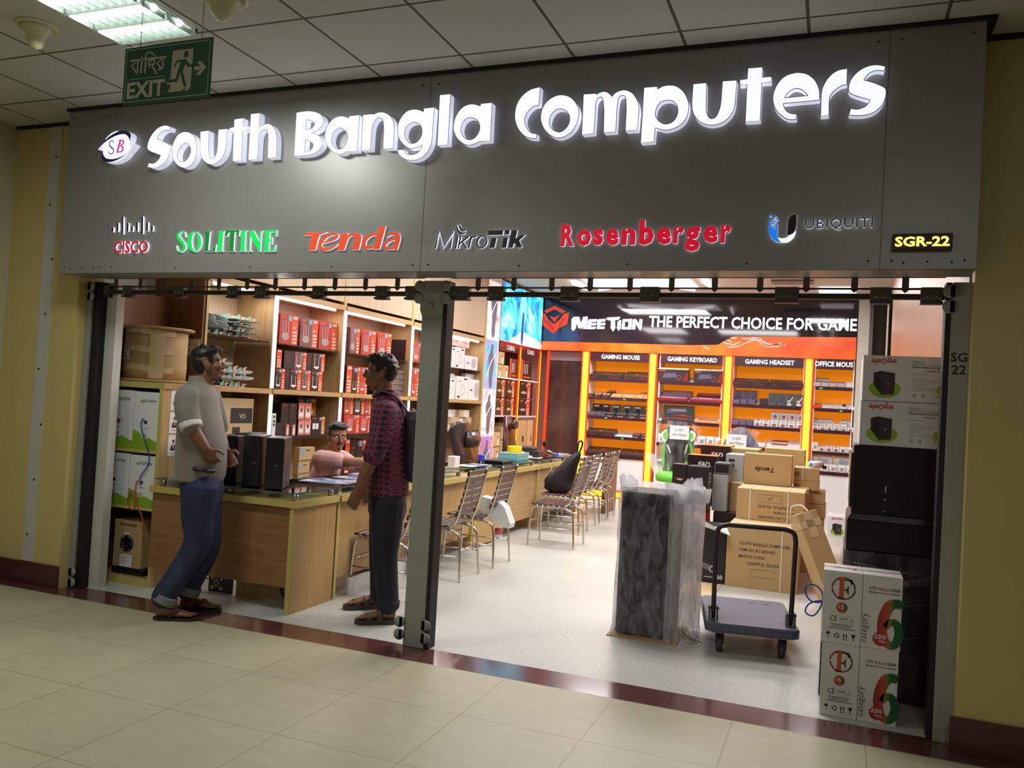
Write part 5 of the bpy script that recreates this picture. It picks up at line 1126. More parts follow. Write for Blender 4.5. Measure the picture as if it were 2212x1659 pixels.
# ---------------------------------------------------------------- slatted steel visitor chairs
SLAT = ramp_mat('slat_wood', [(.3, (62, 38, 36)), (.7, (92, 62, 58))], 'Noise', .35, (2, 16, 16), Scale=4., Detail=5.)
def vchair():
    t = thing('slat_chair', (0, 0, 0), '', 'chair', 'slatted steel visitor chairs')
    R_ = .0105
    for s_ in (-1, 1):
        y = s_*.19
        MB().tube(path([(-.235, y*1.1, 0), (-.225, y*1.05, .25), (-.215, y, .37), (-.18, y, .415), (-.10, y, .42), (.10, y, .415), (.18, y, .405), (.235, y, .36), (.255, y*1.05, .22), (.27, y*1.12, 0)]), R_, CHROME, 8).build('side_frame', t)
        MB().tube(path([(-.02, y, .432), (.10, y, .43), (.165, y, .445), (.205, y, .50), (.25, y, .66), (.31, y, .92)]), R_*.9, CHROME, 8).build('back_post', t)
        MB().tube([(-.228, y*1.04, .20), (.258, y*1.06, .20)], .007, CHROME, 6).build('side_rail', t)
    for x in (-.226, .256): MB().tube([(x, -.2, .255), (x, .2, .255)], .007, CHROME, 6).build('cross_rail', t)
    for k in range(6):
        x = -.19+k*.062; MB().box(x-.024, -.215, .437, x+.024, .215, .455, SLAT, .006).build('seat_slat', t)
    for k in range(7):
        f = k/6; z = .555+.34*f; x = .223+.083*f+.012*math.sin(f*3)
        F = Fr((x-.018, .2, z-.024), (0, -1, 0), (.24, 0, 1)); MB().fbox(F, 0, 0, .4, .043, -.004, .012, SLAT, .004).build('back_slat', t)
    return t
vc = vchair(); first_c = [True]
def putchair(px, py, lab_, rz=0., off=(-.27, .21)):
    """px, py: where the rear leg nearest the viewer meets the floor"""
    q_ = P(px, py, z=0); o = vc if first_c[0] else copy_tree(vc); first_c[0] = False
    c_, s_ = math.cos(rz), math.sin(rz)
    o.location = (q_.x+off[0]*c_-off[1]*s_, q_.y+off[0]*s_+off[1]*c_, 0); o.rotation_euler = (0, 0, rz); o['label'] = lab_
    return o.location.copy()
L1 = putchair(880, 1300, 'slatted steel chair partly behind the man in the plaid shirt')
putchair(992, 1258, 'slatted steel chair right of the centre post, nearest the viewer', .03)
L3 = putchair(1065, 1228, 'slatted steel chair with a white shopping bag on its seat', .02)
putchair(1238, 1188, 'slatted steel chair in front of the chair holding the black backpack', .03)
L5 = putchair(1249, 1157, 'slatted steel chair holding the black backpack', .03)
putchair(1268, 1146, 'slatted steel chair just behind the backpack chair', .04)
putchair(1294, 1133, 'slatted steel chair, second from the far end of the row', .04)
putchair(1313, 1122, 'slatted steel chair at the far end of the row', .06)
# white shopping bag, black backpack
t = thing('shopping_bag', (L3.x, L3.y, .456), 'white printed paper bag slumped on a slatted chair', 'bag')
PAPER = mat('bag_paper', (226, 230, 226), .5, var=.04, scale=9, bump=.2)
yb_ = L3.y-.05
out = [(lambda q: (q.x, q.z))(P(u, v, y=yb_)) for u, v in ((1040, 1072), (1060, 1078), (1078, 1085), (1090, 1097), (1102, 1132), (1099, 1142), (1090, 1140), (1044, 1114), (1036, 1096))]
MB().poly(FY(0, yb_, 0), out, PAPER, 0, .13).build('bag_body', t)
m = MB(); c_ = P(1056, 1086, y=yb_); F = Fr((c_.x, yb_, c_.z), (1, 0, -.35), (.35, 0, 1)); [m.rect(F, -.02+.01*k, -.02*k, .07, -.02*k+.006, mat('pale_green_print', (150, 186, 166), .5), .002) for k in range(4)]; m.build('print', t)
t = thing('backpack', (L5.x, L5.y, .456), 'black backpack leaning back on a slatted chair', 'backpack')
BAGM = mat('black_nylon', (26, 18, 22), .6, var=.2, scale=30, bump=.1)
x, y = L5.x, L5.y
MB().loft([((x-.06, y, .457), (.10, 0, 0), (0, .12, 0)), ((x-.07, y, .50), (.17, 0, 0), (0, .16, 0)), ((x-.04, y, .60), (.16, 0, 0), (0, .17, 0)), ((x+.03, y, .74), (.12, 0, 0), (0, .16, 0)), ((x+.10, y, .86), (.08, 0, 0), (0, .13, 0)), ((x+.15, y, .93), (.045, 0, 0), (0, .08, 0)), ((x+.17, y, .96), (.02, 0, 0), (0, .04, 0))], BAGM, 18).build('bag_body', t)
MB().tube(path([(x+.16, y-.03, .95), (x+.17, y-.04, 1.06), (x+.19, y, 1.09), (x+.2, y+.03, 1.05), (x+.17, y+.03, .95)]), .013, BAGM, 8).build('loop_handle', t)
MB().loft([((x-.16, y-.02, .50), (.06, 0, 0), (0, .12, 0)), ((x-.155, y-.02, .60), (.07, 0, 0), (0, .13, 0)), ((x-.10, y-.02, .70), (.05, 0, 0), (0, .11, 0))], BAGM, 14).build('front_pocket', t)
m = MB(); m.tube([(x-.13, y-.155, .70), (x-.10, y-.165, .76)], .004, WHITE, 6); m.build('zip_pull', t)
# ---------------------------------------------------------------- back wall: sign panel, band, lit bays
YB = 13.70
def bx(px, py=800, y=YB): return P(px, py, y=y).x
def bz(px, py, y=YB): return P(px, py, y=y).z
t = thing('brand_panel', (-2.3, YB, 2.6), 'long glossy dark sign panel with glowing white slogan above the orange band', 'sign')
GLOSSD = ramp_mat('gloss_dark_panel', [(.35, (52, 40, 44)), (.65, (36, 30, 44))], 'Noise', .06, (1, 1, 1), Scale=1.2, spec=.6)
MB().box(-4.87, YB, 2.585, .26, YB+.05, 3.36, GLOSSD).build('panel', t)
BLT = mat('panel_blue_print', (44, 56, 104), .1, var=.4, scale=6)
m = MB(); m.poly(FY(-4.86, YB-.001, 2.59), cr([(0, 0), (.75, 0)]+sm((.72, .12), (.55, .2), (.3, .16), (.15, .22))+[(0, .2)], 4), BLT, .0006); m.build('blue_print', t)
LIT2 = mat('lit_white_letter', (250, 250, 255), .4, emit=(240, 240, 255), estr=2.2)
x0, z0, x1, z1 = pxbox(1402, 685, 1851, 712, YB, 0)
m = MB(); m.text(FY(x0, YB, 0), 'THE PERFECT CHOICE FOR GAME', LIT2, 0, bz(1626, 711), w=x1-x0, hgt=bz(1626, 711-25.5)-bz(1626, 711), bold=.015, depth=.012, h=.012); m.build('slogan_lettering', t)
def mpx(pts): return [(lambda a: (a.x, a.z)+tuple(p[2:]))(P(1150+p[0]/5.53, 600+p[1]/5.53, y=YB)) for p in pts]
F = FY(0, YB, 0)
for pts, hs in (([(475, 500), (500, 470), (560, 470), (580, 560), (615, 470), (660, 465), (655, 610), (612, 612), (615, 545), (590, 605), (560, 605), (522, 520), (520, 600), (490, 635), (472, 610)], []),
    ([(685, 500), (775, 498), (765, 525), (705, 527), (703, 545), (765, 543), (758, 568), (700, 570), (700, 590), (760, 588), (752, 612), (668, 614), (672, 520)], []),
    ([(795, 498), (878, 495), (868, 522), (815, 524), (812, 543), (872, 541), (866, 566), (810, 568), (808, 588), (865, 586), (858, 611), (778, 613), (782, 520)], []),
    ([(890, 480), (1050, 470), (1030, 500), (985, 505), (990, 600), (965, 640), (940, 600), (945, 510), (900, 505)], []), ([(1025, 522), (1060, 508), (1055, 600), (1035, 632), (1015, 605)], []),
    ([(1085, 498), (1190, 495), (1180, 618), (1070, 618)], [[(1105, 525), (1155, 523), (1148, 590), (1100, 592)]]),
    ([(1205, 500), (1240, 498), (1280, 560), (1285, 495), (1315, 500), (1305, 600), (1290, 635), (1270, 600), (1230, 545), (1228, 615), (1195, 618)], [])):
    m = MB(); m.poly(F, mpx(pts), LIT2, .03, .03, None, [mpx(h) for h in hs]); m.build('letter', t)
OLG = mat('logo_orange_red', (240, 62, 20), .4, emit=(240, 60, 18), estr=.35)
m = MB()
for pts in ([(270, 335), (405, 405), (365, 425), (270, 378), (180, 420), (135, 400)], [(100, 405), (190, 440), (262, 530), (300, 470), (330, 445), (262, 470), (205, 445), (150, 430), (255, 665), (230, 630), (130, 575)],
            [(100, 405), (150, 430), (195, 500), (255, 600), (255, 665), (130, 575)], [(443, 412), (385, 432), (340, 490), (262, 560), (195, 505), (255, 665), (345, 588), (415, 560)], [(205, 452), (262, 476), (330, 448), (266, 530)]):
    if pts[2] == (262, 530): continue
    m.poly(F, mpx(pts), OLG, .02, .02)
for pts in ([(190, 445), (268, 545), (345, 455)], [(150, 500), (195, 545), (225, 625)], [(385, 490), (345, 545), (310, 620)]):
    m.stroke(F, mpx(pts), .014, GLOSSD, .021, n=1)
m.build('emblem', t)
t = thing('orange_band', (-2.3, YB, 2.45), 'bright orange band with white swirl lines under the dark sign panel', 'panel')
ORB = ramp_mat('orange_band', [(.3, (240, 78, 16)), (.7, (255, 120, 24))], 'Noise', .3, (1, 1, 1), Scale=3., emit=.28)
def spx(pts): return [(lambda a: (a.x, a.z)+tuple(p[2:]))(P(1500+p[0]/5.53, 600+p[1]/5.53, y=YB)) for p in pts]
xa, xb, xc = bx(1493), bx(1549), bx(1581)
MB().poly(FY(0, YB-.03, 0), [(-4.86, 2.445), (.26, 2.445), (.26, bz(1843, 729)), (xc, bz(1581, 727))]+[(bx(1565), bz(1565, 735)), (xb, bz(1549, 745)), (xa, bz(1493, 746)), (-4.86, bz(1160, 737))], ORB, 0, .03).build('band_board', t)
m = MB()
for pts in ([(395, 830), (500, 825), (620, 780), (740, 747), (800, 790), (870, 825), (1040, 822)], [(450, 815), (500, 790), (560, 770)], [(640, 765), (740, 737), (800, 762), (880, 797), (1030, 797)], [(660, 752), (750, 718), (830, 762), (900, 790), (1020, 802)], [(570, 725), (640, 730), (720, 715)], [(1000, 770), (1040, 795)], [(1060, 800), (1095, 812)], [(345, 772), (400, 790), (450, 792)], [(400, 745), (430, 762), (455, 762)], [(110, 815), (140, 835), (180, 860)], [(440, 715), (480, 722), (510, 712)]):
    m.stroke(FY(0, YB-.03, 0), spx(pts), .014, WHITE, .002)
m.build('swirl_lines', t)
# frosted glass door on the left of the back wall
door = MB(); DKG = ramp_mat('dark_frosted_glass', [(.3, (96, 84, 78)), (.55, (70, 50, 48)), (.75, (44, 26, 28))], 'Noise', .12, (1, 1, .7), Scale=1.6, Detail=4.)
door.box(-4.70, YB+.15, 0, -4.07, YB+.18, 2.28, DKG); door = struct(door.build('door_1'))
m = MB(); F = FY(-4.70, YB+.148, 0); m.text(F, 'South Bangla Computers', INK, .16, 2.03, w=.46, bold=.01); m.ring(F, .09, 2.05, .03, .05, INK, .001, a0=.4, a1=2.8); m.ring(F, .09, 2.05, .03, .05, mat('maroon_print', (84, 30, 36), .6), .001, a0=3.5, a1=5.9); m.stroke(F, [(.03, 1.75), (.33, 2.2)], .006, INK, n=1)
m.build('door_lettering', door)
m = MB(); m.box(-4.73, YB+.1, 0, -4.70, YB+.2, 2.44, ORGL); m.box(-4.70, YB+.13, 2.28, -4.07, YB+.2, 2.44, mat('pink_grey', (150, 130, 134), .4)); struct(m.build('trim_4'))
# bays
YLED = mat('led_yellow', (255, 226, 30), .5, emit=(255, 205, 8), estr=2.4)
OBK = mat('orange_back_glow', (250, 150, 14), .5, var=.04, scale=2, emit=(255, 150, 8), estr=.42)  # glow added to the panel colour in place of lamps under the shelves
BAYX = [(-3.935, -2.885), (-2.735, -1.70), (-1.545, -.465), (-.315, .255)]
HDR = ['GAMING MOUSE', 'GAMING KEYBOARD', 'GAMING HEADSET', 'OFFICE MOUSE']
SHZ = [[(1310, 821), (1310, 861), (1310, 903), (1310, 945), (1330, 987)], [(1480, 829), (1480, 871), (1480, 915), (1480, 963), (1480, 1004)], [(1650, 837), (1650, 879), (1650, 925), (1650, 971), (1650, 1015)], [(1800, 840), (1800, 887), (1800, 934), (1800, 981), (1800, 1024)]]
TLT = .253; SH = []
for i, (x0, x1) in enumerate(BAYX):
    t = thing('display_bay', ((x0+x1)/2, YB+.2, 0), 'white display bay with orange back and tilted shelves under the %s header' % HDR[i].lower(), 'shelf', 'lit display bays on the back wall')
    MB().box(x0, YB+.40, .6, x1, YB+.42, 2.44, OBK).build('back_panel', t)
    for xx in (x0, x1-.018): MB().box(xx, YB+.02, 0, xx+.018, YB+.40, 2.44, WHITE).build('side_panel', t)
    zl = bz(*SHZ[i][-1])-.03
    MB().box(x0, YB+.01, 0, x1, YB+.03, zl, WHITE).build('base_door', t)
    m = MB(); F = FY(x0+.02, YB-.01, 2.285); m.fbox(F, 0, 0, x1-x0-.04, .155, -.03, 0, MAR2)
    a, b = [(1298, 1381), (1441, 1548), (1609, 1715), (1760, 1853)][i]
    if i < 3: m.text(F, HDR[i], LIT2, bx(a)-x0-.02, .045, w=bx(b)-bx(a), hgt=.07, bold=.012, h=.002)
    else: m.text(F, 'OFFICE MOUS', LIT2, bx(a)-x0-.02, .045, w=bx(1842)-bx(a), hgt=.075, bold=.012, h=.002)
    m.build('header', t)
    zz = []
    for k, (px, py) in enumerate(SHZ[i]):
        z = bz(px, py)+.02; zz.append(z); F = Fr((x0+.02, YB-.0, z), (1, 0, 0), (0, math.cos(TLT), math.sin(TLT)))
        m = MB(); m.fbox(F, 0, .0, x1-x0-.04, .40, -.015, 0, WHITE); m.fbox(FY(x0+.02, YB, z-.045), 0, 0, x1-x0-.04, .055, 0, .008, MAR2); m.build('tilted_shelf', t)
    SH.append(zz)
    for k, (px, py) in enumerate(SHZ[i][:4]):
        if (i, k) in ((0, 1), (0, 2), (0, 3), (3, 0), (3, 1)):
            m = MB(); m.rect(FY((x0+x1)/2+(.1 if k % 2 else -.2), YB-.0085, zz[k]-.03), 0, 0, .04, .02, mat('green_tag', (60, 220, 110), .5, emit=(60, 220, 110), estr=.4), .001); m.build('price_tag', t)
for k, px in enumerate((1266, 1411, 1574, 1748)):
    x = bx(px, 790); t = thing('led_column', (x, YB, 0), 'glowing yellow light column with red edges, %s from the left on the back wall' % ORD[k], 'light', 'yellow light columns on the back wall')
    MB().box(x-.068, YB-.03, .0, x+.068, YB+.03, 2.44, ORGL).build('housing', t)
    MB().box(x-.045, YB-.034, .02, x+.045, YB-.03, 2.43, YLED).build('light_strip', t)
    area('column_glow', (x, YB-.05, 1.4), 2.0, .09, 5, (1, .5, .12), (1.5708, 1.5708, 0))
MB_ = MB(); MB_.box(-3.93, YB-.035, .02, -2.9, YB-.03, .10, YLED); MB_.box(-3.95, YB-.03, 0, -2.88, YB-.001, .13, ORGL)
t = tag(MB_.build('floor_light'), 'glowing yellow and red light strip along the floor below the gaming mouse bay', 'light')

# products on the tilted shelves ------------------------------------------
GOLD = mat('gold_print', (224, 170, 80), .4); DKB = mat('product_dark', (66, 56, 58), .35, var=.06); PURP = mat('product_purple', (110, 100, 130), .35, var=.1, scale=20); TEALD = mat('product_slate', (84, 92, 98), .4, var=.06)
TAN = mat('product_tan', (232, 170, 120), .45, var=.08, scale=20); REDB = mat('product_red', (150, 46, 46), .4); KEY = ramp_mat('keyboard_print', [(.4, (60, 56, 90)), (.55, (110, 110, 170)), (.7, (170, 170, 210))], 'Checker', .35, (30, 30, 30), Scale=3.)
def heart(m, F, u, v, s): m.poly(F, [(u-s, v+s*.5), (u, v-s*.7), (u+s, v+s*.5), (u+s*.4, v+s*.7), (u, v+s*.3), (u-s*.4, v+s*.7)], GOLD, .0012)
def item(i, k, l, r, v0, v1, h, base, top, name, label, group, front=None, lift=0.):
    """box lying or standing on tilted shelf k of bay i between pixel columns l and r"""
    py = SHZ[i][k][1]; xa, xb = bx(l, py), bx(r, py); z = SH[i][k]
    F = Fr((xa, YB, z), (1, 0, 0), (0, math.cos(TLT), math.sin(TLT)))
    m = MB(); m.fbox(F, 0, v0, xb-xa-.004, v1, .001+lift, h+lift, base, .002)
    Ft = Fr(F.at(0, v0, h+lift), F.u, F.v); Ff = Fr(F.at(0, v0, lift), F.u, F.n)
    if top: top(m, Ft, xb-xa-.004, v1-v0)
    if front: front(m, Ff, xb-xa-.004, h)
    tag(m.build(name), label, 'box', group)
fr_ink = lambda m, F, w, h: (m.rect(F, w*.08, h*.3, w*.25, h*.5, REDB), m.rect(F, w*.6, h*.25, w*.9, h*.5, REDB))
lg1 = lambda m, F, w, d: heart(m, F, w*.55, d*.5, .035)
lg2 = lambda m, F, w, d: (heart(m, F, w*.5, d*.3, .035), heart(m, F, w*.62, d*.8, .03))
GB = ['boxes in the gaming mouse bay', 'boxes in the gaming keyboard bay', 'boxes in the gaming headset bay', 'boxes in the office mouse bay']
SN = ['top', 'second', 'third', 'fourth', 'fifth']
item(0, 0, 1270, 1343, .0, .28, .065, DKB, lg1, 'flat_box', 'flat black box with one gold heart, top left of gaming mouse bay', GB[0], fr_ink)
item(0, 0, 1345, 1403, .0, .36, .065, DKB, lg2, 'flat_box', 'flat black box with two gold hearts, top right of gaming mouse bay', GB[0], fr_ink)
def mp(c): return lambda m, F, w, d: (m.rect(F, w*.1, d*.1, w*.9, d*.9, c, .0005), m.disc(F, w*.5, d*.5, w*.2, INK, .001, ry=d*.22), m.rect(F, w*.15, d*.05, w*.8, d*.14, GOLD, .001))
def mlist(i, k, rects, nm, desc):
    for q, (l, r, v0, v1, h, base, c) in enumerate(rects):
        item(i, k, l, r, v0, v1, h, base, mp(c) if c else None, nm, '%s, %s from left, %s shelf, %s bay' % (desc, ORD[q] if q < 9 else 'last', SN[k], HDR[i].lower()), GB[i], (lambda m, F, w, h_: m.rect(F, w*.15, h_*.2, w*.7, h_*.35, WHITE)) if base in (DKB,) else None)
mlist(0, 1, [(1270, 1281, 0, .1, .05, DKB, GOLD), (1282, 1298, 0, .14, .04, DKB, TAN), (1299, 1317, 0, .14, .04, DKB, TAN), (1319, 1342, .02, .16, .035, TAN, None), (1343, 1370, .02, .16, .035, TAN, None), (1371, 1388, .02, .16, .035, TAN, None), (1389, 1402, .02, .16, .035, TAN, None)], 'mouse_box', 'small flat mouse box')
mlist(0, 1, [(1305, 1322, .16, .3, .06, DKB, TAN), (1376, 1402, .18, .3, .05, TAN, GOLD)], 'mouse_box', 'small back row mouse box')
mlist(0, 2, [(1267, 1287, 0, .12, .06, PURP, TEALD), (1288, 1307, 0, .12, .06, PURP, TEALD), (1308, 1328, 0, .12, .06, DKB, TEALD), (1330, 1353, 0, .12, .06, DKB, TEALD), (1355, 1378, 0, .12, .06, DKB, TEALD), (1380, 1402, 0, .12, .06, DKB, TEALD)], 'mouse_box', 'slate mouse box in front row')
for q, (l, r) in enumerate(((1275, 1294), (1295, 1313), (1316, 1337), (1340, 1361), (1363, 1385), (1387, 1402))):
    item(0, 2, l, r, .15, .22, .17, DKB if q < 2 else TEALD, None, 'mouse_box', 'upright mouse box, %s from left, back row of gaming mouse bay' % ORD[q], GB[0], lambda m, F, w, h: (m.disc(F, w*.5, h*.5, w*.22, INK), m.rect(F, w*.2, h*.8, w*.8, h*.92, WHITE)))
item(0, 3, 1266, 1327, 0, .24, .07, DKB, lg2, 'flat_box', 'large black box with gold hearts, fourth shelf of gaming mouse bay', GB[0], fr_ink)
mlist(0, 3, [(1366, 1383, 0, .12, .06, DKB, REDB), (1384, 1401, 0, .12, .06, DKB, REDB)], 'mouse_box', 'small dark mouse box')
item(0, 3, 1393, 1402, .14, .26, .09, DKB, mp(REDB), 'mouse_box', 'dark mouse box behind the pair, fourth shelf, gaming mouse bay', GB[0])
item(0, 4, 1264, 1333, 0, .3, .05, DKB, lambda m, F, w, d: m.disc(F, w*.5, d*.5, .04, ORG, .001), 'flat_box', 'flat black box with orange mark, bottom left of gaming mouse bay', GB[0])
item(0, 4, 1336, 1400, 0, .3, .05, DKB, lg1, 'flat_box', 'flat black box with gold heart, bottom right of gaming mouse bay', GB[0])
def bigf(m, F, w, h):
    m.rect(F, w*.05, h*.86, w*.25, h*.95, ORG); m.poly(F, [(w*.15, h*.3), (w*.22, h*.68), (w*.6, h*.72), (w*.62, h*.4)], PURP, .001); m.ring(F, w*.7, h*.38, h*.14, h*.2, mat('headset_red', (150, 70, 74), .4), .0012); m.poly(F, [(w*.82, h*.1), (w*.95, h*.8), (w*.98, h*.8), (w*.98, h*.1)], REDB, .001)
CREAMT = mat('cream_card', (244, 214, 180), .5)
for q, (l, r) in enumerate(((1421, 1487), (1498, 1560))):
    item(1, 0, l, r, 0, .17, .21, DKB, lambda m, F, w, d: (m.rect(F, 0, 0, w, d, CREAMT), m.rect(F, w*.4, d*.4, w*.6, d*.5, INK, .001)), 'headset_box', 'large dark box with headset picture, top %s of gaming keyboard bay' % ('left', 'right')[q], GB[1], bigf)
kb = lambda m, F, w, d: (m.rect(F, w*.06, d*.12, w*.94, d*.62, KEY), m.rect(F, w*.1, d*.75, w*.4, d*.85, ORG, .001), m.rect(F, w*.3, d*.3, w*.7, d*.38, WHITE, .0012))
for q, (l, r, v0, v1, h, b) in enumerate(((1419, 1485, 0, .14, .055, REDB), (1489, 1560, 0, .2, .055, REDB))):
    item(1, 1, l, r, v0, v1, h, b, kb, 'keyboard_box', 'keyboard box with red front edge, second shelf %s, gaming keyboard bay' % ('left', 'right')[q], GB[1])
item(1, 1, 1425, 1490, .15, .36, .10, PURP, kb, 'keyboard_box', 'purple keyboard box behind, second shelf left, gaming keyboard bay', GB[1])
item(1, 1, 1500, 1560, .21, .36, .08, REDB, kb, 'keyboard_box', 'red keyboard box behind, second shelf right, gaming keyboard bay', GB[1])
item(1, 2, 1429, 1497, .14, .2, .23, TEALD, None, 'keyboard_box', 'upright grey keyboard box, third shelf of gaming keyboard bay', GB[1], lambda m, F, w, h: (m.poly(F, [(w*.1, h*.45), (w*.15, h*.8), (w*.75, h*.9), (w*.75, h*.6)], KEY, .001), m.rect(F, w*.25, h*.66, w*.72, h*.74, WHITE, .0015), m.poly(F, [(w*.3, h*.3), (w*.65, h*.4), (w*.95, h*.25)], ORG, .001)))
for q, (l, r) in enumerate(((1429, 1498), (1500, 1560))):
    item(1, 2, l, r, 0, .12, .05, TAN if q else DKB, lambda m, F, w, d: m.rect(F, w*.1, d*.2, w*.8, d*.7, REDB), 'keyboard_box', 'low brown keyboard box, third shelf front %s, gaming keyboard bay' % ('left', 'right')[q], GB[1])
lap = lambda m, F, w, h: (m.poly(F, [(w*.3, h*.3), (w*.4, h*.8), (w*.8, h*.8), (w*.75, h*.35)], mat('picture_grey', (176, 160, 158), .4)), m.disc(F, w*.15, h*.2, w*.06, REDB))
for q, (l, r) in enumerate(((1420, 1440), (1506, 1524), (1525, 1543), (1544, 1561))):
    item(1, 3, l, r, 0, .12, .13, WHITE, None, 'stand_box', 'white box with laptop stand picture, %s from left, gaming keyboard bay' % ORD[q], GB[1], lap)
for q, (l, r) in enumerate(((1583, 1659), (1661, 1737))):
    item(2, 0, l, r, 0, .22, .07, DKB, lg1, 'flat_box', 'long black box with gold heart, top %s of gaming headset bay' % ('left', 'right')[q], GB[2], fr_ink)
mic = lambda m, F, w, h: (m.stroke(F, [(w*.3, h*.25), (w*.6, h*.55), (w*.8, h*.8)], .008, INK, .001), m.disc(F, w*.35, h*.22, w*.2, PURP, .0012, ry=h*.08))
micw = lambda m, F, w, h: (m.stroke(F, [(w*.4, h*.4), (w*.6, h*.6), (w*.85, h*.85)], .014, WHITE, .001), m.ring(F, w*.35, h*.45, w*.1, w*.18, WHITE, .0012), m.disc(F, w*.4, h*.2, w*.28, WHITE, .0012, ry=h*.1))
for q, (l, r) in enumerate(((1582, 1598), (1599, 1614), (1615, 1631))):
    item(2, 1, l, r, 0, .12, .07, PURP, lambda m, F, w, d: m.stroke(F, [(w*.2, d*.8), (w*.8, d*.2)], .012, INK), 'microphone_box', 'short purple box, %s from left in front, gaming headset bay' % ORD[q], GB[2])
    item(2, 1, l+3, r+3, .14, .2, .19, PURP, None, 'microphone_box', 'upright purple box, %s from left behind, gaming headset bay' % ORD[q], GB[2], mic)
item(2, 1, 1640, 1658, 0, .1, .10, DKB, lambda m, F, w, d: m.rect(F, w*.2, d*.2, w*.8, d*.8, REDB), 'microphone_box', 'low dark box left of the slate boxes, gaming headset bay', GB[2])
for q, (l, r) in enumerate(((1659, 1677), (1678, 1696), (1697, 1716), (1717, 1737))):
    item(2, 1, l, r, .0, .1, .19, TEALD, None, 'microphone_box', 'upright slate box with %s microphone picture, %s of four' % ('dark' if q < 2 else 'white', ORD[q]), GB[2], mic if q < 2 else micw)
for q, (l, r) in enumerate(((1580, 1596), (1597, 1611), (1612, 1627))):
    item(2, 2, l, r, 0, .12, .08, PURP, lambda m, F, w, d: m.stroke(F, [(w*.2, d*.8), (w*.8, d*.2)], .012, INK), 'microphone_box', 'dusky box, %s from left on third shelf, gaming headset bay' % ORD[q], GB[2])
MSP = mat('mouse_picture', (150, 110, 112), .4); msf = lambda m, F, w, h: m.disc(F, w*.5, h*.5, w*.28, MSP, .001, ry=h*.3); mst = lambda m, F, w, d: m.disc(F, w*.5, d*.5, w*.3, MSP, .001, ry=d*.25)
for q, (l, r) in enumerate(((1628, 1644), (1645, 1662), (1663, 1681), (1682, 1700), (1701, 1718), (1719, 1737))):
    item(2, 2, l, r, 0, .1, .075, WHITE, mst, 'mouse_box', 'white mouse box, %s from left in front, gaming headset bay' % ORD[q], GB[2], msf)
    item(2, 2, l, r, .11, .2, .075 if q < 2 else .09, WHITE, mst, 'mouse_box', 'white mouse box, %s from left in middle row, gaming headset bay' % ORD[q], GB[2], msf)
    if q > 1: item(2, 2, l, r, .21, .27, .19, WHITE, None, 'mouse_box', 'upright white mouse box, %s from left behind, gaming headset bay' % ORD[q-2], GB[2], lambda m, F, w, h: m.disc(F, w*.5, h*.66, w*.2, MSP, .001, ry=h*.14))
kw = lambda m, F, w, d: m.poly(F, [(w*.12, d*.3), (w*.15, d*.75), (w*.6, d*.75), (w*.58, d*.3)], REDB, .0008)
for q, v in enumerate((0, .2)):
    item(2, 3, 1655, 1733, v, v+.18, .05, WHITE, kw, 'keyboard_box', 'long white keyboard box, %s one, fourth shelf of gaming headset bay' % ('front', 'rear')[q], GB[2])
item(2, 3, 1584, 1653, 0, .15, .05, WHITE, kw, 'keyboard_box', 'long white keyboard box behind the wrapped chair, gaming headset bay', GB[2])
for q, (l, r) in enumerate(((1756, 1773), (1774, 1790), (1791, 1807), (1808, 1825))):
    item(3, 0, l, r, 0, .11, .07, mat('grey_card', (206, 196, 198), .5), lambda m, F, w, d: m.rect(F, w*.05, d*.1, w*.95, d*.9, mat('mauve_print', (150, 120, 128), .5, var=.2, scale=40)), 'mouse_box', 'pale grey box with mauve top, %s from left, top of office mouse bay' % ORD[q], GB[3])
    if q < 2: item(3, 0, l, r, .12, .22, .10, MATS['grey_card'], lambda m, F, w, d: m.rect(F, w*.05, d*.1, w*.95, d*.9, MATS['mauve_print']), 'mouse_box', 'pale grey box with mauve top, behind %s, office mouse bay' % ORD[q], GB[3])
item(3, 0, 1827, 1845, 0, .12, .07, WHITE, None, 'mouse_box', 'plain white box at the right, top of office mouse bay', GB[3])
item(3, 1, 1755, 1775, 0, .12, .05, ORG, lambda m, F, w, d: m.rect(F, w*.2, d*.2, w*.8, d*.7, REDB), 'mouse_box', 'orange box on the second shelf, office mouse bay', GB[3])
for q, (l, r) in enumerate(((1776, 1793), (1794, 1812), (1813, 1829), (1830, 1846))):
    item(3, 1, l, r, 0, .14, .04, WHITE, lambda m, F, w, d: (m.rect(F, w*.1, d*.25, w*.3, d*.5, REDB), m.disc(F, w*.6, d*.5, w*.22, HOTP, .001, ry=d*.2)), 'mouse_box', 'flat white and red box, %s from left, second shelf, office mouse bay' % ORD[q], GB[3])
for k, (px, v, c) in enumerate(((1786, .17, BLACKP), (1823, .07, BLACKP), (1768, .16, WHITE))):
    py = SHZ[3][1][1]; F = Fr((bx(px, py), YB, SH[3][1]), (1, 0, 0), (0, math.cos(TLT), math.sin(TLT))); h = .042 if v < .1 else .001
    m = MB(); m.ball(F.at(0, v, h+.014), .03, c, 12, (1, 1.5, .55)); m.tube([F.at(0, v+.02, h+.028), F.at(0, v+.035, h+.024)], .004, TEALD, 6)
    tag(m.build('computer_mouse'), '%s computer mouse on the second shelf of the office mouse bay' % ('black', 'black front', 'white')[k], 'mouse')
for row in range(3):
    for q in range(6):
        l = 1754+15.2*q
        if (row, q) in ((2, 3), (1, 5)): continue
        item(3, 2, l, l+14.6, .0+.1*row, .09+.1*row, .055+.03*row, WHITE, mst, 'mouse_box', 'white mouse box, %s from left in row %s back, third shelf, office mouse bay' % (ORD[q], ('one', 'two', 'three')[row]), GB[3], msf if row == 0 else None)
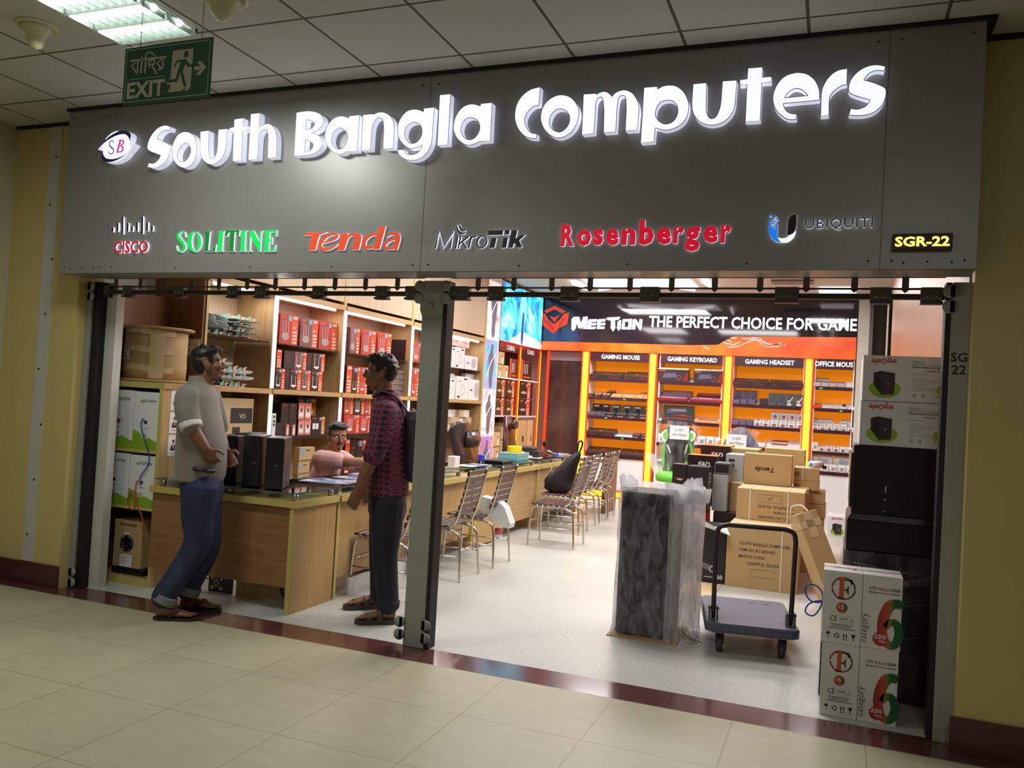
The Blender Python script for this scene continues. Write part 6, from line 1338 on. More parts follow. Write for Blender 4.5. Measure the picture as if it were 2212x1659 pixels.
for q in range(6):
    l = 1752+15.4*q; item(3, 3, l, l+14.8, 0, .1, .13 if q in (0,) else .08, WHITE, mst if 0 < q < 4 else None, 'mouse_box', 'white box, %s from left, fourth shelf of office mouse bay' % ORD[q], GB[3], lap if q == 0 else msf)
for q, (l, r) in enumerate(((1752, 1797), (1799, 1846))):
    item(3, 4, l, r, .14, .22, .2, WHITE, None, 'laptop_box', 'large white box with laptop stand picture, bottom %s of office mouse bay' % ('left', 'right')[q], GB[3], lambda m, F, w, h: m.poly(F, [(w*.25, h*.5), (w*.3, h*.9), (w*.85, h*.85), (w*.75, h*.5)], mat('cool_grey', (190, 196, 210), .4)))
for q in range(5):
    l = 1752+18.8*q; item(3, 4, l, l+18, 0, .1, .10, WHITE, None, 'stand_box', 'small white box with stand picture, %s from left, bottom, office mouse bay' % ORD[q], GB[3], lap)

# ---------------------------------------------------------------- right wall: brown panel, mirror, column; ceiling fittings
MIR = mat('mirror', (236, 238, 240), .02, 1., var=0.)
slab('trim_5', .60, 4.70, 0, .66, 11.0, 3.39, wood('brown_panel', (140, 92, 56), (164, 112, 72), .4, (9, 9, .5)))
t = thing('wall_mirror', (.62, 12.3, 0), 'tall mirror panels on the right wall reflecting ceiling tubes and orange band', 'mirror')
for a, b in ((11.02, 12.2), (12.24, 14.19)): MB().box(.61, a, .2, .66, b, 3.3, MIR).build('mirror_panel', t)
for y in (11.0, 12.2): MB().box(.60, y, .2, .66, y+.035, 3.3, mat('alu_strip', (214, 206, 180), .3, .6)).build('frame_strip', t)
m = MB(); m.box(.275, YB-.1, 0, .475, YB+.4, 3.39, mat('cream_column', (226, 222, 206), .5)); struct(m.build('trim_6'))
tag(MB().box(.43, YB-.14, 2.35, .48, YB-.1, 3.36, mat('mauve_pipe', (110, 96, 96), .4)).build('wall_pipe'), 'dull mauve duct on the cream column right of the sign panel', 'duct')
t = thing('ceiling_light', (-2.8, 12.3, 3.39), 'large white lit ceiling panel with slanting tubes above the sign panel', 'light')
PAN = mat('lit_ceiling_panel', (255, 255, 255), .4, emit=(255, 248, 255), estr=2.5)
MB().box(-3.6, 11.9, 3.385, -2.0, 12.75, 3.395, PAN).build('diffuser', t)
for a, b in (((-3.78, 12.0), (-3.75, 12.63)), ((-1.81, 11.8), (-1.76, 12.54)), ((-3.55, 12.7), (-2.8, 12.0)), ((-2.05, 12.66), (-2.7, 12.0))): MB().tube([(a[0], a[1], 3.355), (b[0], b[1], 3.355)], .022, LEDT, 8).build('tube', t)
tag(MB().box(-.29, 12.62, 3.36, .21, 12.98, 3.375, PAN).build('ceiling_light'), 'rectangular lit ceiling panel above the right end of the sign', 'light')
tag(MB().box(-.9, 11.95, 3.375, -.35, 12.25, 3.398, mat('grille_grey', (110, 104, 96), .5)).build('air_grille'), 'dark air grille in the shop ceiling left of the lit panel', 'grille')
for k, y in enumerate((6.2, 7.6, 9.0, 10.4)):
    t = thing('ceiling_light', (-.25, y, 3.39), 'twin tube ceiling light seen in the wall mirror, %s from the entrance' % ORD[k], 'light', 'twin tube ceiling lights')
    MB().box(-.5, y-.3, 3.37, 0, y+.3, 3.398, WHITE).build('tray', t)
    for x in (-.38, -.12): MB().tube([(x, y-.28, 3.345), (x, y+.28, 3.345)], .02, LEDT, 8).build('tube', t)
# ---------------------------------------------------------------- cartons in the aisle
def kcarton(name, x0, y0, z0, x1, y1, z1, label, prt=None, base=None, straps=(), group=None):
    t = thing(name, ((x0+x1)/2, (y0+y1)/2, z0), label, 'box', group)
    m = MB(); m.box(x0, y0, z0, x1, y1, z1, base or KRAFT, .003); m.box(x0+.001, y0+.02, z1-.0005, x1-.001, y1-.02, z1+.0006, KRAFT2)
    if prt: prt(m, FY(x0, y0-.0004, z0), x1-x0, z1-z0)
    m.build('carton', t)
    for s_ in straps:
        x = x0+(x1-x0)*s_
        m = MB(); m.box(x-.006, y0-.003, z0, x+.006, y0-.0005, z1+.003, STRAP); m.box(x-.006, y0-.003, z1+.001, x+.006, y1+.003, z1+.004, STRAP); m.build('strap', t)
    return t
STRAP = mat('white_strap', (224, 214, 196), .3)
def p9(m, F, w, h):
    for k, (s_, u, ww) in enumerate((('SOUTH BANGLA COMPUTERS.', .18, .72), ('ITEM NO.:9U 600X450', .18, .5), ('MADE IN CHINA', .18, .36), ('CAREFUL GLASS', .29, .45))):
        m.text(F, s_, KINK, w*u, h*(.70-.105*k), w=w*ww, hgt=h*.05, bold=.012)
    for a, b in (((.35, .2), (.69, .2)), ((.35, .32), (.69, .32)), ((.35, .2), (.35, .32)), ((.69, .2), (.69, .32))): m.stroke(F, [(w*a[0], h*a[1]), (w*b[0], h*b[1])], .002, KINK, n=1)
kcarton('rack_carton', -.833, 7.57, 0, -.232, 8.12, .535, 'large kraft carton printed with black lines, behind the platform trolley', p9, None, (.77,))
def flip(F, w, h): return Fr(F.at(w, h), -F.u, -F.v)
def p6(m, F, w, h):
    G = flip(F, w, h)
    for k, (s_, u, ww) in enumerate((('ITEM NO.:6U 600X450', .05, .62), ('MADE IN CHINA', .05, .40), ('CAREFUL GLASS', .16, .52))):
        m.text(G, s_, KINK, w*u, h*(.88-.2*(2-k)-.0) if 0 else h*(.92-.02)-h*.0-h*(0.0+.17*k)-h*.06, w=w*ww, hgt=h*.085, bold=.012)
    for a, b in (((.32, .60), (.66, .60)), ((.32, .84), (.66, .84)), ((.32, .60), (.32, .84)), ((.66, .60), (.66, .84))): m.stroke(F, [(w*a[0], h*a[1]), (w*b[0], h*b[1])], .002, KINK, n=1)
    m.stroke(F, [(w*.46, h*.76), (w*.49, h*.68), (w*.53, h*.79)], .006, KINK, n=1)
kcarton('rack_carton', -.82, 8.10, .5365, -.218, 8.62, .822, 'middle kraft carton with upside down print and white straps', p6, None, (.2, .76))
def pt(m, F, w, h):
    G = flip(F, w, h); k = h*.16
    m.text(G, 'Tenda', KINK, w*.34, h*.42, w=w*.42, hgt=h*.16, bold=.035, shear=.22)
kcarton('network_carton', -.822, 8.66, .822, -.366, 8.86, 1.128, 'upright kraft carton with upside down brown word, top of the pile', pt)
kcarton('kraft_carton', -.95, 8.66, .3, -.20, 9.1, .82, 'kraft carton hidden under the upright one with upside down word')
kcarton('kraft_carton', -.95, 8.68, 0, -.20, 9.1, .299, 'lowest kraft carton behind the middle one with straps')
kcarton('long_carton', -1.155, 9.25, .75, -.735, 9.75, 1.145, 'kraft carton with pale top below the wrapped grey chair')
kcarton('long_carton', -.675, 9.25, .70, -.268, 9.7, 1.172, 'kraft carton between the upright carton and the yellow column')
kcarton('long_carton', -1.155, 9.25, 0, -.268, 9.75, .699, 'broad kraft carton under the two rear cartons') if 0 else None
def p00(m, F, w, h): m.text(F, '00', KINK, w*.02, h*.35, w=w*.2, hgt=h*.3, bold=.02)
for k, (x0, x1, z0, z1, y) in enumerate(((-.36, -.115, .885, 1.01, 8.66), (-.36, -.11, .79, .884, 8.66), (-.34, -.05, .66, .785, 8.70), (-.34, -.04, .52, .655, 8.70), (-.34, -.05, .26, .515, 8.70), (-.34, -.05, .0, .255, 8.70))):
    kcarton('small_carton', x0+.17 if k > 5 else x0+.006, y-.42 if k > 6 else y+.2, z0, x1, y+.55, z1, 'small kraft carton in the pile right of the upright one, %s from the top' % ORD[k], p00 if k < 2 else None, None, (.35,) if k == 0 else (), 'small kraft cartons in a pile')
t = thing('bullet_camera', (-.14, 8.95, 1.012), 'small white bullet camera with blue dot on the carton pile', 'camera')
MB().cyl((-.20, 8.90, 1.05), (-.10, 9.02, 1.05), .035, WHITE, 16).build('barrel', t); MB().cyl((-.20, 8.90, 1.05), (-.202, 8.898, 1.05), .022, mat('lens_blue', (60, 150, 230), .3), 14).build('lens', t); MB().box(-.09, 8.98, 1.012, -.05, 9.04, 1.04, BLACKP).build('mount', t)
# leaning carton
t = thing('leaning_carton', (-.05, 7.2, 0), 'long kraft carton with taped ends leaning on the wrapped black stack', 'box')
a = Vector((-.19, 7.05, .755)); d = Vector((.26, -.05, -.62)).normalized(); u = Vector((.86, .28, .36)).normalized(); u = (u-d*u.dot(d)).normalized(); n_ = d.cross(u)
F = Fr(a-u*.06, u, -d); m = MB(); m.fbox(F, 0, -.72, .16, 0, -.34, 0, KRAFT, .003); m.build('carton', t)
m = MB(); m.fbox(F, .0, -.002, .16, .003, -.34, 0, KRAFT2); m.fbox(F, .05, -.2, .11, .005, -.34, .002, TAPE); m.fbox(F, -.002, -.12, .162, -.06, -.342, .002, TAPE); m.build('tape', t)
m = MB(); e = F.at(.08, .002, -.3); m.tube(path([F.at(.02, .0, -.33), F.at(.05, .07, -.30), F.at(.12, .06, -.26), F.at(.14, 0, -.2)]), .006, STRAP, 6); m.build('strap_loop', t)
# speaker cartons and cases left of the pile
DBR = mat('speaker_carton', (42, 28, 28), .35, var=.08); DBR2 = mat('speaker_carton_side', (60, 40, 38), .35); RED2 = mat('carton_red', (206, 50, 44), .4); GRYC = mat('case_grey', (176, 178, 182), .4); GRYD = mat('case_dark', (104, 104, 108), .4)
def fdbox(x0, y0, z0, x1, y1, z1, label, logo_, red=0., spk=False, orange=False, group='speaker cartons'):
    t = thing('speaker_carton', ((x0+x1)/2, (y0+y1)/2, z0), label, 'box', group)
    m = MB(); m.box(x0, y0, z0, x1, y1, z1, DBR, .002); w, h = x1-x0, z1-z0; F = FY(x0, y0, z0)
    if orange: m.rect(Fr((x0, y0, z1), (1, 0, 0), (0, 1, 0)), 0, 0, w, y1-y0, mat('carton_orange', (230, 120, 50), .4), .001)
    if red: m.rect(F, 0, 0, w, h*red, RED2); m.rect(FX(x1, y0, z0), 0, 0, y1-y0, h*red, RED2)
    if spk: m.poly(F, cr([(w*.1, h*.25), (w*.1, h*.7)]+sm((w*.4, h*.74))+[(w*.6, h*.68), (w*.85, h*.55), (w*.85, h*.25)], 4), GRYD, .001)
    if logo_: m.text(F, 'F&D', WHITE, w*.35, h*(.78 if h > .3 else .45), w=w*.4, bold=.03, shear=.25)
    if logo_ and h > .18: m.rect(F, w*.15, h*.5, w*.75, h*.53, RED2, .001)
    G = FX(x1, y0, z0); [m.rect(G, (y1-y0)*.3, h*(.7+.08*k), (y1-y0)*.5, h*(.74+.08*k), WHITE, .001) for k in range(3)]
    m.build('carton', t); return t
fdbox(-1.30, 8.15, .46, -1.10, 8.42, .985, 'tall speaker carton with silver speaker picture and red base', False, .16, True)
fdbox(-1.30, 8.15, 0, -1.10, 8.45, .459, 'dark carton under the speaker carton with red base', False)
fdbox(-1.47, 8.30, .70, -1.335, 8.5, .985, 'small speaker carton with white letters beside the green chair', True)
fdbox(-1.47, 8.30, 0, -1.32, 8.55, .699, 'dark carton carrying the small speaker carton by the green chair', False)
fdbox(-1.40, 8.75, .55, -1.10, 9.05, 1.065, 'dark speaker carton with orange top behind the tall one', True, 0, False, True)
fdbox(-1.33, 9.15, .60, -1.02, 9.6, 1.16, 'rear speaker carton with orange top below the wrapped chair', True, 0, False, True)
for nm, x0, y0, z0, x1, y1, z1, mt, lab_ in (('steel_cabinet', -1.02, 8.80, .55, -.84, 9.15, 1.10, GRYC, 'upright pale grey metal case left of the upright kraft carton'), ('steel_cabinet', -1.10, 8.50, .54, -.955, 8.78, .90, GRYC, 'small pale metal case with slits beside the speaker carton'), ('steel_cabinet', -1.09, 8.50, .902, -.94, 8.75, 1.02, GRYD, 'dark grey device on top of the small pale metal case'), ('steel_cabinet', -1.02, 8.80, .30, -.84, 9.15, .545, GRYC, 'lower pale metal case under the upright one'), ('wood_crate', -1.08, 8.5, .3, -.84, 8.79, .535, DBR2, 'dark brown crate under the pale metal cases')):
    m = MB(); m.box(x0, y0, z0, x1, y1, z1, mt, .004)
    if mt is GRYC:
        for k in range(3): m.rect(FX(x1, y0, z0), .1, (z1-z0)*(.25+.22*k), .14, (z1-z0)*(.26+.22*k), INK, .001); m.rect(FY(x0, y0, z0), (x1-x0)*.55, (z1-z0)*(.25+.22*k), (x1-x0)*.65, (z1-z0)*(.26+.22*k), INK, .001)
        if z1 > 1.05: m.rect(FY(x0, y0, z0), .03, .42, .09, .45, INK, .001); m.rect(FY(x0, y0, z0), .03, .47, .09, .50, INK, .001)
    elif mt is GRYD: m.rect(FY(x0, y0, z0), .01, .02, x1-x0-.01, .10, DBR, .001)
    tag(m.build(nm), lab_, 'cabinet' if nm == 'steel_cabinet' else 'crate')
o = MB().box(-1.10, 8.5, 0, -.84, 9.2, .298, DBR).build('dark_carton'); tag(o, 'dark carton on the floor beneath the brown crate', 'box')
t = thing('chair_carton', (-.95, 7.6, 0), 'black carton with open white flaps and roller picture left of the large kraft carton', 'box')
m = MB(); F = FY(-1.08, 7.60, 0); m.box(-1.08, 7.60, 0, -.84, 7.95, .50, BLACKP, .003); m.text(F, '60', WHITE, .17, .04, w=.05, bold=.02); m.rect(F, .06, .05, .15, .055, WHITE); m.stroke(F, [(.01, .16), (.12, .13)], .05, GRYD, .001, n=1); m.ring(F, .13, .125, .018, .03, GRYC, .0014); m.build('carton', t)
m = MB(); m.add([(-1.08, 7.60, .50), (-.84, 7.60, .50), (-.80, 7.50, .45), (-1.08, 7.50, .58)], [(0, 1, 2, 3)], WHITE); m.add([(-1.08, 7.62, .50), (-1.08, 7.95, .50), (-1.14, 7.95, .60), (-1.14, 7.62, .60)], [(0, 1, 2, 3)], WHITE); m.build('flap', t)
o = MB().box(-1.18, 6.95, .0, -.86, 7.55, .006, KRAFT2).build('flat_card'); tag(o, 'flattened kraft card on the floor beside the trolley', 'card')

# ---------------------------------------------------------------- black server rack in plastic
def film(name, a, rgb=(235, 236, 242), sc=14., rough=.25):
    m = bpy.data.materials.new(name); m.use_nodes = True; nt = m.node_tree; b = nt.nodes['Principled BSDF']; o = nt.nodes['Material Output']
    b.inputs['Base Color'].default_value = lin(rgb)+(1,); b.inputs['Roughness'].default_value = rough
    tl = nt.nodes.new('ShaderNodeBsdfTranslucent'); tl.inputs[0].default_value = lin(rgb)+(1,)
    m1 = nt.nodes.new('ShaderNodeMixShader'); m1.inputs[0].default_value = .45
    tr = nt.nodes.new('ShaderNodeBsdfTransparent'); mx = nt.nodes.new('ShaderNodeMixShader')
    nz = nt.nodes.new('ShaderNodeTexNoise'); nz.inputs['Scale'].default_value = sc; nz.inputs['Detail'].default_value = 5; nz.inputs['Distortion'].default_value = 1.5
    tc = nt.nodes.new('ShaderNodeTexCoord'); mp = nt.nodes.new('ShaderNodeMapping'); mp.inputs['Scale'].default_value = (1, 1, .35); nt.links.new(tc.outputs['Object'], mp.inputs[0]); nt.links.new(mp.outputs[0], nz.inputs['Vector'])
    mr = nt.nodes.new('ShaderNodeMapRange'); mr.inputs[1].default_value = .35; mr.inputs[2].default_value = .72; mr.inputs[3].default_value = max(0, a-.12); mr.inputs[4].default_value = min(1, a+.28)
    nt.links.new(nz.outputs['Fac'], mr.inputs[0]); nt.links.new(mr.outputs[0], mx.inputs[0])
    bp = nt.nodes.new('ShaderNodeBump'); bp.inputs['Strength'].default_value = .5; bp.inputs['Distance'].default_value = .02; nt.links.new(nz.outputs['Fac'], bp.inputs['Height']); nt.links.new(bp.outputs[0], b.inputs['Normal'])
    nt.links.new(b.outputs[0], m1.inputs[1]); nt.links.new(tl.outputs[0], m1.inputs[2]); nt.links.new(tr.outputs[0], mx.inputs[1]); nt.links.new(m1.outputs[0], mx.inputs[2]); nt.links.new(mx.outputs[0], o.inputs[0])
    MATS[name] = m; return m
FILM = film('milky_film', .16); FILM2 = film('milky_film_side', .62); FILMC = film('clear_film', .10, sc=9.); STRETCH = film('stretch_wrap', .09, (190, 180, 184), 10.)
RACKM = mat('rack_black', (34, 30, 32), .42, var=.12, scale=12)
t = thing('server_rack', (-1.1, 5.7, 0), 'dark upright cabinet in milky plastic bag beside the trolley', 'cabinet')
MB().box(-1.296, 5.47, .02, -.945, 5.86, .955, RACKM, .006).build('cabinet_body', t)
MB().box(-1.34, 5.42, 0, -.88, 5.92, .008, KRAFT).build('card_base', t)
m = MB(); rg = rnd
def bagring(z, ex, k):
    pts = []
    for (x, y), nn in (((-1.31, 5.455), 10), ((-.935, 5.455), 12), ((-.80-.04*math.sin(z*4), 5.60), 6), ((-.80, 5.86), 8), ((-.95, 5.91), 8), ((-1.34, 5.90), 10)):
        pts.append((x, y, nn))
    out = []
    for i, (x, y, nn) in enumerate(pts):
        x2, y2, _ = pts[(i+1) % len(pts)]
        for j in range(nn):
            f = j/nn; q = rg.uniform(-.006, .006)*ex
            cx_, cy_ = x+(x2-x)*f, y+(y2-y)*f
            dx, dy = cx_+1.08, cy_-5.68; l = math.hypot(dx, dy)
            s_ = 1+(ex-1)*.02+q/l
            out.append((-1.08+dx*s_, 5.68+dy*s_, z+rg.uniform(-.006, .006)))
    return out
rings = [bagring(z, e, k) for k, (z, e) in enumerate(((.01, 3.2), (.05, 2.2), (.10, 1.2), (.2, 1.), (.32, 1.3), (.45, 1.5), (.58, 1.2), (.7, 1.6), (.82, 1.2), (.90, 1.4), (.965, 1.0), (.99, .4)))]
N = len(rings[0]); vs = [p for r in rings for p in r]; fs_f = []; fs_s = []
for i in range(len(rings)-1):
    for j in range(N):
        q = (i*N+j, i*N+(j+1) % N, (i+1)*N+(j+1) % N, (i+1)*N+j); (fs_f if j < 9 else fs_s).append(q)
k0 = (len(rings)-1)*N
m.add(vs, fs_f, FILM, True); m.add(vs, fs_s, FILM2, True); m.add(rings[-1], [tuple(range(N))], FILM2)
m.build('plastic_bag', t)
m = MB()
for cx_, cy_, rr, hh in ((-.93, 5.55, .11, .07), (-.84, 5.62, .09, .11), (-1.28, 5.60, .07, .10), (-.80, 5.72, .06, .03)):
    n_ = 11; top = [(cx_+rr*(.6+.4*rg.random())*math.cos(6.283*k/n_), cy_+rr*(.6+.4*rg.random())*math.sin(6.283*k/n_), .97+hh*(.4+.6*rg.random())) for k in range(n_)]
    bot = [(cx_+rr*.75*math.cos(6.283*k/n_+.3), cy_+rr*.75*math.sin(6.283*k/n_+.3), .90) for k in range(n_)]
    m.add(bot+top, [(k, (k+1) % n_, n_+(k+1) % n_, n_+k) for k in range(n_)], FILM2, True)
m.build('bag_ruffle', t)
m = MB()
for k in range(4): m.tube(path([(-.86, 5.5+.03*k, .10-.02*k), (-.84+.02*k, 5.47, .05), (-.80+.02*k, 5.46+.03*k, .012)]), .004, mat('twine', (150, 124, 90), .8), 5)
m.build('twine', t)

# ---------------------------------------------------------------- platform trolley
TRG = mat('trolley_plastic', (86, 86, 104), .5, var=.06, scale=10); TRF = mat('trolley_tube', (62, 54, 58), .4, .3, var=.1, scale=14); RUB = mat('wheel_rubber', (70, 64, 62), .6)
t = thing('platform_trolley', (0, 0, 0), 'blue grey platform trolley with dark folding handle', 'trolley')
m = MB(); w, l = .285, .40
def rrect(w, l, r, n=5):
    out = []
    for cx_, cy_, a0 in ((w-r, l-r, 0), (-w+r, l-r, 1.5708), (-w+r, -l+r, 3.1416), (w-r, -l+r, 4.7124)):
        out += [(cx_+r*math.cos(a0+1.5708*k/n), cy_+r*math.sin(a0+1.5708*k/n)) for k in range(n+1)]
    return out
TOP = Fr((0, 0, .20), (1, 0, 0), (0, 1, 0)); m.poly(TOP, rrect(w-.008, l-.008, .05), TRG, 0); R1 = rrect(w-.008, l-.008, .05); R2 = rrect(w, l, .055); k = len(R1)
m.add([(x, y, .20) for x, y in R1]+[(x, y, .19) for x, y in R2]+[(x, y, .145) for x, y in R2]+[(x*.97, y*.97, .14) for x, y in R2], [(r_*k+(j+1) % k, r_*k+j, (r_+1)*k+j, (r_+1)*k+(j+1) % k) for r_ in range(3) for j in range(k)], TRG, True)
m.poly(Fr((0, 0, .141), (-1, 0, 0), (0, 1, 0)), rrect(w*.97, l*.97, .05), TRG, 0)
for x, y in ((-.2, -.26), (-.19, -.24), (.2, -.26), (.19, -.24), (-.2, .28), (-.19, .30), (.15, .26), (.16, .28), (.05, .25), (.06, .28)): m.rect(TOP, x-.018, y-.003, x+.018, y+.003, BLACKP, .001)
m.build('deck', t)
MB().tube(path([(-.235, -.30, .21), (-.238, -.31, .45), (-.24, -.32, .70)], 3)+path([(-.24, -.322, .73), (-.225, -.323, .785), (-.17, -.324, .805)], 4)+[(.17, -.324, .805)]+path([(.17, -.324, .805), (.225, -.323, .785), (.24, -.322, .73)], 4)+path([(.24, -.32, .70), (.238, -.31, .45), (.235, -.30, .21)], 3), .0155, TRF, 10).build('handle', t)
for x in (-.235, .235):
    m = MB(); m.box(x-.028, -.325, .20, x-.02, -.265, .285, TRF); m.box(x+.02, -.325, .20, x+.028, -.265, .285, TRF); m.cyl((x-.035, -.30, .27), (x+.035, -.30, .27), .007, STEEL, 8); m.box(x-.014, -.31, .205, x+.014, -.28, .24, STEEL); m.build('hinge_bracket', t)
for x in (-.19, .19):
    for y in (-.29, .29):
        wl = MB().cyl((x-.018, y, .055), (x+.018, y, .055), .055, RUB, 18).build('wheel', t)
        m = MB(); m.box(x-.026, y-.03, .05, x-.020, y+.03, .14, TRF); m.box(x+.020, y-.03, .05, x+.026, y+.03, .14, TRF); m.box(x-.04, y-.04, .132, x+.04, y+.04, .142, TRF); m.build('caster_fork', t)
t.location = (-.484, 5.79, 0); t.rotation_euler = (0, 0, .183)

# ---------------------------------------------------------------- black stack, UPS boxes and cable boxes by the right jamb
BLKS = mat('stack_black', (24, 18, 19), .35, var=.15, scale=8, spec=.4)
t = thing('black_cabinet', (.35, 5.2, 1.0), 'matt black metal cabinet under the two white boxes at right', 'cabinet')
MB().box(.108, 4.97, 1.0, .58, 5.5, 1.375, BLKS, .004).build('body', t)
m = MB(); F = FY(.108, 4.97, 1.0); m.rect(F, .165, .125, .172, .16, GRYC); m.disc(F, .168, .088, .005, GRYC); m.disc(F, .163, .025, .004, GRYC); m.build('slot_marks', t)
m = MB(); m.box(.098, 5.0, 1.03, .108, 5.46, 1.33, BLKS); m.build('side_rail', t)
t = thing('black_cabinet', (.35, 5.2, .9), 'black metal cabinet with flared rim in the middle of the right stack', 'cabinet')
MB().box(.09, 4.97, .80, .585, 5.5, .965, BLKS, .004).build('body', t)
m = MB(); m.loft([((.3375, 5.235, .9655), (.2475, 0, 0), (0, .265, 0)), ((.345, 5.235, .998), (.235, 0, 0), (0, .265, 0))], BLKS, 4, False)
m = MB(); m.add([(.09, 4.97, .966), (.585, 4.97, .966), (.585, 5.5, .966), (.09, 5.5, .966), (.11, 4.98, .999), (.58, 4.98, .999), (.58, 5.49, .999), (.11, 5.49, .999)], [(0, 1, 5, 4), (1, 2, 6, 5), (2, 3, 7, 6), (3, 0, 4, 7), (4, 5, 6, 7)], BLKS); m.build('rim', t)
t = thing('black_cabinet', (.33, 5.2, 0), 'tall black cabinet in stretch wrap at the bottom of the right stack', 'cabinet')
MB().box(.085, 4.97, .02, .583, 5.5, .798, BLKS, .004).build('body', t)
m = MB(); rr = []
for k in range(14):
    z = .01+.062*k; e = .006+.006*(k % 3); rr.append([(.085-e-.008*rg.random(), 4.97-e), (.33, 4.966-e-.004*rg.random()), (.583+e, 4.97-e), (.583+e, 5.5+e), (.085-e, 5.5+e), (.085-e-.012*rg.random(), 5.23)])
m.add([(x, y, .012+.0605*k) for k, r in enumerate(rr) for x, y in r], [(k*6+j, k*6+(j+1) % 6, (k+1)*6+(j+1) % 6, (k+1)*6+j) for k in range(13) for j in range(6)], STRETCH, True)
for a, b, w_ in (((.09, .60), (.55, .70), .02), ((.09, .62), (.5, .66), .015), ((.09, .74), (.58, .70), .008), ((.09, .5), (.56, .56), .006), ((.09, .3), (.56, .4), .006)):
    m.stroke(FY(0, 4.957, 0), [a, ((a[0]+b[0])/2, (a[1]+b[1])/2-.01), b], w_, FILM, .001)
m.build('stretch_wrap', t)
t = thing('black_cabinet', (.0, 4.85, 0), 'wrapped black carton edge showing left of the cable boxes', 'cabinet')
MB().box(-.015, 4.84, .02, .078, 5.5, .50, BLKS, .004).build('body', t)
m = MB(); m.box(-.022, 4.834, .015, .08, 5.505, .49, STRETCH); m.build('stretch_wrap', t)
SOFTW = mat('ups_card', (226, 226, 232), .5, var=.02); UPK = mat('ups_black', (40, 26, 30), .4); LIME2 = mat('ups_lime', (150, 186, 40), .5); APR = mat('ups_red', (206, 48, 56), .5); LGR = mat('ups_grey_text', (150, 150, 158), .5)
def ups(x0, z0, x1, z1, label, y0=4.98, dd=.40):
    t = thing('ups_carton', ((x0+x1)/2, y0+.2, z0), label, 'box', 'white power supply cartons')
    m = MB(); m.box(x0, y0, z0, x1, y0+dd, z1, SOFTW, .002); F = FY(x0, y0, z0); w, h = x1-x0, z1-z0; s_ = w/.41
    m.text(F, 'apollo', APR, w*.09, h*.80, w=w*.30, hgt=h*.17, bold=.01, shear=.2); m.stroke(F, [(w*.09, h*.875), (w*.39, h*.875)], h*.02, APR, .001, n=1)
    m.poly(F, [(w*.245+h*.075*(1 if k % 2 == 0 else .55)*math.cos(k*.4488)*.8, h*.875+h*.075*(1 if k % 2 == 0 else .55)*math.sin(k*.4488)) for k in range(14)], APR, .0012); m.disc(F, w*.245, h*.875, h*.03, SOFTW, .0016)
    m.disc(F, w*.27, h*.27, w*.19, LIME2, .0008, ry=h*.2)
    m.poly(F, [(w*.13, h*.62), (w*.22, h*.66), (w*.39, h*.62), (w*.385, h*.16), (w*.235, h*.13), (w*.135, h*.36)], UPK, .0012); m.poly(F, [(w*.225, h*.60), (w*.385, h*.60), (w*.38, h*.17), (w*.24, h*.145)], mat('ups_face', (58, 44, 46), .4), .0015); m.disc(F, w*.31, h*.38, .004, WHITE, .002)
    m.text(F, '1200VA', LIME2, w*.58, h*.83, w=w*.15, hgt=h*.075, bold=.02); m.stroke(F, [(w*.58, h*.81), (w*.97, h*.81)], h*.006, INK, .001, n=1)
    m.text(F, 'Uninterruptible power system', INK, w*.58, h*.73, w=w*.38, hgt=h*.06, bold=.015); m.text(F, 'PC & SERVERS PROTECTION', INK, w*.75, h*.67, w=w*.21, hgt=h*.03, bold=.01)
    m.text(F, '(Feature)', LGR, w*.585, h*.585, w=w*.18, hgt=h*.05)
    for k in range(7): m.rect(F, w*.6, h*(.53-.045*k), w*(.74+.06*((k*3) % 4)), h*(.538-.045*k), LGR, .001)
    for u in (.61, .71): m.rect(F, w*u, h*.12, w*(u+.035), h*.185, LGR, .001); m.disc(F, w*(u+.017), h*.152, w*.009, SOFTW, .0014)
    m.poly(F, [(w*.90, h*.38), (w*.965, h*.40), (w*.945, h*.28), (w*.975, h*.28), (w*.875, h*.07), (w*.905, h*.215), (w*.87, h*.215)], LIME2, .001)
    m.build('carton', t); MB().box(x0+.001, y0+dd*.45, z1-.0003, x1-.001, y0+dd*.55, z1+.0008, TAPE).build('tape', t)
ups(.133, 1.377, .545, 1.62, 'white power supply carton with lime oval, lower of two on the right stack')
ups(.136, 1.623, .552, 1.872, 'white power supply carton with lime oval, upper of two on the right stack')
ups(-.02, 0, .42, .27, 'white power supply carton standing on the floor far behind the leaning carton', 11.6)
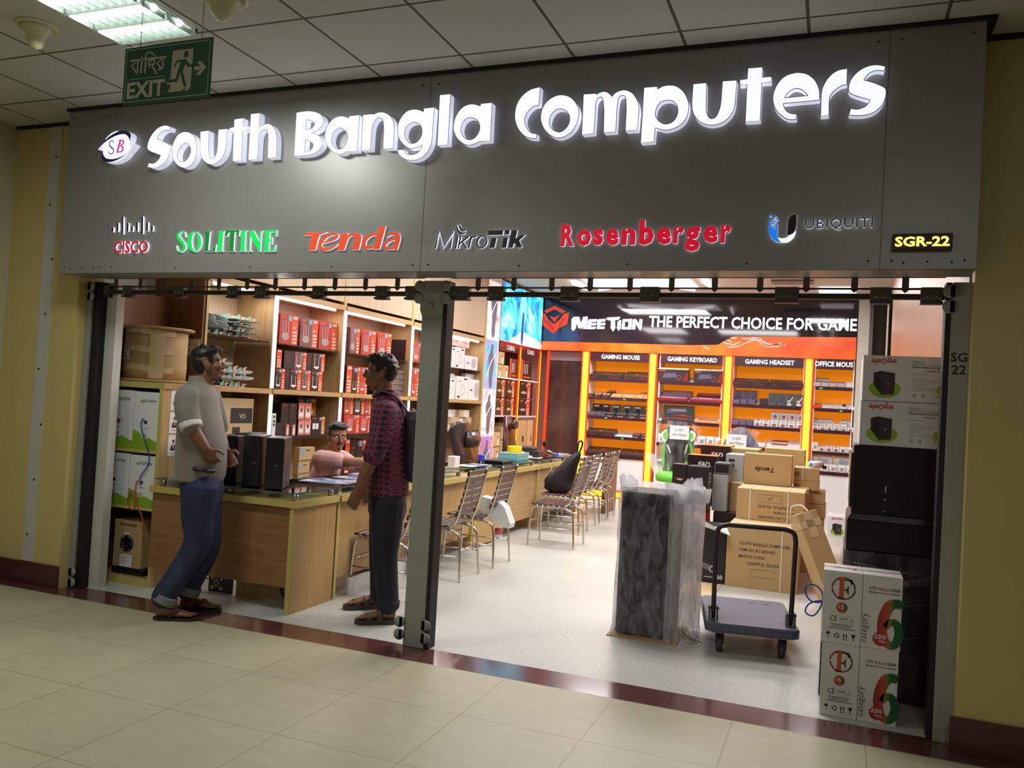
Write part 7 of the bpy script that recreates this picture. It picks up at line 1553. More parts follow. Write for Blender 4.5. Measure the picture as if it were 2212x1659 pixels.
# category cable boxes, 2 x 2
def gradmat(name, stops): return ramp_mat(name, stops, 'Gradient', .5, (1, 1, 1), (0, 0, 0), 'Generated')
GL = gradmat('logo_gradient', [(.25, (150, 36, 52)), (.5, (196, 84, 50)), (.62, (120, 84, 48)), (.78, (34, 70, 44))]); GS = gradmat('seal_gradient', [(.38, (170, 40, 46)), (.5, (196, 84, 50)), (.62, (34, 96, 52))])
G6 = gradmat('six_gradient', [(.35, (150, 36, 42)), (.62, (196, 80, 46)), (.68, (120, 120, 50)), (.78, (24, 92, 50))]); GT = gradmat('text_gradient', [(.2, (60, 50, 54)), (.5, (190, 80, 60)), (.8, (50, 70, 54))])
CW = mat('cable_carton_white', (224, 222, 220), .5, var=.02)
def catbox(x0, z0, x1, z1, kind, label):
    t = thing('cable_carton', ((x0+x1)/2, 4.7, z0), label, 'box', 'white category cable cartons')
    y0 = 4.605; m = MB(); m.box(x0, y0, z0, x1, y0+.22, z1, CW, .002); F = FY(x0, y0, z0); w, h = x1-x0, z1-z0
    if kind == 'F':
        m.ring(F, w*.52, h*.77, w*.27, w*.31, GL, .001, a0=-.05, a1=3.1); m.ring(F, w*.52, h*.77, w*.27, w*.31, GL, .001, a0=3.2, a1=6.18)
        m.poly(F, [(w*.36, h*.62), (w*.56, h*.62), (w*.56, h*.635), (w*.53, h*.645), (w*.53, h*.885), (w*.56, h*.90), (w*.36, h*.90), (w*.36, h*.885), (w*.41, h*.875), (w*.41, h*.65), (w*.36, h*.635)], mat('orange_f', (204, 88, 48), .5), .001)
        DG = mat('deep_green', (34, 70, 46), .5); m.poly(F, [(w*.53, h*.90), (w*.74, h*.90), (w*.74, h*.83), (w*.71, h*.83), (w*.66, h*.88), (w*.53, h*.88)], DG, .001); m.poly(F, [(w*.53, h*.76), (w*.60, h*.765), (w*.63, h*.81), (w*.65, h*.81), (w*.65, h*.69), (w*.63, h*.69), (w*.60, h*.735), (w*.53, h*.74)], DG, .001)
        m.poly(F, [(w*.50+w*.155*(1 if k % 2 == 0 else .86)*math.cos(k*.1309*1.0), h*.505+w*.155*(1 if k % 2 == 0 else .86)*math.sin(k*.1309)) for k in range(48)], GS, .001); m.text(F, '15', CW, w*.41, h*.485, w=w*.13, hgt=h*.055, bold=.02, h=.0015)
        m.text(F, 'CE', INK, w*.2, h*.31, w=w*.19, hgt=h*.075, bold=.0); m.text(F, 'RoHS', INK, w*.48, h*.335, w=w*.19, hgt=h*.035); m.stroke(F, [(w*.7, h*.335), (w*.72, h*.315), (w*.78, h*.355)], .003, INK, n=1)
        for a, b in (((.46, .3), (.8, .3)), ((.46, .385), (.8, .385)), ((.46, .3), (.46, .385)), ((.8, .3), (.8, .385))): m.stroke(F, [(w*a[0], h*a[1]), (w*b[0], h*b[1])], .0012, LGR, n=1)
        for k, (a, b) in enumerate(((.22, .8), (.24, .76), (.17, .85))): m.rect(F, w*a, h*(.265-.028*k), w*b, h*(.273-.028*k), INK, .001)
        m.poly(F, cr([(w*.12, h*.125)]+sm((w*.15, h*.155), (w*.18, h*.16), (w*.21, h*.155))+[(w*.24, h*.125)], 4), INK); m.stroke(F, [(w*.18, h*.13), (w*.18, h*.085), (w*.2, h*.075)], .003, INK, n=1)
        m.ring(F, w*.4, h*.115, w*.04, w*.07, INK, .001, a0=.3, a1=2.0); m.ring(F, w*.4, h*.115, w*.04, w*.07, INK, .001, a0=2.4, a1=4.1); m.ring(F, w*.4, h*.115, w*.04, w*.07, INK, .001, a0=4.5, a1=6.2)
        for u in (.575, .645): m.poly(F, [(w*(u-.012), h*.085), (w*(u+.012), h*.085), (w*(u+.012), h*.125), (w*(u+.03), h*.125), (w*u, h*.155), (w*(u-.03), h*.125), (w*(u-.012), h*.125)], INK)
        m.rect(F, w*.54, h*.068, w*.68, h*.076, INK); m.poly(F, [(w*.77, h*.155), (w*.87, h*.155), (w*.86, h*.12), (w*.83, h*.105), (w*.83, h*.078), (w*.86, h*.07), (w*.78, h*.07), (w*.81, h*.078), (w*.81, h*.105), (w*.78, h*.12)], INK)
    else:
        m.text(F, 'UTP 305m/1000ft', GT, w*.16, h*.80, w=w*.78, hgt=h*.045, bold=.02); m.text(F, 'Backward metre marked', GT, w*.16, h*.755, w=w*.76, hgt=h*.03, bold=.02)
        m.text(F.sub(w*.2, h*.07, 0, 1.5708), 'category', GT, 0, 0, w=h*.4, hgt=w*.2, bold=-.005)
        pts = [(1.0, .63), (.85, .645), (.68, .60), (.56, .45), (.52, .30), (.58, .15), (.72, .075), (.87, .10), (.94, .20), (.94, .29), (.86, .375), (.72, .38), (.60, .31)]
        m.stroke(F, [(w*a, h*b) for a, b in pts], [.04, .045, .05, .05, .046, .042, .04, .04, .04, .04, .038, .036, .03], G6, .001)
        m.disc(F, w*.48, h*.145, w*.19, mat('seal_red', (186, 40, 46), .5), .002); m.text(F, '250', CW, w*.32, h*.145, w=w*.32, hgt=h*.06, bold=.03, h=.0026); m.text(F, 'Mhz', CW, w*.45, h*.095, w=w*.18, hgt=h*.035, bold=.02, h=.0026)
    m.build('carton', t)
    if z0 > .2:
        m = MB(); T = Fr((x0, y0, z1), (1, 0, 0), (0, 1, 0)); m.rect(T, .0, .1, w, .13, TAPE, .001)
        if kind == 'F': m.poly(T, cr(sm((.05, .10), (.09, .10), (.09, .13), (.05, .13)), 4), BLACKP, .0015); m.rect(T, .14, .08, .155, .12, RED2, .0015)
        m.build('top_print', t)
catbox(-.006, .0, .172, .365, 'F', 'white cable carton with round letter emblem, lower left of four')
catbox(.174, .0, .352, .368, '6', 'white cable carton with big red and green six, lower right of four')
catbox(-.014, .366, .172, .735, 'F', 'white cable carton with round letter emblem, upper left of four')
catbox(.174, .369, .356, .735, '6', 'white cable carton with big red and green six, upper right of four')
t = tag(MB().tube([P(1280+u/3.949, 1020+v/3.949, y=4.80) for u, v in ()] or path([(lambda a: (a.x, a.y, a.z))(P(1280+u/3.949, 1020+v/3.949, y=4.80)) for u, v in ((1968, 1110), (1880, 1105), (1830, 1060), (1815, 1000), (1840, 960), (1900, 965), (1950, 1010), (1965, 1080), (1940, 1160), (1890, 1220), (1840, 1215), (1815, 1180), (1840, 1130), (1900, 1100), (1968, 1095))]), .0042, CBL, 7).build('cable_loop'), 'blue cable in two loops sticking out left of the cable cartons', 'cable')

# ---------------------------------------------------------------- wrapped gaming chairs behind the cartons
GRC = mat('chair_green', (110, 200, 60), .4, var=.06); BKC = mat('chair_black', (58, 50, 56), .35, var=.12, scale=12); WTC = mat('chair_white', (232, 236, 230), .4); GYC = mat('chair_grey', (110, 112, 134), .4, var=.2, scale=20)
YG = 10.5
def gpx(pts, y=YG): return cr([(lambda a: (a.x, a.z)+tuple(p[2:]))(P(1380+p[0]/4.88, 880+p[1]/4.88, y=y)) for p in pts], 5)
t = thing('gaming_chair', (-1.8, 10.6, 0), 'green black and white gaming chair in clear plastic with a paper notice', 'chair')
F = FY(0, YG, 0)
MB().poly(F, gpx([(330, 190)]+sm((420, 160), (510, 200), (590, 250), (605, 300), (575, 360), (570, 480), (560, 620), (540, 700), (330, 700), (250, 660), (255, 520), (262, 400), (240, 310), (245, 255))), BKC, 0, .09).build('backrest', t)
m = MB(); m.poly(F, gpx([(300, 225)]+sm((245, 260), (240, 310), (270, 370))+[(310, 330)]), WTC, .006); m.poly(F, gpx([(300, 240)]+sm((262, 275), (262, 320))+[(300, 350), (318, 290)]), GRC, .008); m.poly(F, gpx([(545, 240)]+sm((590, 262), (600, 305), (560, 365))+[(530, 330)]), WTC, .006); m.poly(F, gpx([(530, 270), (565, 270)]+sm((575, 310))+[(530, 355)]), GRC, .008)
m.poly(F, gpx([(245, 390), (280, 360), (275, 480), (265, 640), (238, 640)]), GRC, .006); m.poly(F, gpx([(525, 350), (560, 380), (575, 480), (555, 640), (535, 630), (545, 480)]), GRC, .006); m.poly(F, gpx([(290, 395), (310, 390), (340, 470), (330, 490)]), WTC, .006); m.poly(F, gpx([(500, 400), (525, 380), (500, 470), (475, 500)]), WTC, .006); m.poly(F, gpx([(310, 560), (325, 670), (300, 670)]), GRC, .006); m.poly(F, gpx([(500, 560), (470, 600), (530, 620)]), GRC, .006); m.build('colour_panels', t)
a, b = gpx([(235, 700), (560, 700)]); z = a[1]
MB().loft([((-1.75, YG-.25, z-.06), (.26, 0, 0), (0, .27, 0)), ((-1.75, YG-.25, z), (.27, 0, 0), (0, .28, 0)), ((-1.75, YG-.25, z+.05), (.24, 0, 0), (0, .25, 0))], GRC, 20).build('seat', t)
MB().cyl((-1.75, YG-.2, .08), (-1.75, YG-.2, z-.06), .03, BLACKP, 12).build('column', t)
for k in range(5): MB().tube([(-1.75, YG-.2, .09), (-1.75+.3*math.cos(k*1.257), YG-.2+.3*math.sin(k*1.257), .05)], [.022, .016], BLACKP, 8).build('base_arm', t)
m = MB(); out = gpx([(225, 110)]+sm((330, 140), (480, 150), (590, 180))+[(650, 240)]+sm((620, 340), (590, 420), (575, 600), (560, 720))+[(240, 740)]+sm((215, 560), (235, 420), (215, 280)))
m.poly(FY(0, YG-.10, 0), out, FILMC, 0); m.poly_sides(FY(0, YG-.10, 0), out, 0, .22, FILMC); m.build('plastic_bag', t)
m = MB(); out = gpx([(110, 490)]+sm((180, 490), (220, 560), (240, 650), (215, 720), (180, 660), (150, 580))); m.poly(FY(0, YG-.2, 0), out, FILM2, 0, .1); m.build('bag_fold', t)
def notice(px0, py0, px1, py1, y, lab_):
    a = P(px0, py1, y=y); b = P(px1, py0, y=y); m = MB(); F = FY(a.x, y, a.z); w, h = b.x-a.x, b.z-a.z
    m.fbox(F, 0, 0, w, h, -.003, 0, WHITE); m.text(F, '\u098f\u0996\u09be\u09c7\u09a8', INK, w*.28, h*.58, w=w*.44, hgt=h*.2, bold=.0); m.text(F, '\u09ac\u09b8\u09be \u09bf\u09a8\u09c7\u09b7\u09a7', INK, w*.14, h*.22, w=w*.74, hgt=h*.24)
    tag(m.build('paper_notice'), lab_, 'notice', 'paper notices on the wrapped chairs')
notice(1446, 921, 1489, 948, YG-.13, 'white paper notice with two lines of script on the green chair')
t = thing('gaming_chair', (-1.05, 10.7, 0), 'grey chair top in crumpled plastic behind the kraft cartons, with paper notice', 'chair')
F = FY(0, YG, 0)
MB().poly(F, gpx([(870, 440)]+sm((900, 350), (980, 260), (1050, 225), (1130, 235), (1200, 310), (1250, 400))+[(1250, 480), (1250, 760), (870, 760)]), GYC, 0, .12).build('backrest', t)
zs = gpx([(1000, 760)])[0][1]
MB().box(-1.30, YG-.45, zs-.1, -.82, YG+.1, zs, BKC, .03).build('seat', t); MB().cyl((-1.05, YG-.2, .02), (-1.05, YG-.2, zs-.1), .03, BLACKP, 12).build('column', t)
m = MB(); out = gpx([(865, 460), (880, 260)]+sm((960, 250), (1050, 205), (1150, 220))+[(1285, 270)]+sm((1240, 310), (1265, 420))+[(1260, 470)]); m.poly(FY(0, YG-.05, 0), out, FILMC, 0); m.poly_sides(FY(0, YG-.05, 0), out, 0, .2, FILMC); m.build('plastic_bag', t)
notice(1568, 940, 1613, 966, YG-.09, 'white paper notice with two lines of script on the wrapped grey chair')
# ---------------------------------------------------------------- people
def fuse(mb, name, parent, m, vox, it=4, fac=.5):
    """weld overlapping lofts into one continuous skin"""
    o = mb.build(name, parent)
    r = o.modifiers.new('r', 'REMESH'); r.mode = 'VOXEL'; r.voxel_size = vox; r.use_smooth_shade = True
    if it: s = o.modifiers.new('s', 'SMOOTH'); s.factor = fac; s.iterations = it
    dg = bpy.context.evaluated_depsgraph_get(); me = bpy.data.meshes.new_from_object(o.evaluated_get(dg))
    o.modifiers.clear(); o.data = me; me.name = name
    me.materials.clear(); me.materials.append(m)
    for p in me.polygons: p.use_smooth = True; p.material_index = 0
    return o
SKX = mat('any', (120, 80, 60), .5)
def limb(m, pts, rad, n=12, flat=1.):
    p = [Vector(q) for q in pts]; k = 4; pp_ = []; rr = []
    q = path(p, k)
    for i, c in enumerate(q):
        t = i/k; a = min(int(t), len(rad)-1); b = min(a+1, len(rad)-1); pp_.append(c); rr.append(rad[a]+(rad[b]-rad[a])*(t-a))
    m.tube(pp_, rr, SKX, n, flat=flat)
    m.ball(p[0], rad[0]*.98, SKX, n); m.ball(p[-1], rad[-1]*.98, SKX, n)
class Ax:
    """local axes: forward, left, up"""
    def __init__(s, o, f, tilt=0., roll=0.):
        s.o = Vector(o); f = Vector(f); f.z = 0; f.normalize(); l = Vector((0, 0, 1)).cross(f)
        up = Vector((0, 0, 1))*math.cos(tilt)-f*math.sin(tilt); f2 = f*math.cos(tilt)+Vector((0, 0, 1))*math.sin(tilt)
        s.f, s.l, s.u = f2, l*math.cos(roll)+up*math.sin(roll), up*math.cos(roll)-l*math.sin(roll)
    def at(s, a, b, c): return s.o+s.f*a+s.l*b+s.u*c
    def mtx(s): return Matrix((s.f, s.l, s.u)).transposed()
def hd(m, A, k=1.):
    R = A.mtx(); B = lambda a, b, c, r, sc: m.ball(A.at(a*k, b*k, c*k), r*k, SKX, 16, sc, R)
    B(-.012, 0, .035, .085, (1.09, .90, .98)); B(.022, 0, -.028, .07, (.92, .88, 1.18)); B(.030, 0, -.083, .045, (1.05, 1.05, .8)); B(.066, 0, -.102, .019, (1, 1.2, .9))
    m.tube([A.at(.080*k, 0, .016*k), A.at(.095*k, 0, -.008*k), A.at(.110*k, 0, -.033*k)], [.009*k, .010*k, .013*k], SKX, 8)
    for s_ in (-1, 1):
        B(.094, s_*.013, -.036, .0105, (1, 1, .8)); B(.058, s_*.042, -.022, .027, (1, 1, .9)); B(-.006, s_*.074, -.012, .03, (.72, .32, 1.1)); B(.068, s_*.03, .026, .02, (.8, 1.4, .55))
    B(.086, 0, -.061, .013, (.8, 1.9, .52)); B(.083, 0, -.073, .013, (.8, 1.6, .55))
def hand(m, w, d, pn, ts, curl=.5, k=1.):
    """w wrist, d direction of the hand, pn palm normal, ts +1/-1 side of the thumb"""
    w = Vector(w); d = Vector(d).normalized(); pn = Vector(pn); pn = (pn-d*pn.dot(d)).normalized(); s_ = d.cross(pn)*ts
    m.loft([(w-d*.02, s_*.026, pn*.021), (w+d*.02*k, s_*.032, pn*.018), (w+d*.055*k, s_*.041, pn*.015), (w+d*.088*k, s_*.040, pn*.012), (w+d*.098*k, s_*.034, pn*.008)], SKX, 14)
    for i, (off, ln) in enumerate(((.031, .072), (.011, .080), (-.010, .075), (-.030, .060))):
        b = w+d*.082*k+s_*off; dd = (d+s_*off*1.2).normalized(); q = [b]; a = curl*.35
        for j, f in enumerate((.46, .32, .24)):
            a += curl*(.35+.1*i)*(1 if j else .5); q.append(q[-1]+(dd*math.cos(a)+pn*math.sin(a))*ln*f*k)
        m.tube(q, [.0098, .0092, .0086, .0068], SKX, 8); m.ball(q[-1], .0068, SKX, 8)
    b = w+d*.028*k+s_*.026; q = [b, b+(d*.45+s_*.8+pn*.25).normalized()*.036*k]; q.append(q[-1]+(d*.85+s_*.4+pn*.35).normalized()*.032*k); q.append(q[-1]+(d*.95+s_*.1+pn*.4).normalized()*.024*k)
    m.tube(q, [.0145, .0118, .0105, .0078], SKX, 8); m.ball(q[-1], .0078, SKX, 8)
def foot(m, heel, toe, ank):
    heel = Vector(heel); toe = Vector(toe); d = (toe-heel).normalized(); s_ = Vector((0, 0, 1)).cross(d); L = (toe-heel).length; z = heel.z
    up = Vector((0, 0, 1))
    m.loft([(heel+d*.005+up*.032, s_*.024, up*.026), (heel+d*.04+up*.038, s_*.032, up*.036), (heel+d*L*.4+up*.034, s_*.034, up*.031), (heel+d*L*.65+up*.024, s_*.043, up*.021), (heel+d*L*.80+up*.018, s_*.042, up*.014), (heel+d*L*.86+up*.016, s_*.036, up*.011)], SKX, 14)
    for i, o in enumerate((.030, .013, -.002, -.016, -.028)):
        b = heel+d*L*.80+s_*o+up*.016; m.tube([b, b+d*L*(.17-.022*i)+up*-.002], [.0125 if i == 0 else .0095, .010 if i == 0 else .0075], SKX, 8)
        m.ball(b+d*L*(.17-.022*i)-up*.002, .010 if i == 0 else .0078, SKX, 8)
    limb(m, [heel+d*.05+up*.05, ank], [.036, .038])
def torso(m, rings, f):
    f = Vector(f); f.z = 0; f.normalize(); l = Vector((0, 0, 1)).cross(f)
    m.loft([(c, f*a, l*b) for c, a, b in rings], SKX, 28)
def sole(heel, toe, w, m_, th=.014):
    heel = Vector(heel); toe = Vector(toe); d = (toe-heel).normalized(); L = (toe-heel).length
    F = Fr((heel.x, heel.y, heel.z), Vector((0, 0, 1)).cross(d)*-1, d); out = cr(sm((-w*.8, .02), (0, -.012), (w*.8, .02), (w*.82, L*.4), (w*1.15, L*.72), (w*.95, L*.95), (0, L*1.05), (-w*1.0, L*.93), (-w*1.1, L*.7), (-w*.82, L*.4)), 5)
    return MB().poly(F, out, m_, th, th)
SK1 = mat('skin_brown', (128, 84, 62), .48, var=.06, scale=25); SK2 = mat('skin_brown_warm', (166, 114, 84), .45, var=.05, scale=25); HAIR = mat('black_hair', (20, 16, 16), .42, var=.3, scale=60, bump=.5); EYEW = mat('eye_white', (226, 222, 216), .2); EYEB = mat('eye_dark', (30, 18, 14), .1); LIPM = mat('lip', (128, 74, 66), .45)
DENIM = ramp_mat('blue_denim', [(.3, (26, 34, 60)), (.55, (38, 50, 84)), (.75, (66, 82, 116))], 'Noise', .75, (1, 1, .5), Scale=5., Detail=8.); DENIMC = mat('denim_cuff', (120, 126, 132), .8, var=.1, scale=30); NAVYJ = ramp_mat('dark_trousers', [(.3, (16, 16, 26)), (.7, (30, 30, 46))], 'Noise', .8, (1, 1, .5), Scale=6., Detail=8.)
SHIRTG = mat('grey_shirt', (128, 120, 110), .75, var=.08, scale=40, sheen=.2); CUFFW = mat('shirt_lining', (214, 210, 202), .7)
PINKT = mat('pink_tshirt', (224, 170, 168), .75, var=.04, scale=30, sheen=.2); SANDAL = mat('sandal_brown', (62, 48, 42), .5, var=.1, scale=30); FLIP = mat('flip_flop', (44, 36, 34), .55)
def plaid():
    m = bpy.data.materials.new('plaid_shirt'); m.use_nodes = True; nt = m.node_tree; b = nt.nodes['Principled BSDF']; tc = nt.nodes.new('ShaderNodeTexCoord')
    fac = []
    for rot, sc in (((0, 0, .5), 34.), ((0, 1.5708, 0), 26.)):
        mp = nt.nodes.new('ShaderNodeMapping'); mp.inputs['Rotation'].default_value = rot; wv = nt.nodes.new('ShaderNodeTexWave'); wv.inputs['Scale'].default_value = sc/3.2; wv.inputs['Distortion'].default_value = .6; wv.inputs['Detail'].default_value = 0
        nt.links.new(tc.outputs['Object'], mp.inputs[0]); nt.links.new(mp.outputs[0], wv.inputs['Vector']); fac.append(wv)
    ad = nt.nodes.new('ShaderNodeMath'); ad.operation = 'ADD'; nt.links.new(fac[0].outputs['Fac'], ad.inputs[0]); nt.links.new(fac[1].outputs['Fac'], ad.inputs[1])
    hv = nt.nodes.new('ShaderNodeMath'); hv.operation = 'MULTIPLY'; hv.inputs[1].default_value = .5; nt.links.new(ad.outputs[0], hv.inputs[0])
    r = nt.nodes.new('ShaderNodeValToRGB'); e = r.color_ramp.elements
    for p_, c in ((.2, (34, 26, 44)), (.45, (84, 40, 62)), (.62, (140, 58, 84)), (.85, (96, 40, 60))):
        el = e[0] if p_ == .2 else e[-1] if p_ == .85 else e.new(p_)
        el.position = p_; el.color = lin(c)+(1,)
    nt.links.new(hv.outputs[0], r.inputs[0]); nt.links.new(r.outputs[0], b.inputs['Base Color']); b.inputs['Roughness'].default_value = .8
    MATS['plaid_shirt'] = m; return m
PLAID = plaid()
def hairdo(t, A, lumps, curly=0, k=1., extra=0):
    m = MB(); R = A.mtx(); r2 = random.Random(5)
    for a, b, c, r, sc in lumps: m.ball(A.at(a*k, b*k, c*k), r*k, HAIR, 14, sc, R)
    for i in range(curly):
        a, b, c, r, sc = lumps[i % len(lumps)]; th, ph = r2.uniform(0, 6.28), r2.uniform(-.2, 1.4)
        m.ball(A.at((a+r*sc[0]*math.cos(ph)*math.cos(th)*.97)*k, (b+r*sc[1]*math.cos(ph)*math.sin(th)*.97)*k, (c+r*sc[2]*math.sin(ph)*.97)*k), .013*k, HAIR, 8)
    return fuse(m, 'hair', t, HAIR, .006, 2 if curly else 4)
def viewplane(ax, ay):
    v = Vector((ax, ay, 0)).normalized()
    def Q(px, py, off=0.):
        d = CR*((px-1106)/FPX)-CU*((py-829.5)/FPX)+CF
        t = (Vector((ax, ay, 0))-v*off-EYE).dot(v)/d.dot(v); return EYE+d*t
    return Q

# --- man in grey shirt, seen from behind his right side, looking up at the shelves
Q = viewplane(-3.84, 4.36)
t = thing('person', (-3.84, 4.36, 0), 'standing man in grey shirt and blue jeans, right hand in pocket, looking up', 'person')
fb = Vector((.92, .39, 0)); A = Ax(Q(449, 787), (.74, .67, 0), .20)
sp = lambda px, py: Q(px, py)
body = MB(); hd(body, A)
nb = Q(428, 833)
limb(body, [A.at(-.03, 0, -.06), A.at(-.04, 0, -.12), nb-Vector((0, 0, .02))], [.056, .054, .06])
lat = Vector((0, 0, 1)).cross(fb).normalized()
tor = [(Q(430, 842), .055, .10), (Q(431, 862), .085, .165), (Q(433, 900), .10, .165), (Q(434, 950), .105, .15), (Q(436, 1000), .11, .15), (Q(436, 1040), .11, .15)]
torso(body, tor, fb)
sh = Q(424, 858)-lat*.165; el = Q(411, 916, .20); wr = Q(444, 968, .21); hp = Q(456, 990, .19)
limb(body, [sh, el], [.048, .042]); limb(body, [el, (el+wr)/2+Vector((0, 0, -.004)), wr], [.042, .040, .029])
hand(body, wr, hp-wr, lat, 1, .9)
shl = Q(436, 862)+lat*.165; ell = Q(450, 925)+lat*.22; wrl = Q(470, 975)+lat*.16
limb(body, [shl, ell], [.048, .042]); limb(body, [ell, wrl], [.042, .029]); hand(body, wrl, Vector((.5, 0, -.6)), -lat, -1, .6)
h1 = P(335, 1332, z=.016); t1 = P(424, 1334, z=.016); an1 = Q(352, 1296, .09); an1.z = .11
h2 = P(388, 1309, z=.016); t2 = P(474, 1316, z=.016); an2 = Q(403, 1287, -.08); an2.z = .12
foot(body, h1, t1, an1); foot(body, h2, t2, an2)
hipR = Q(434, 1050, .085); hipL = Q(440, 1050, -.085); kR = Q(427, 1172, .10); kL = Q(446, 1180, -.07)
limb(body, [hipR, kR, an1], [.08, .055, .04]); limb(body, [hipL, kL, an2], [.08, .055, .04])
fuse(body, 'body', t, SK1, .0065)
hairdo(t, A, [(-.015, 0, .066, .085, (1.03, .93, .72)), (-.05, 0, .02, .075, (.78, 1.0, 1.0)), (-.045, 0, -.045, .05, (.8, 1.05, .8)), (.03, .035, .085, .05, (1, .9, .6)), (.03, -.035, .082, .05, (1, .9, .6)), (.06, 0, .085, .04, (.8, 1.2, .6)), (.015, .063, .03, .025, (.8, .5, 1.3)), (.015, -.063, .03, .025, (.8, .5, 1.3))], 60)
m = MB(); R = A.mtx(); m.ball(A.at(.066, 0, -.108), .022, HAIR, 10, (.7, 1.2, .9), R); fuse(m, 'beard', t, HAIR, .005, 2)
for s_ in (-1, 1):
    m = MB(); m.ball(A.at(.0745, s_*.031, .004), .0125, EYEW, 12); m.ball(A.at(.0835, s_*.031, .005), .0055, EYEB, 8); m.build('eye', t)
m = MB()
torso(m, [(Q(429, 812), .058, .062), (Q(430, 826), .068, .08), (Q(430, 838), .092, .15), (Q(431, 852), .108, .195), (Q(432, 880), .120, .205), (Q(434, 920), .140, .20), (Q(435, 960), .155, .195), (Q(434, 1000), .160, .195), (Q(432, 1025), .158, .19), (Q(429, 1038), .150, .185)], fb)
limb(m, [sh+Vector((0, 0, .005)), (sh+el)/2+Vector((-.006, -.01, 0)), el], [.078, .076, .070]); limb(m, [shl, ell], [.078, .066])
tail = Q(386, 1040); m.ball(tail+Vector((.03, .0, .02)), .06, SKX, 12, (.7, 2.2, 1.0))
fuse(m, 'shirt', t, SHIRTG, .009, 5)
m = MB(); u = (el-sh).normalized(); m.tube([el-u*.018, el+u*.0, el+u*.03+Vector((.008, 0, 0))], [.070, .073, .068], CUFFW, 18); fuse(m, 'sleeve_cuff', t, CUFFW, .006, 2)
m = MB(); torso(m, [(Q(436, 985), .10, .15), (Q(436, 1015), .125, .165), (Q(437, 1055), .135, .17), (Q(436, 1085), .12, .165)], fb)
limb(m, [hipR, (hipR+kR)/2+Vector((-.01, 0, 0)), kR, (kR+an1)/2, an1+Vector((0, 0, .035))], [.125, .108, .088, .078, .075]); limb(m, [hipL, (hipL+kL)/2, kL, (kL+an2)/2, an2+Vector((0, 0, .035))], [.125, .108, .088, .078, .075])
fuse(m, 'jeans', t, DENIM, .009, 4)
for an, kk in ((an1, kR), (an2, kL)):
    u = (kk-an).normalized(); m = MB(); m.tube([an+Vector((0, 0, .0)), an+u*.055], [.079, .081], DENIMC, 20); fuse(m, 'jeans_cuff', t, DENIMC, .006, 2)
m = MB(); m.tube(path([Q(418, 1012, .19), Q(440, 1016, .21), Q(462, 1018, .17)]), .014, BLACKP, 8); m.build('belt', t)
for h_, t_ in ((h1, t1), (h2, t2)):
    hz = Vector((h_.x, h_.y, .001)); tz = Vector((t_.x, t_.y, .001)); sl = sole(hz, tz, .045, FLIP, .016).build('flip_flop', t)
    d = (tz-hz).normalized(); s_ = Vector((0, 0, 1)).cross(d); L = (tz-hz).length; m = MB()
    for q in (-1, 1): m.tube(path([hz+d*L*.36+s_*q*.046+Vector((0, 0, .016)), hz+d*L*.52+s_*q*.040+Vector((0, 0, .060)), hz+d*L*.74+s_*.014+Vector((0, 0, .036)), hz+d*L*.80+s_*.018+Vector((0, 0, .016))]), .0075, FLIP, 7)
    m.build('strap', sl)

# --- man in plaid shirt with backpack, in profile to the left
Q = viewplane(-2.76, 4.95)
t = thing('person', (-2.76, 4.95, 0), 'standing man in dark plaid shirt and glasses with a backpack, facing left', 'person')
fb = Vector((-.88, -.47, 0)).normalized(); lat = Vector((0, 0, 1)).cross(fb); A = Ax(Q(822, 806), (-.86, -.5, 0), .04)
body = MB(); hd(body, A, 1.02)
limb(body, [A.at(-.03, 0, -.06), A.at(-.04, 0, -.12), Q(838, 862)], [.058, .057, .066])
torso(body, [(Q(838, 868), .06, .11), (Q(838, 890), .09, .17), (Q(838, 930), .10, .165), (Q(838, 990), .10, .15), (Q(837, 1040), .11, .15), (Q(835, 1075), .11, .15)], fb)
sh = Q(833, 888)+lat*.17; el = Q(806, 985, .20); wr = Q(776, 1055, .20)
limb(body, [sh, el], [.05, .043]); limb(body, [el, (el+wr)/2, wr], [.044, .043, .030]); hand(body, wr, Q(760, 1092, .19)-wr, -lat, 1, .55)
shl = Q(845, 888)-lat*.17; ell = Q(830, 980)-lat*.22; wrl = Q(800, 1045)-lat*.2
limb(body, [shl, ell], [.05, .043]); limb(body, [ell, wrl], [.043, .03]); hand(body, wrl, Vector((-.3, -.1, -1)), lat, -1, .5)
h1 = P(855, 1337, z=.03); t1 = P(770, 1337, z=.03); an1 = Q(838, 1315, .09); an1.z = .12
h2 = P(822, 1305, z=.03); t2 = P(764, 1306, z=.03); t2 = h2+(t2-h2).normalized()*.25; an2 = Q(822, 1290, -.09); an2.z = .13
foot(body, h1, t1, an1); foot(body, h2, t2, an2)
hipR = Q(838, 1085, .085); hipL = Q(836, 1085, -.085); kR = Q(832, 1200, .09); kL = Q(824, 1200, -.08)
limb(body, [hipR, kR, an1], [.08, .055, .04]); limb(body, [hipL, kL, an2], [.08, .055, .04])
fuse(body, 'body', t, SK1, .0065)
hairdo(t, A, [(-.015, 0, .070, .088, (1.05, .95, .75)), (-.055, 0, .025, .078, (.8, 1.0, 1.0)), (-.05, 0, -.03, .05, (.8, 1.05, .8)), (.035, .035, .09, .05, (1, .9, .7)), (.035, -.035, .09, .05, (1, .9, .7)), (.07, 0, .085, .035, (.9, 1.3, .7)), (.01, .066, .03, .025, (.8, .5, 1.4)), (.01, -.066, .03, .025, (.8, .5, 1.4))], 90, 1.02)
for s_ in (-1, 1):
    m = MB(); m.ball(A.at(.076, s_*.031, .004), .0125, EYEW, 12); m.ball(A.at(.085, s_*.031, .003), .0055, EYEB, 8); m.build('eye', t)
gl = MB(); FRM = mat('spectacle_frame', (40, 34, 34), .3, .4)
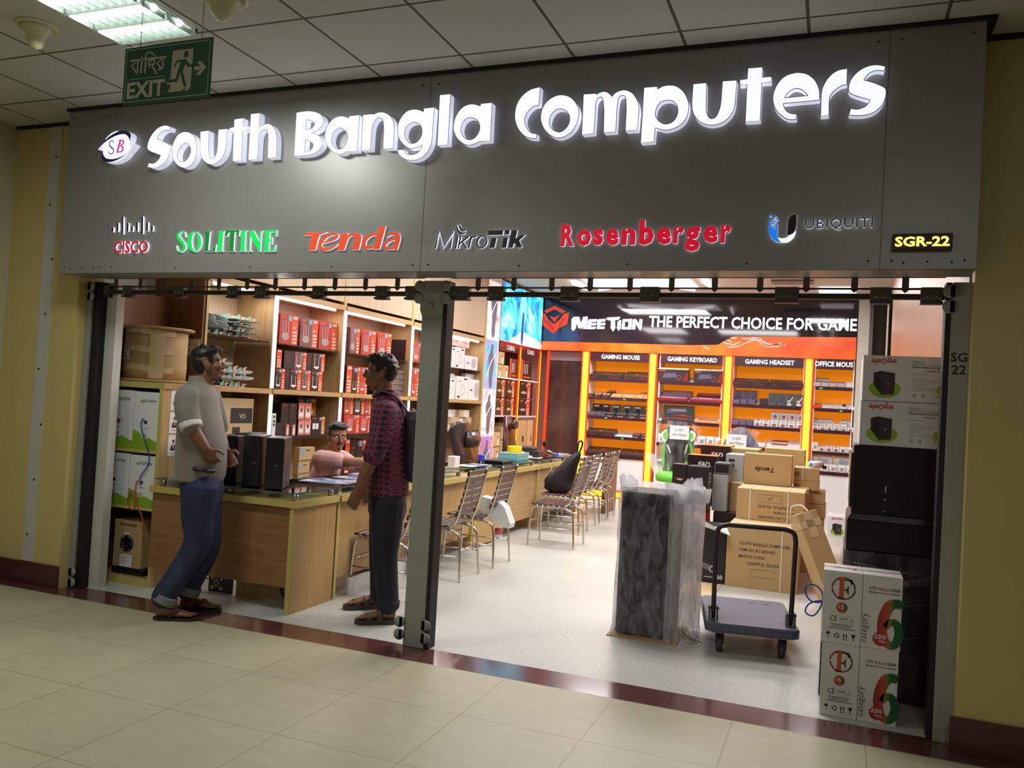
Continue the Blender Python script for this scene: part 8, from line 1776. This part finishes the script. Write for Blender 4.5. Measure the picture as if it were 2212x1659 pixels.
for s_ in (-1, 1):
    gl.tube([A.at(.100+.004*math.cos(a), s_*.033+.024*math.cos(a), .002+.018*math.sin(a)) for a in [k*.393 for k in range(16)]], .0018, FRM, 6, closed=True)
    gl.tube([A.at(.100, s_*.057, .008), A.at(.05, s_*.078, .010), A.at(-.01, s_*.080, .006), A.at(-.03, s_*.078, -.012)], .002, FRM, 6)
gl.tube([A.at(.103, -.010, .006), A.at(.106, 0, .010), A.at(.103, .010, .006)], .0018, FRM, 6); gl = gl.build('glasses', t)
m = MB(); m.ball(A.at(.062, 0, -.10), .026, HAIR, 10, (.8, 1.25, .6), A.mtx()); fuse(m, 'beard', t, HAIR, .005, 2)
m = MB()
torso(m, [(Q(838, 846), .066, .072), (Q(838, 858), .078, .095), (Q(839, 868), .10, .155), (Q(839, 884), .115, .20), (Q(839, 920), .128, .205), (Q(839, 970), .130, .195), (Q(839, 1020), .135, .19), (Q(838, 1050), .14, .19), (Q(838, 1068), .138, .188)], fb)
u = (el-sh).normalized(); limb(m, [sh, (sh+el)/2+fb*-.01, el], [.082, .078, .070]); limb(m, [shl, ell], [.08, .068])
fuse(m, 'shirt', t, PLAID, .009, 4)
m = MB(); m.tube([el-u*.03, el-u*.005, el+u*.012], [.073, .076, .073], PLAID, 18); fuse(m, 'sleeve_cuff', t, PLAID, .006, 2)
m = MB(); m.tube(path([Q(806, 858, .06), Q(822, 846, .08), Q(842, 843, .07), Q(852, 850, 0)]), [.014]*16, PLAID, 8); m.build('collar', t)
m = MB(); torso(m, [(Q(837, 1045), .10, .15), (Q(837, 1070), .125, .165), (Q(837, 1100), .13, .168), (Q(836, 1120), .115, .16)], fb)
limb(m, [hipR, (hipR+kR)/2, kR, (kR+an1)/2, an1+Vector((0, 0, .0))], [.12, .105, .085, .076, .072]); limb(m, [hipL, (hipL+kL)/2, kL, (kL+an2)/2, an2], [.12, .105, .085, .076, .072])
fuse(m, 'trousers', t, NAVYJ, .009, 4)
m = MB(); m.tube([an1+Vector((0, 0, -.02)), an1+Vector((0, 0, .035))], [.074, .077], NAVYJ, 18); fuse(m, 'trouser_cuff', t, NAVYJ, .006, 2)
for h_, t_ in ((h1, t1), (h2, t2)):
    hz = Vector((h_.x, h_.y, .001)); tz = Vector((t_.x, t_.y, .001)); sl = sole(hz, tz, .046, SANDAL, .03).build('sandal', t)
    d = (tz-hz).normalized(); s_ = Vector((0, 0, 1)).cross(d); L = (tz-hz).length
    for f, hh, wd in ((.42, .088, .040), (.68, .068, .05)):
        m = MB(); pts = path([hz+d*L*f+s_*-.046+Vector((0, 0, .028)), hz+d*L*f+s_*-.04+Vector((0, 0, hh*.75)), hz+d*L*f+Vector((0, 0, hh)), hz+d*L*f+s_*.04+Vector((0, 0, hh*.75)), hz+d*L*f+s_*.046+Vector((0, 0, .028))])
        n = len(pts); m.add([p-d*wd*.5 for p in pts]+[p+d*wd*.5 for p in pts]+[p-d*wd*.5-Vector((0, 0, .005)) for p in pts]+[p+d*wd*.5-Vector((0, 0, .005)) for p in pts], [(i, i+1, n+i+1, n+i) for i in range(n-1)]+[(2*n+i, 3*n+i, 3*n+i+1, 2*n+i+1) for i in range(n-1)]+[(i, 2*n+i, 2*n+i+1, i+1) for i in range(n-1)]+[(n+i, n+i+1, 3*n+i+1, 3*n+i) for i in range(n-1)], SANDAL, True); m.build('strap', sl)
# his backpack
t = thing('backpack', (-2.55, 5.02, 1.0), 'dark grey backpack worn by the man in the plaid shirt', 'backpack')
BKG = mat('backpack_grey', (46, 44, 44), .6, var=.15, scale=25)
bq = lambda px, py: Q(px, py)-fb*.0
m = MB(); torso(m, [(Q(896, 1040), .05, .13), (Q(896, 1020), .085, .15), (Q(896, 960), .095, .155), (Q(896, 905), .085, .145), (Q(897, 888), .05, .11)], fb); fuse(m, 'pack', t, BKG, .01, 4)
for s_ in (-1, 1):
    m = MB(); pts = path([Q(832, 850)+lat*s_*.10-fb*-.02+Vector((0, 0, .012)), Q(846, 852)+lat*s_*.10+Vector((0, 0, .0)), Q(862, 868)+lat*s_*.105+Vector((0, 0, .012)), Q(880, 890)+lat*s_*.10])
    m.tube(pts, [.017]*len(pts), BKG, 8, flat=.45); m.build('shoulder_strap', t)
MB().tube(path([Q(890, 893)+lat*.02, Q(893, 884), Q(899, 893)-lat*.02]), .006, GREYP, 6).build('top_handle', t)

# --- seated man in pink t-shirt behind the counter
Q = viewplane(-4.08, 6.2)
t = thing('person', (-4.15, 6.15, 0), 'seated man in pink t-shirt behind the counter, right arm stretched out', 'person')
fb = Vector((.88, .47, 0)).normalized(); lat = Vector((0, 0, 1)).cross(fb); A = Ax(Q(728, 944), (.80, -.60, 0), -.02, -.04)
body = MB(); hd(body, A, 1.03)
limb(body, [A.at(-.03, 0, -.06), A.at(-.045, 0, -.12), Q(722, 988)], [.056, .055, .066])
torso(body, [(Q(717, 992), .06, .10), (Q(712, 1006), .09, .16), (Q(703, 1030), .10, .16), (Q(693, 1060), .11, .15)]+[(Q(690, 1060)+Vector((0, 0, z)), .11, .15) for z in (-.10, -.18)], fb)
sh = Q(697, 990)-lat*.14; el = Q(752, 998, .2); wr = Q(806, 1000, .19)
limb(body, [sh, (sh+el)/2, el], [.052, .050, .044]); limb(body, [el, (el+wr)/2, wr], [.044, .043, .031]); hand(body, wr, wr-el, Vector((0, 0, -1)), 1, .5)
shl = Q(735, 994)+lat*.15; ell = Q(765, 1012)+lat*.16; wrl = Q(800, 1012)+lat*.05
limb(body, [shl, ell], [.05, .043]); limb(body, [ell, wrl], [.043, .03]); hand(body, wrl, Vector((.8, .1, -.1)), Vector((0, 0, -1)), -1, .4)
hp0 = Q(690, 1060); hp0.z = .52
for s_ in (-1, 1):
    k_ = hp0+fb*.38+lat*s_*.1+Vector((0, 0, .02)); limb(body, [hp0+lat*s_*.09, k_], [.075, .055]); limb(body, [k_, Vector((k_.x, k_.y, .10))], [.055, .04]); foot(body, Vector((k_.x, k_.y, .002))-fb*.06, Vector((k_.x, k_.y, .002))+fb*.18, Vector((k_.x, k_.y, .1)))
fuse(body, 'body', t, SK2, .0062, 3)
hairdo(t, A, [(-.02, 0, .072, .088, (1.0, .93, .72)), (-.055, 0, .02, .076, (.8, 1.0, 1.05)), (.03, .03, .095, .05, (1, 1, .62)), (.04, -.03, .092, .05, (.9, 1, .6)), (.062, .012, .085, .036, (.75, 1.5, .55)), (.0, .069, .035, .026, (.9, .45, 1.5)), (.0, -.069, .035, .026, (.9, .45, 1.5))], 0, 1.03)
m = MB()
for s_ in (-1, 1): m.tube(path([A.at(.088, s_*.012, .021), A.at(.087, s_*.03, .029), A.at(.074, s_*.052, .022)]), [.0035]*9, HAIR, 6)
m.build('eyebrows', t)
m = MB(); m.tube(path([A.at(.086, -.030, -.056), A.at(.099, -.012, -.049), A.at(.102, 0, -.048), A.at(.099, .012, -.049), A.at(.086, .030, -.056)]), [.003]*6+[.0055]*6+[.003]*6, HAIR, 6); m.build('moustache', t)
m = MB(); m.ball(A.at(.079, 0, -.100), .013, HAIR, 10, (.8, 1.1, .8), A.mtx()); m.build('beard', t)
m = MB(); m.tube(path([A.at(.090, -.024, -.066), A.at(.100, 0, -.068), A.at(.090, .024, -.066)]), [.002, .003, .004, .005, .0055, .005, .004, .003, .003, .002, .002], LIPM, 6); m.build('lips', t)
for s_ in (-1, 1):
    m = MB(); m.ball(A.at(.0775, s_*.032, .003), .0135, EYEW, 14, (1, 1.15, .72), A.mtx()); m.ball(A.at(.0865, s_*.032+.003*1, .004), .0062, EYEB, 10); m.build('eye', t)
m = MB(); torso(m, [(Q(719, 979), .066, .07), (Q(717, 985), .082, .11), (Q(712, 994), .105, .175), (Q(707, 1008), .122, .20), (Q(700, 1030), .135, .20), (Q(692, 1060), .15, .195)]+[(Q(688, 1060)+Vector((0, 0, z)), .155, .19) for z in (-.10, -.2)], fb)
limb(m, [sh, sh+(el-sh)*.35, sh+(el-sh)*.62], [.085, .080, .074]); limb(m, [shl, shl+(ell-shl)*.6], [.082, .072])
fuse(m, 'tshirt', t, PINKT, .008, 4)
m = MB(); fx = Fr(Q(738, 1015, .17), lat*-1+fb*.5, Vector((0, 0, 1)))
for k in range(9): m.stroke(fx, [(-.05+.012*k, .05-.006*(k % 3)), (-.045+.012*k+.008*(k % 2), 0), (-.05+.012*k, -.08+.02*(k % 3))], .006, WHITE if k % 2 else INK, .002+.0005*k)
m.build('chest_print', t)
m = MB(); torso(m, [(hp0+Vector((0, 0, .06)), .14, .17), (hp0, .15, .175), (hp0-Vector((0, 0, .05)), .13, .16)], fb)
for s_ in (-1, 1):
    k_ = hp0+fb*.38+lat*s_*.1+Vector((0, 0, .02)); limb(m, [hp0+lat*s_*.09, k_], [.10, .078]); limb(m, [k_, Vector((k_.x, k_.y, .10))], [.078, .06])
fuse(m, 'trousers', t, NAVYJ, .01, 3)
t = thing('office_chair', (hp0.x, hp0.y, 0), 'low black chair with chrome edge under the seated man', 'chair')
o_ = hp0-fb*.05; MB().box(o_.x-.24, o_.y-.22, .40, o_.x+.22, o_.y+.24, .455, BLR, .03).build('seat', t)
bk = hp0-fb*.30; MB().loft([(bk+Vector((0, 0, .0)), lat*.22, fb*.025), (bk+Vector((0, 0, .22))-fb*.03, lat*.23, fb*.03), (bk+Vector((0, 0, .33))-fb*.05, lat*.18, fb*.02)], BLR, 16).build('backrest', t)
MB().tube(path([bk+lat*-.235+Vector((0, 0, .02)), bk+lat*-.24+Vector((0, 0, .25))-fb*.03, bk+lat*-.17+Vector((0, 0, .35))-fb*.05, bk+lat*.17+Vector((0, 0, .35))-fb*.05, bk+lat*.24+Vector((0, 0, .25))-fb*.03, bk+lat*.235]), .012, CHROME, 8).build('chrome_rim', t)
MB().cyl((o_.x, o_.y, .06), (o_.x, o_.y, .40), .03, CHROME, 12).build('column', t)
for k in range(5): MB().tube([(o_.x, o_.y, .08), (o_.x+.27*math.cos(k*1.257), o_.y+.27*math.sin(k*1.257), .04)], [.02, .015], CHROME, 8).build('base_arm', t)
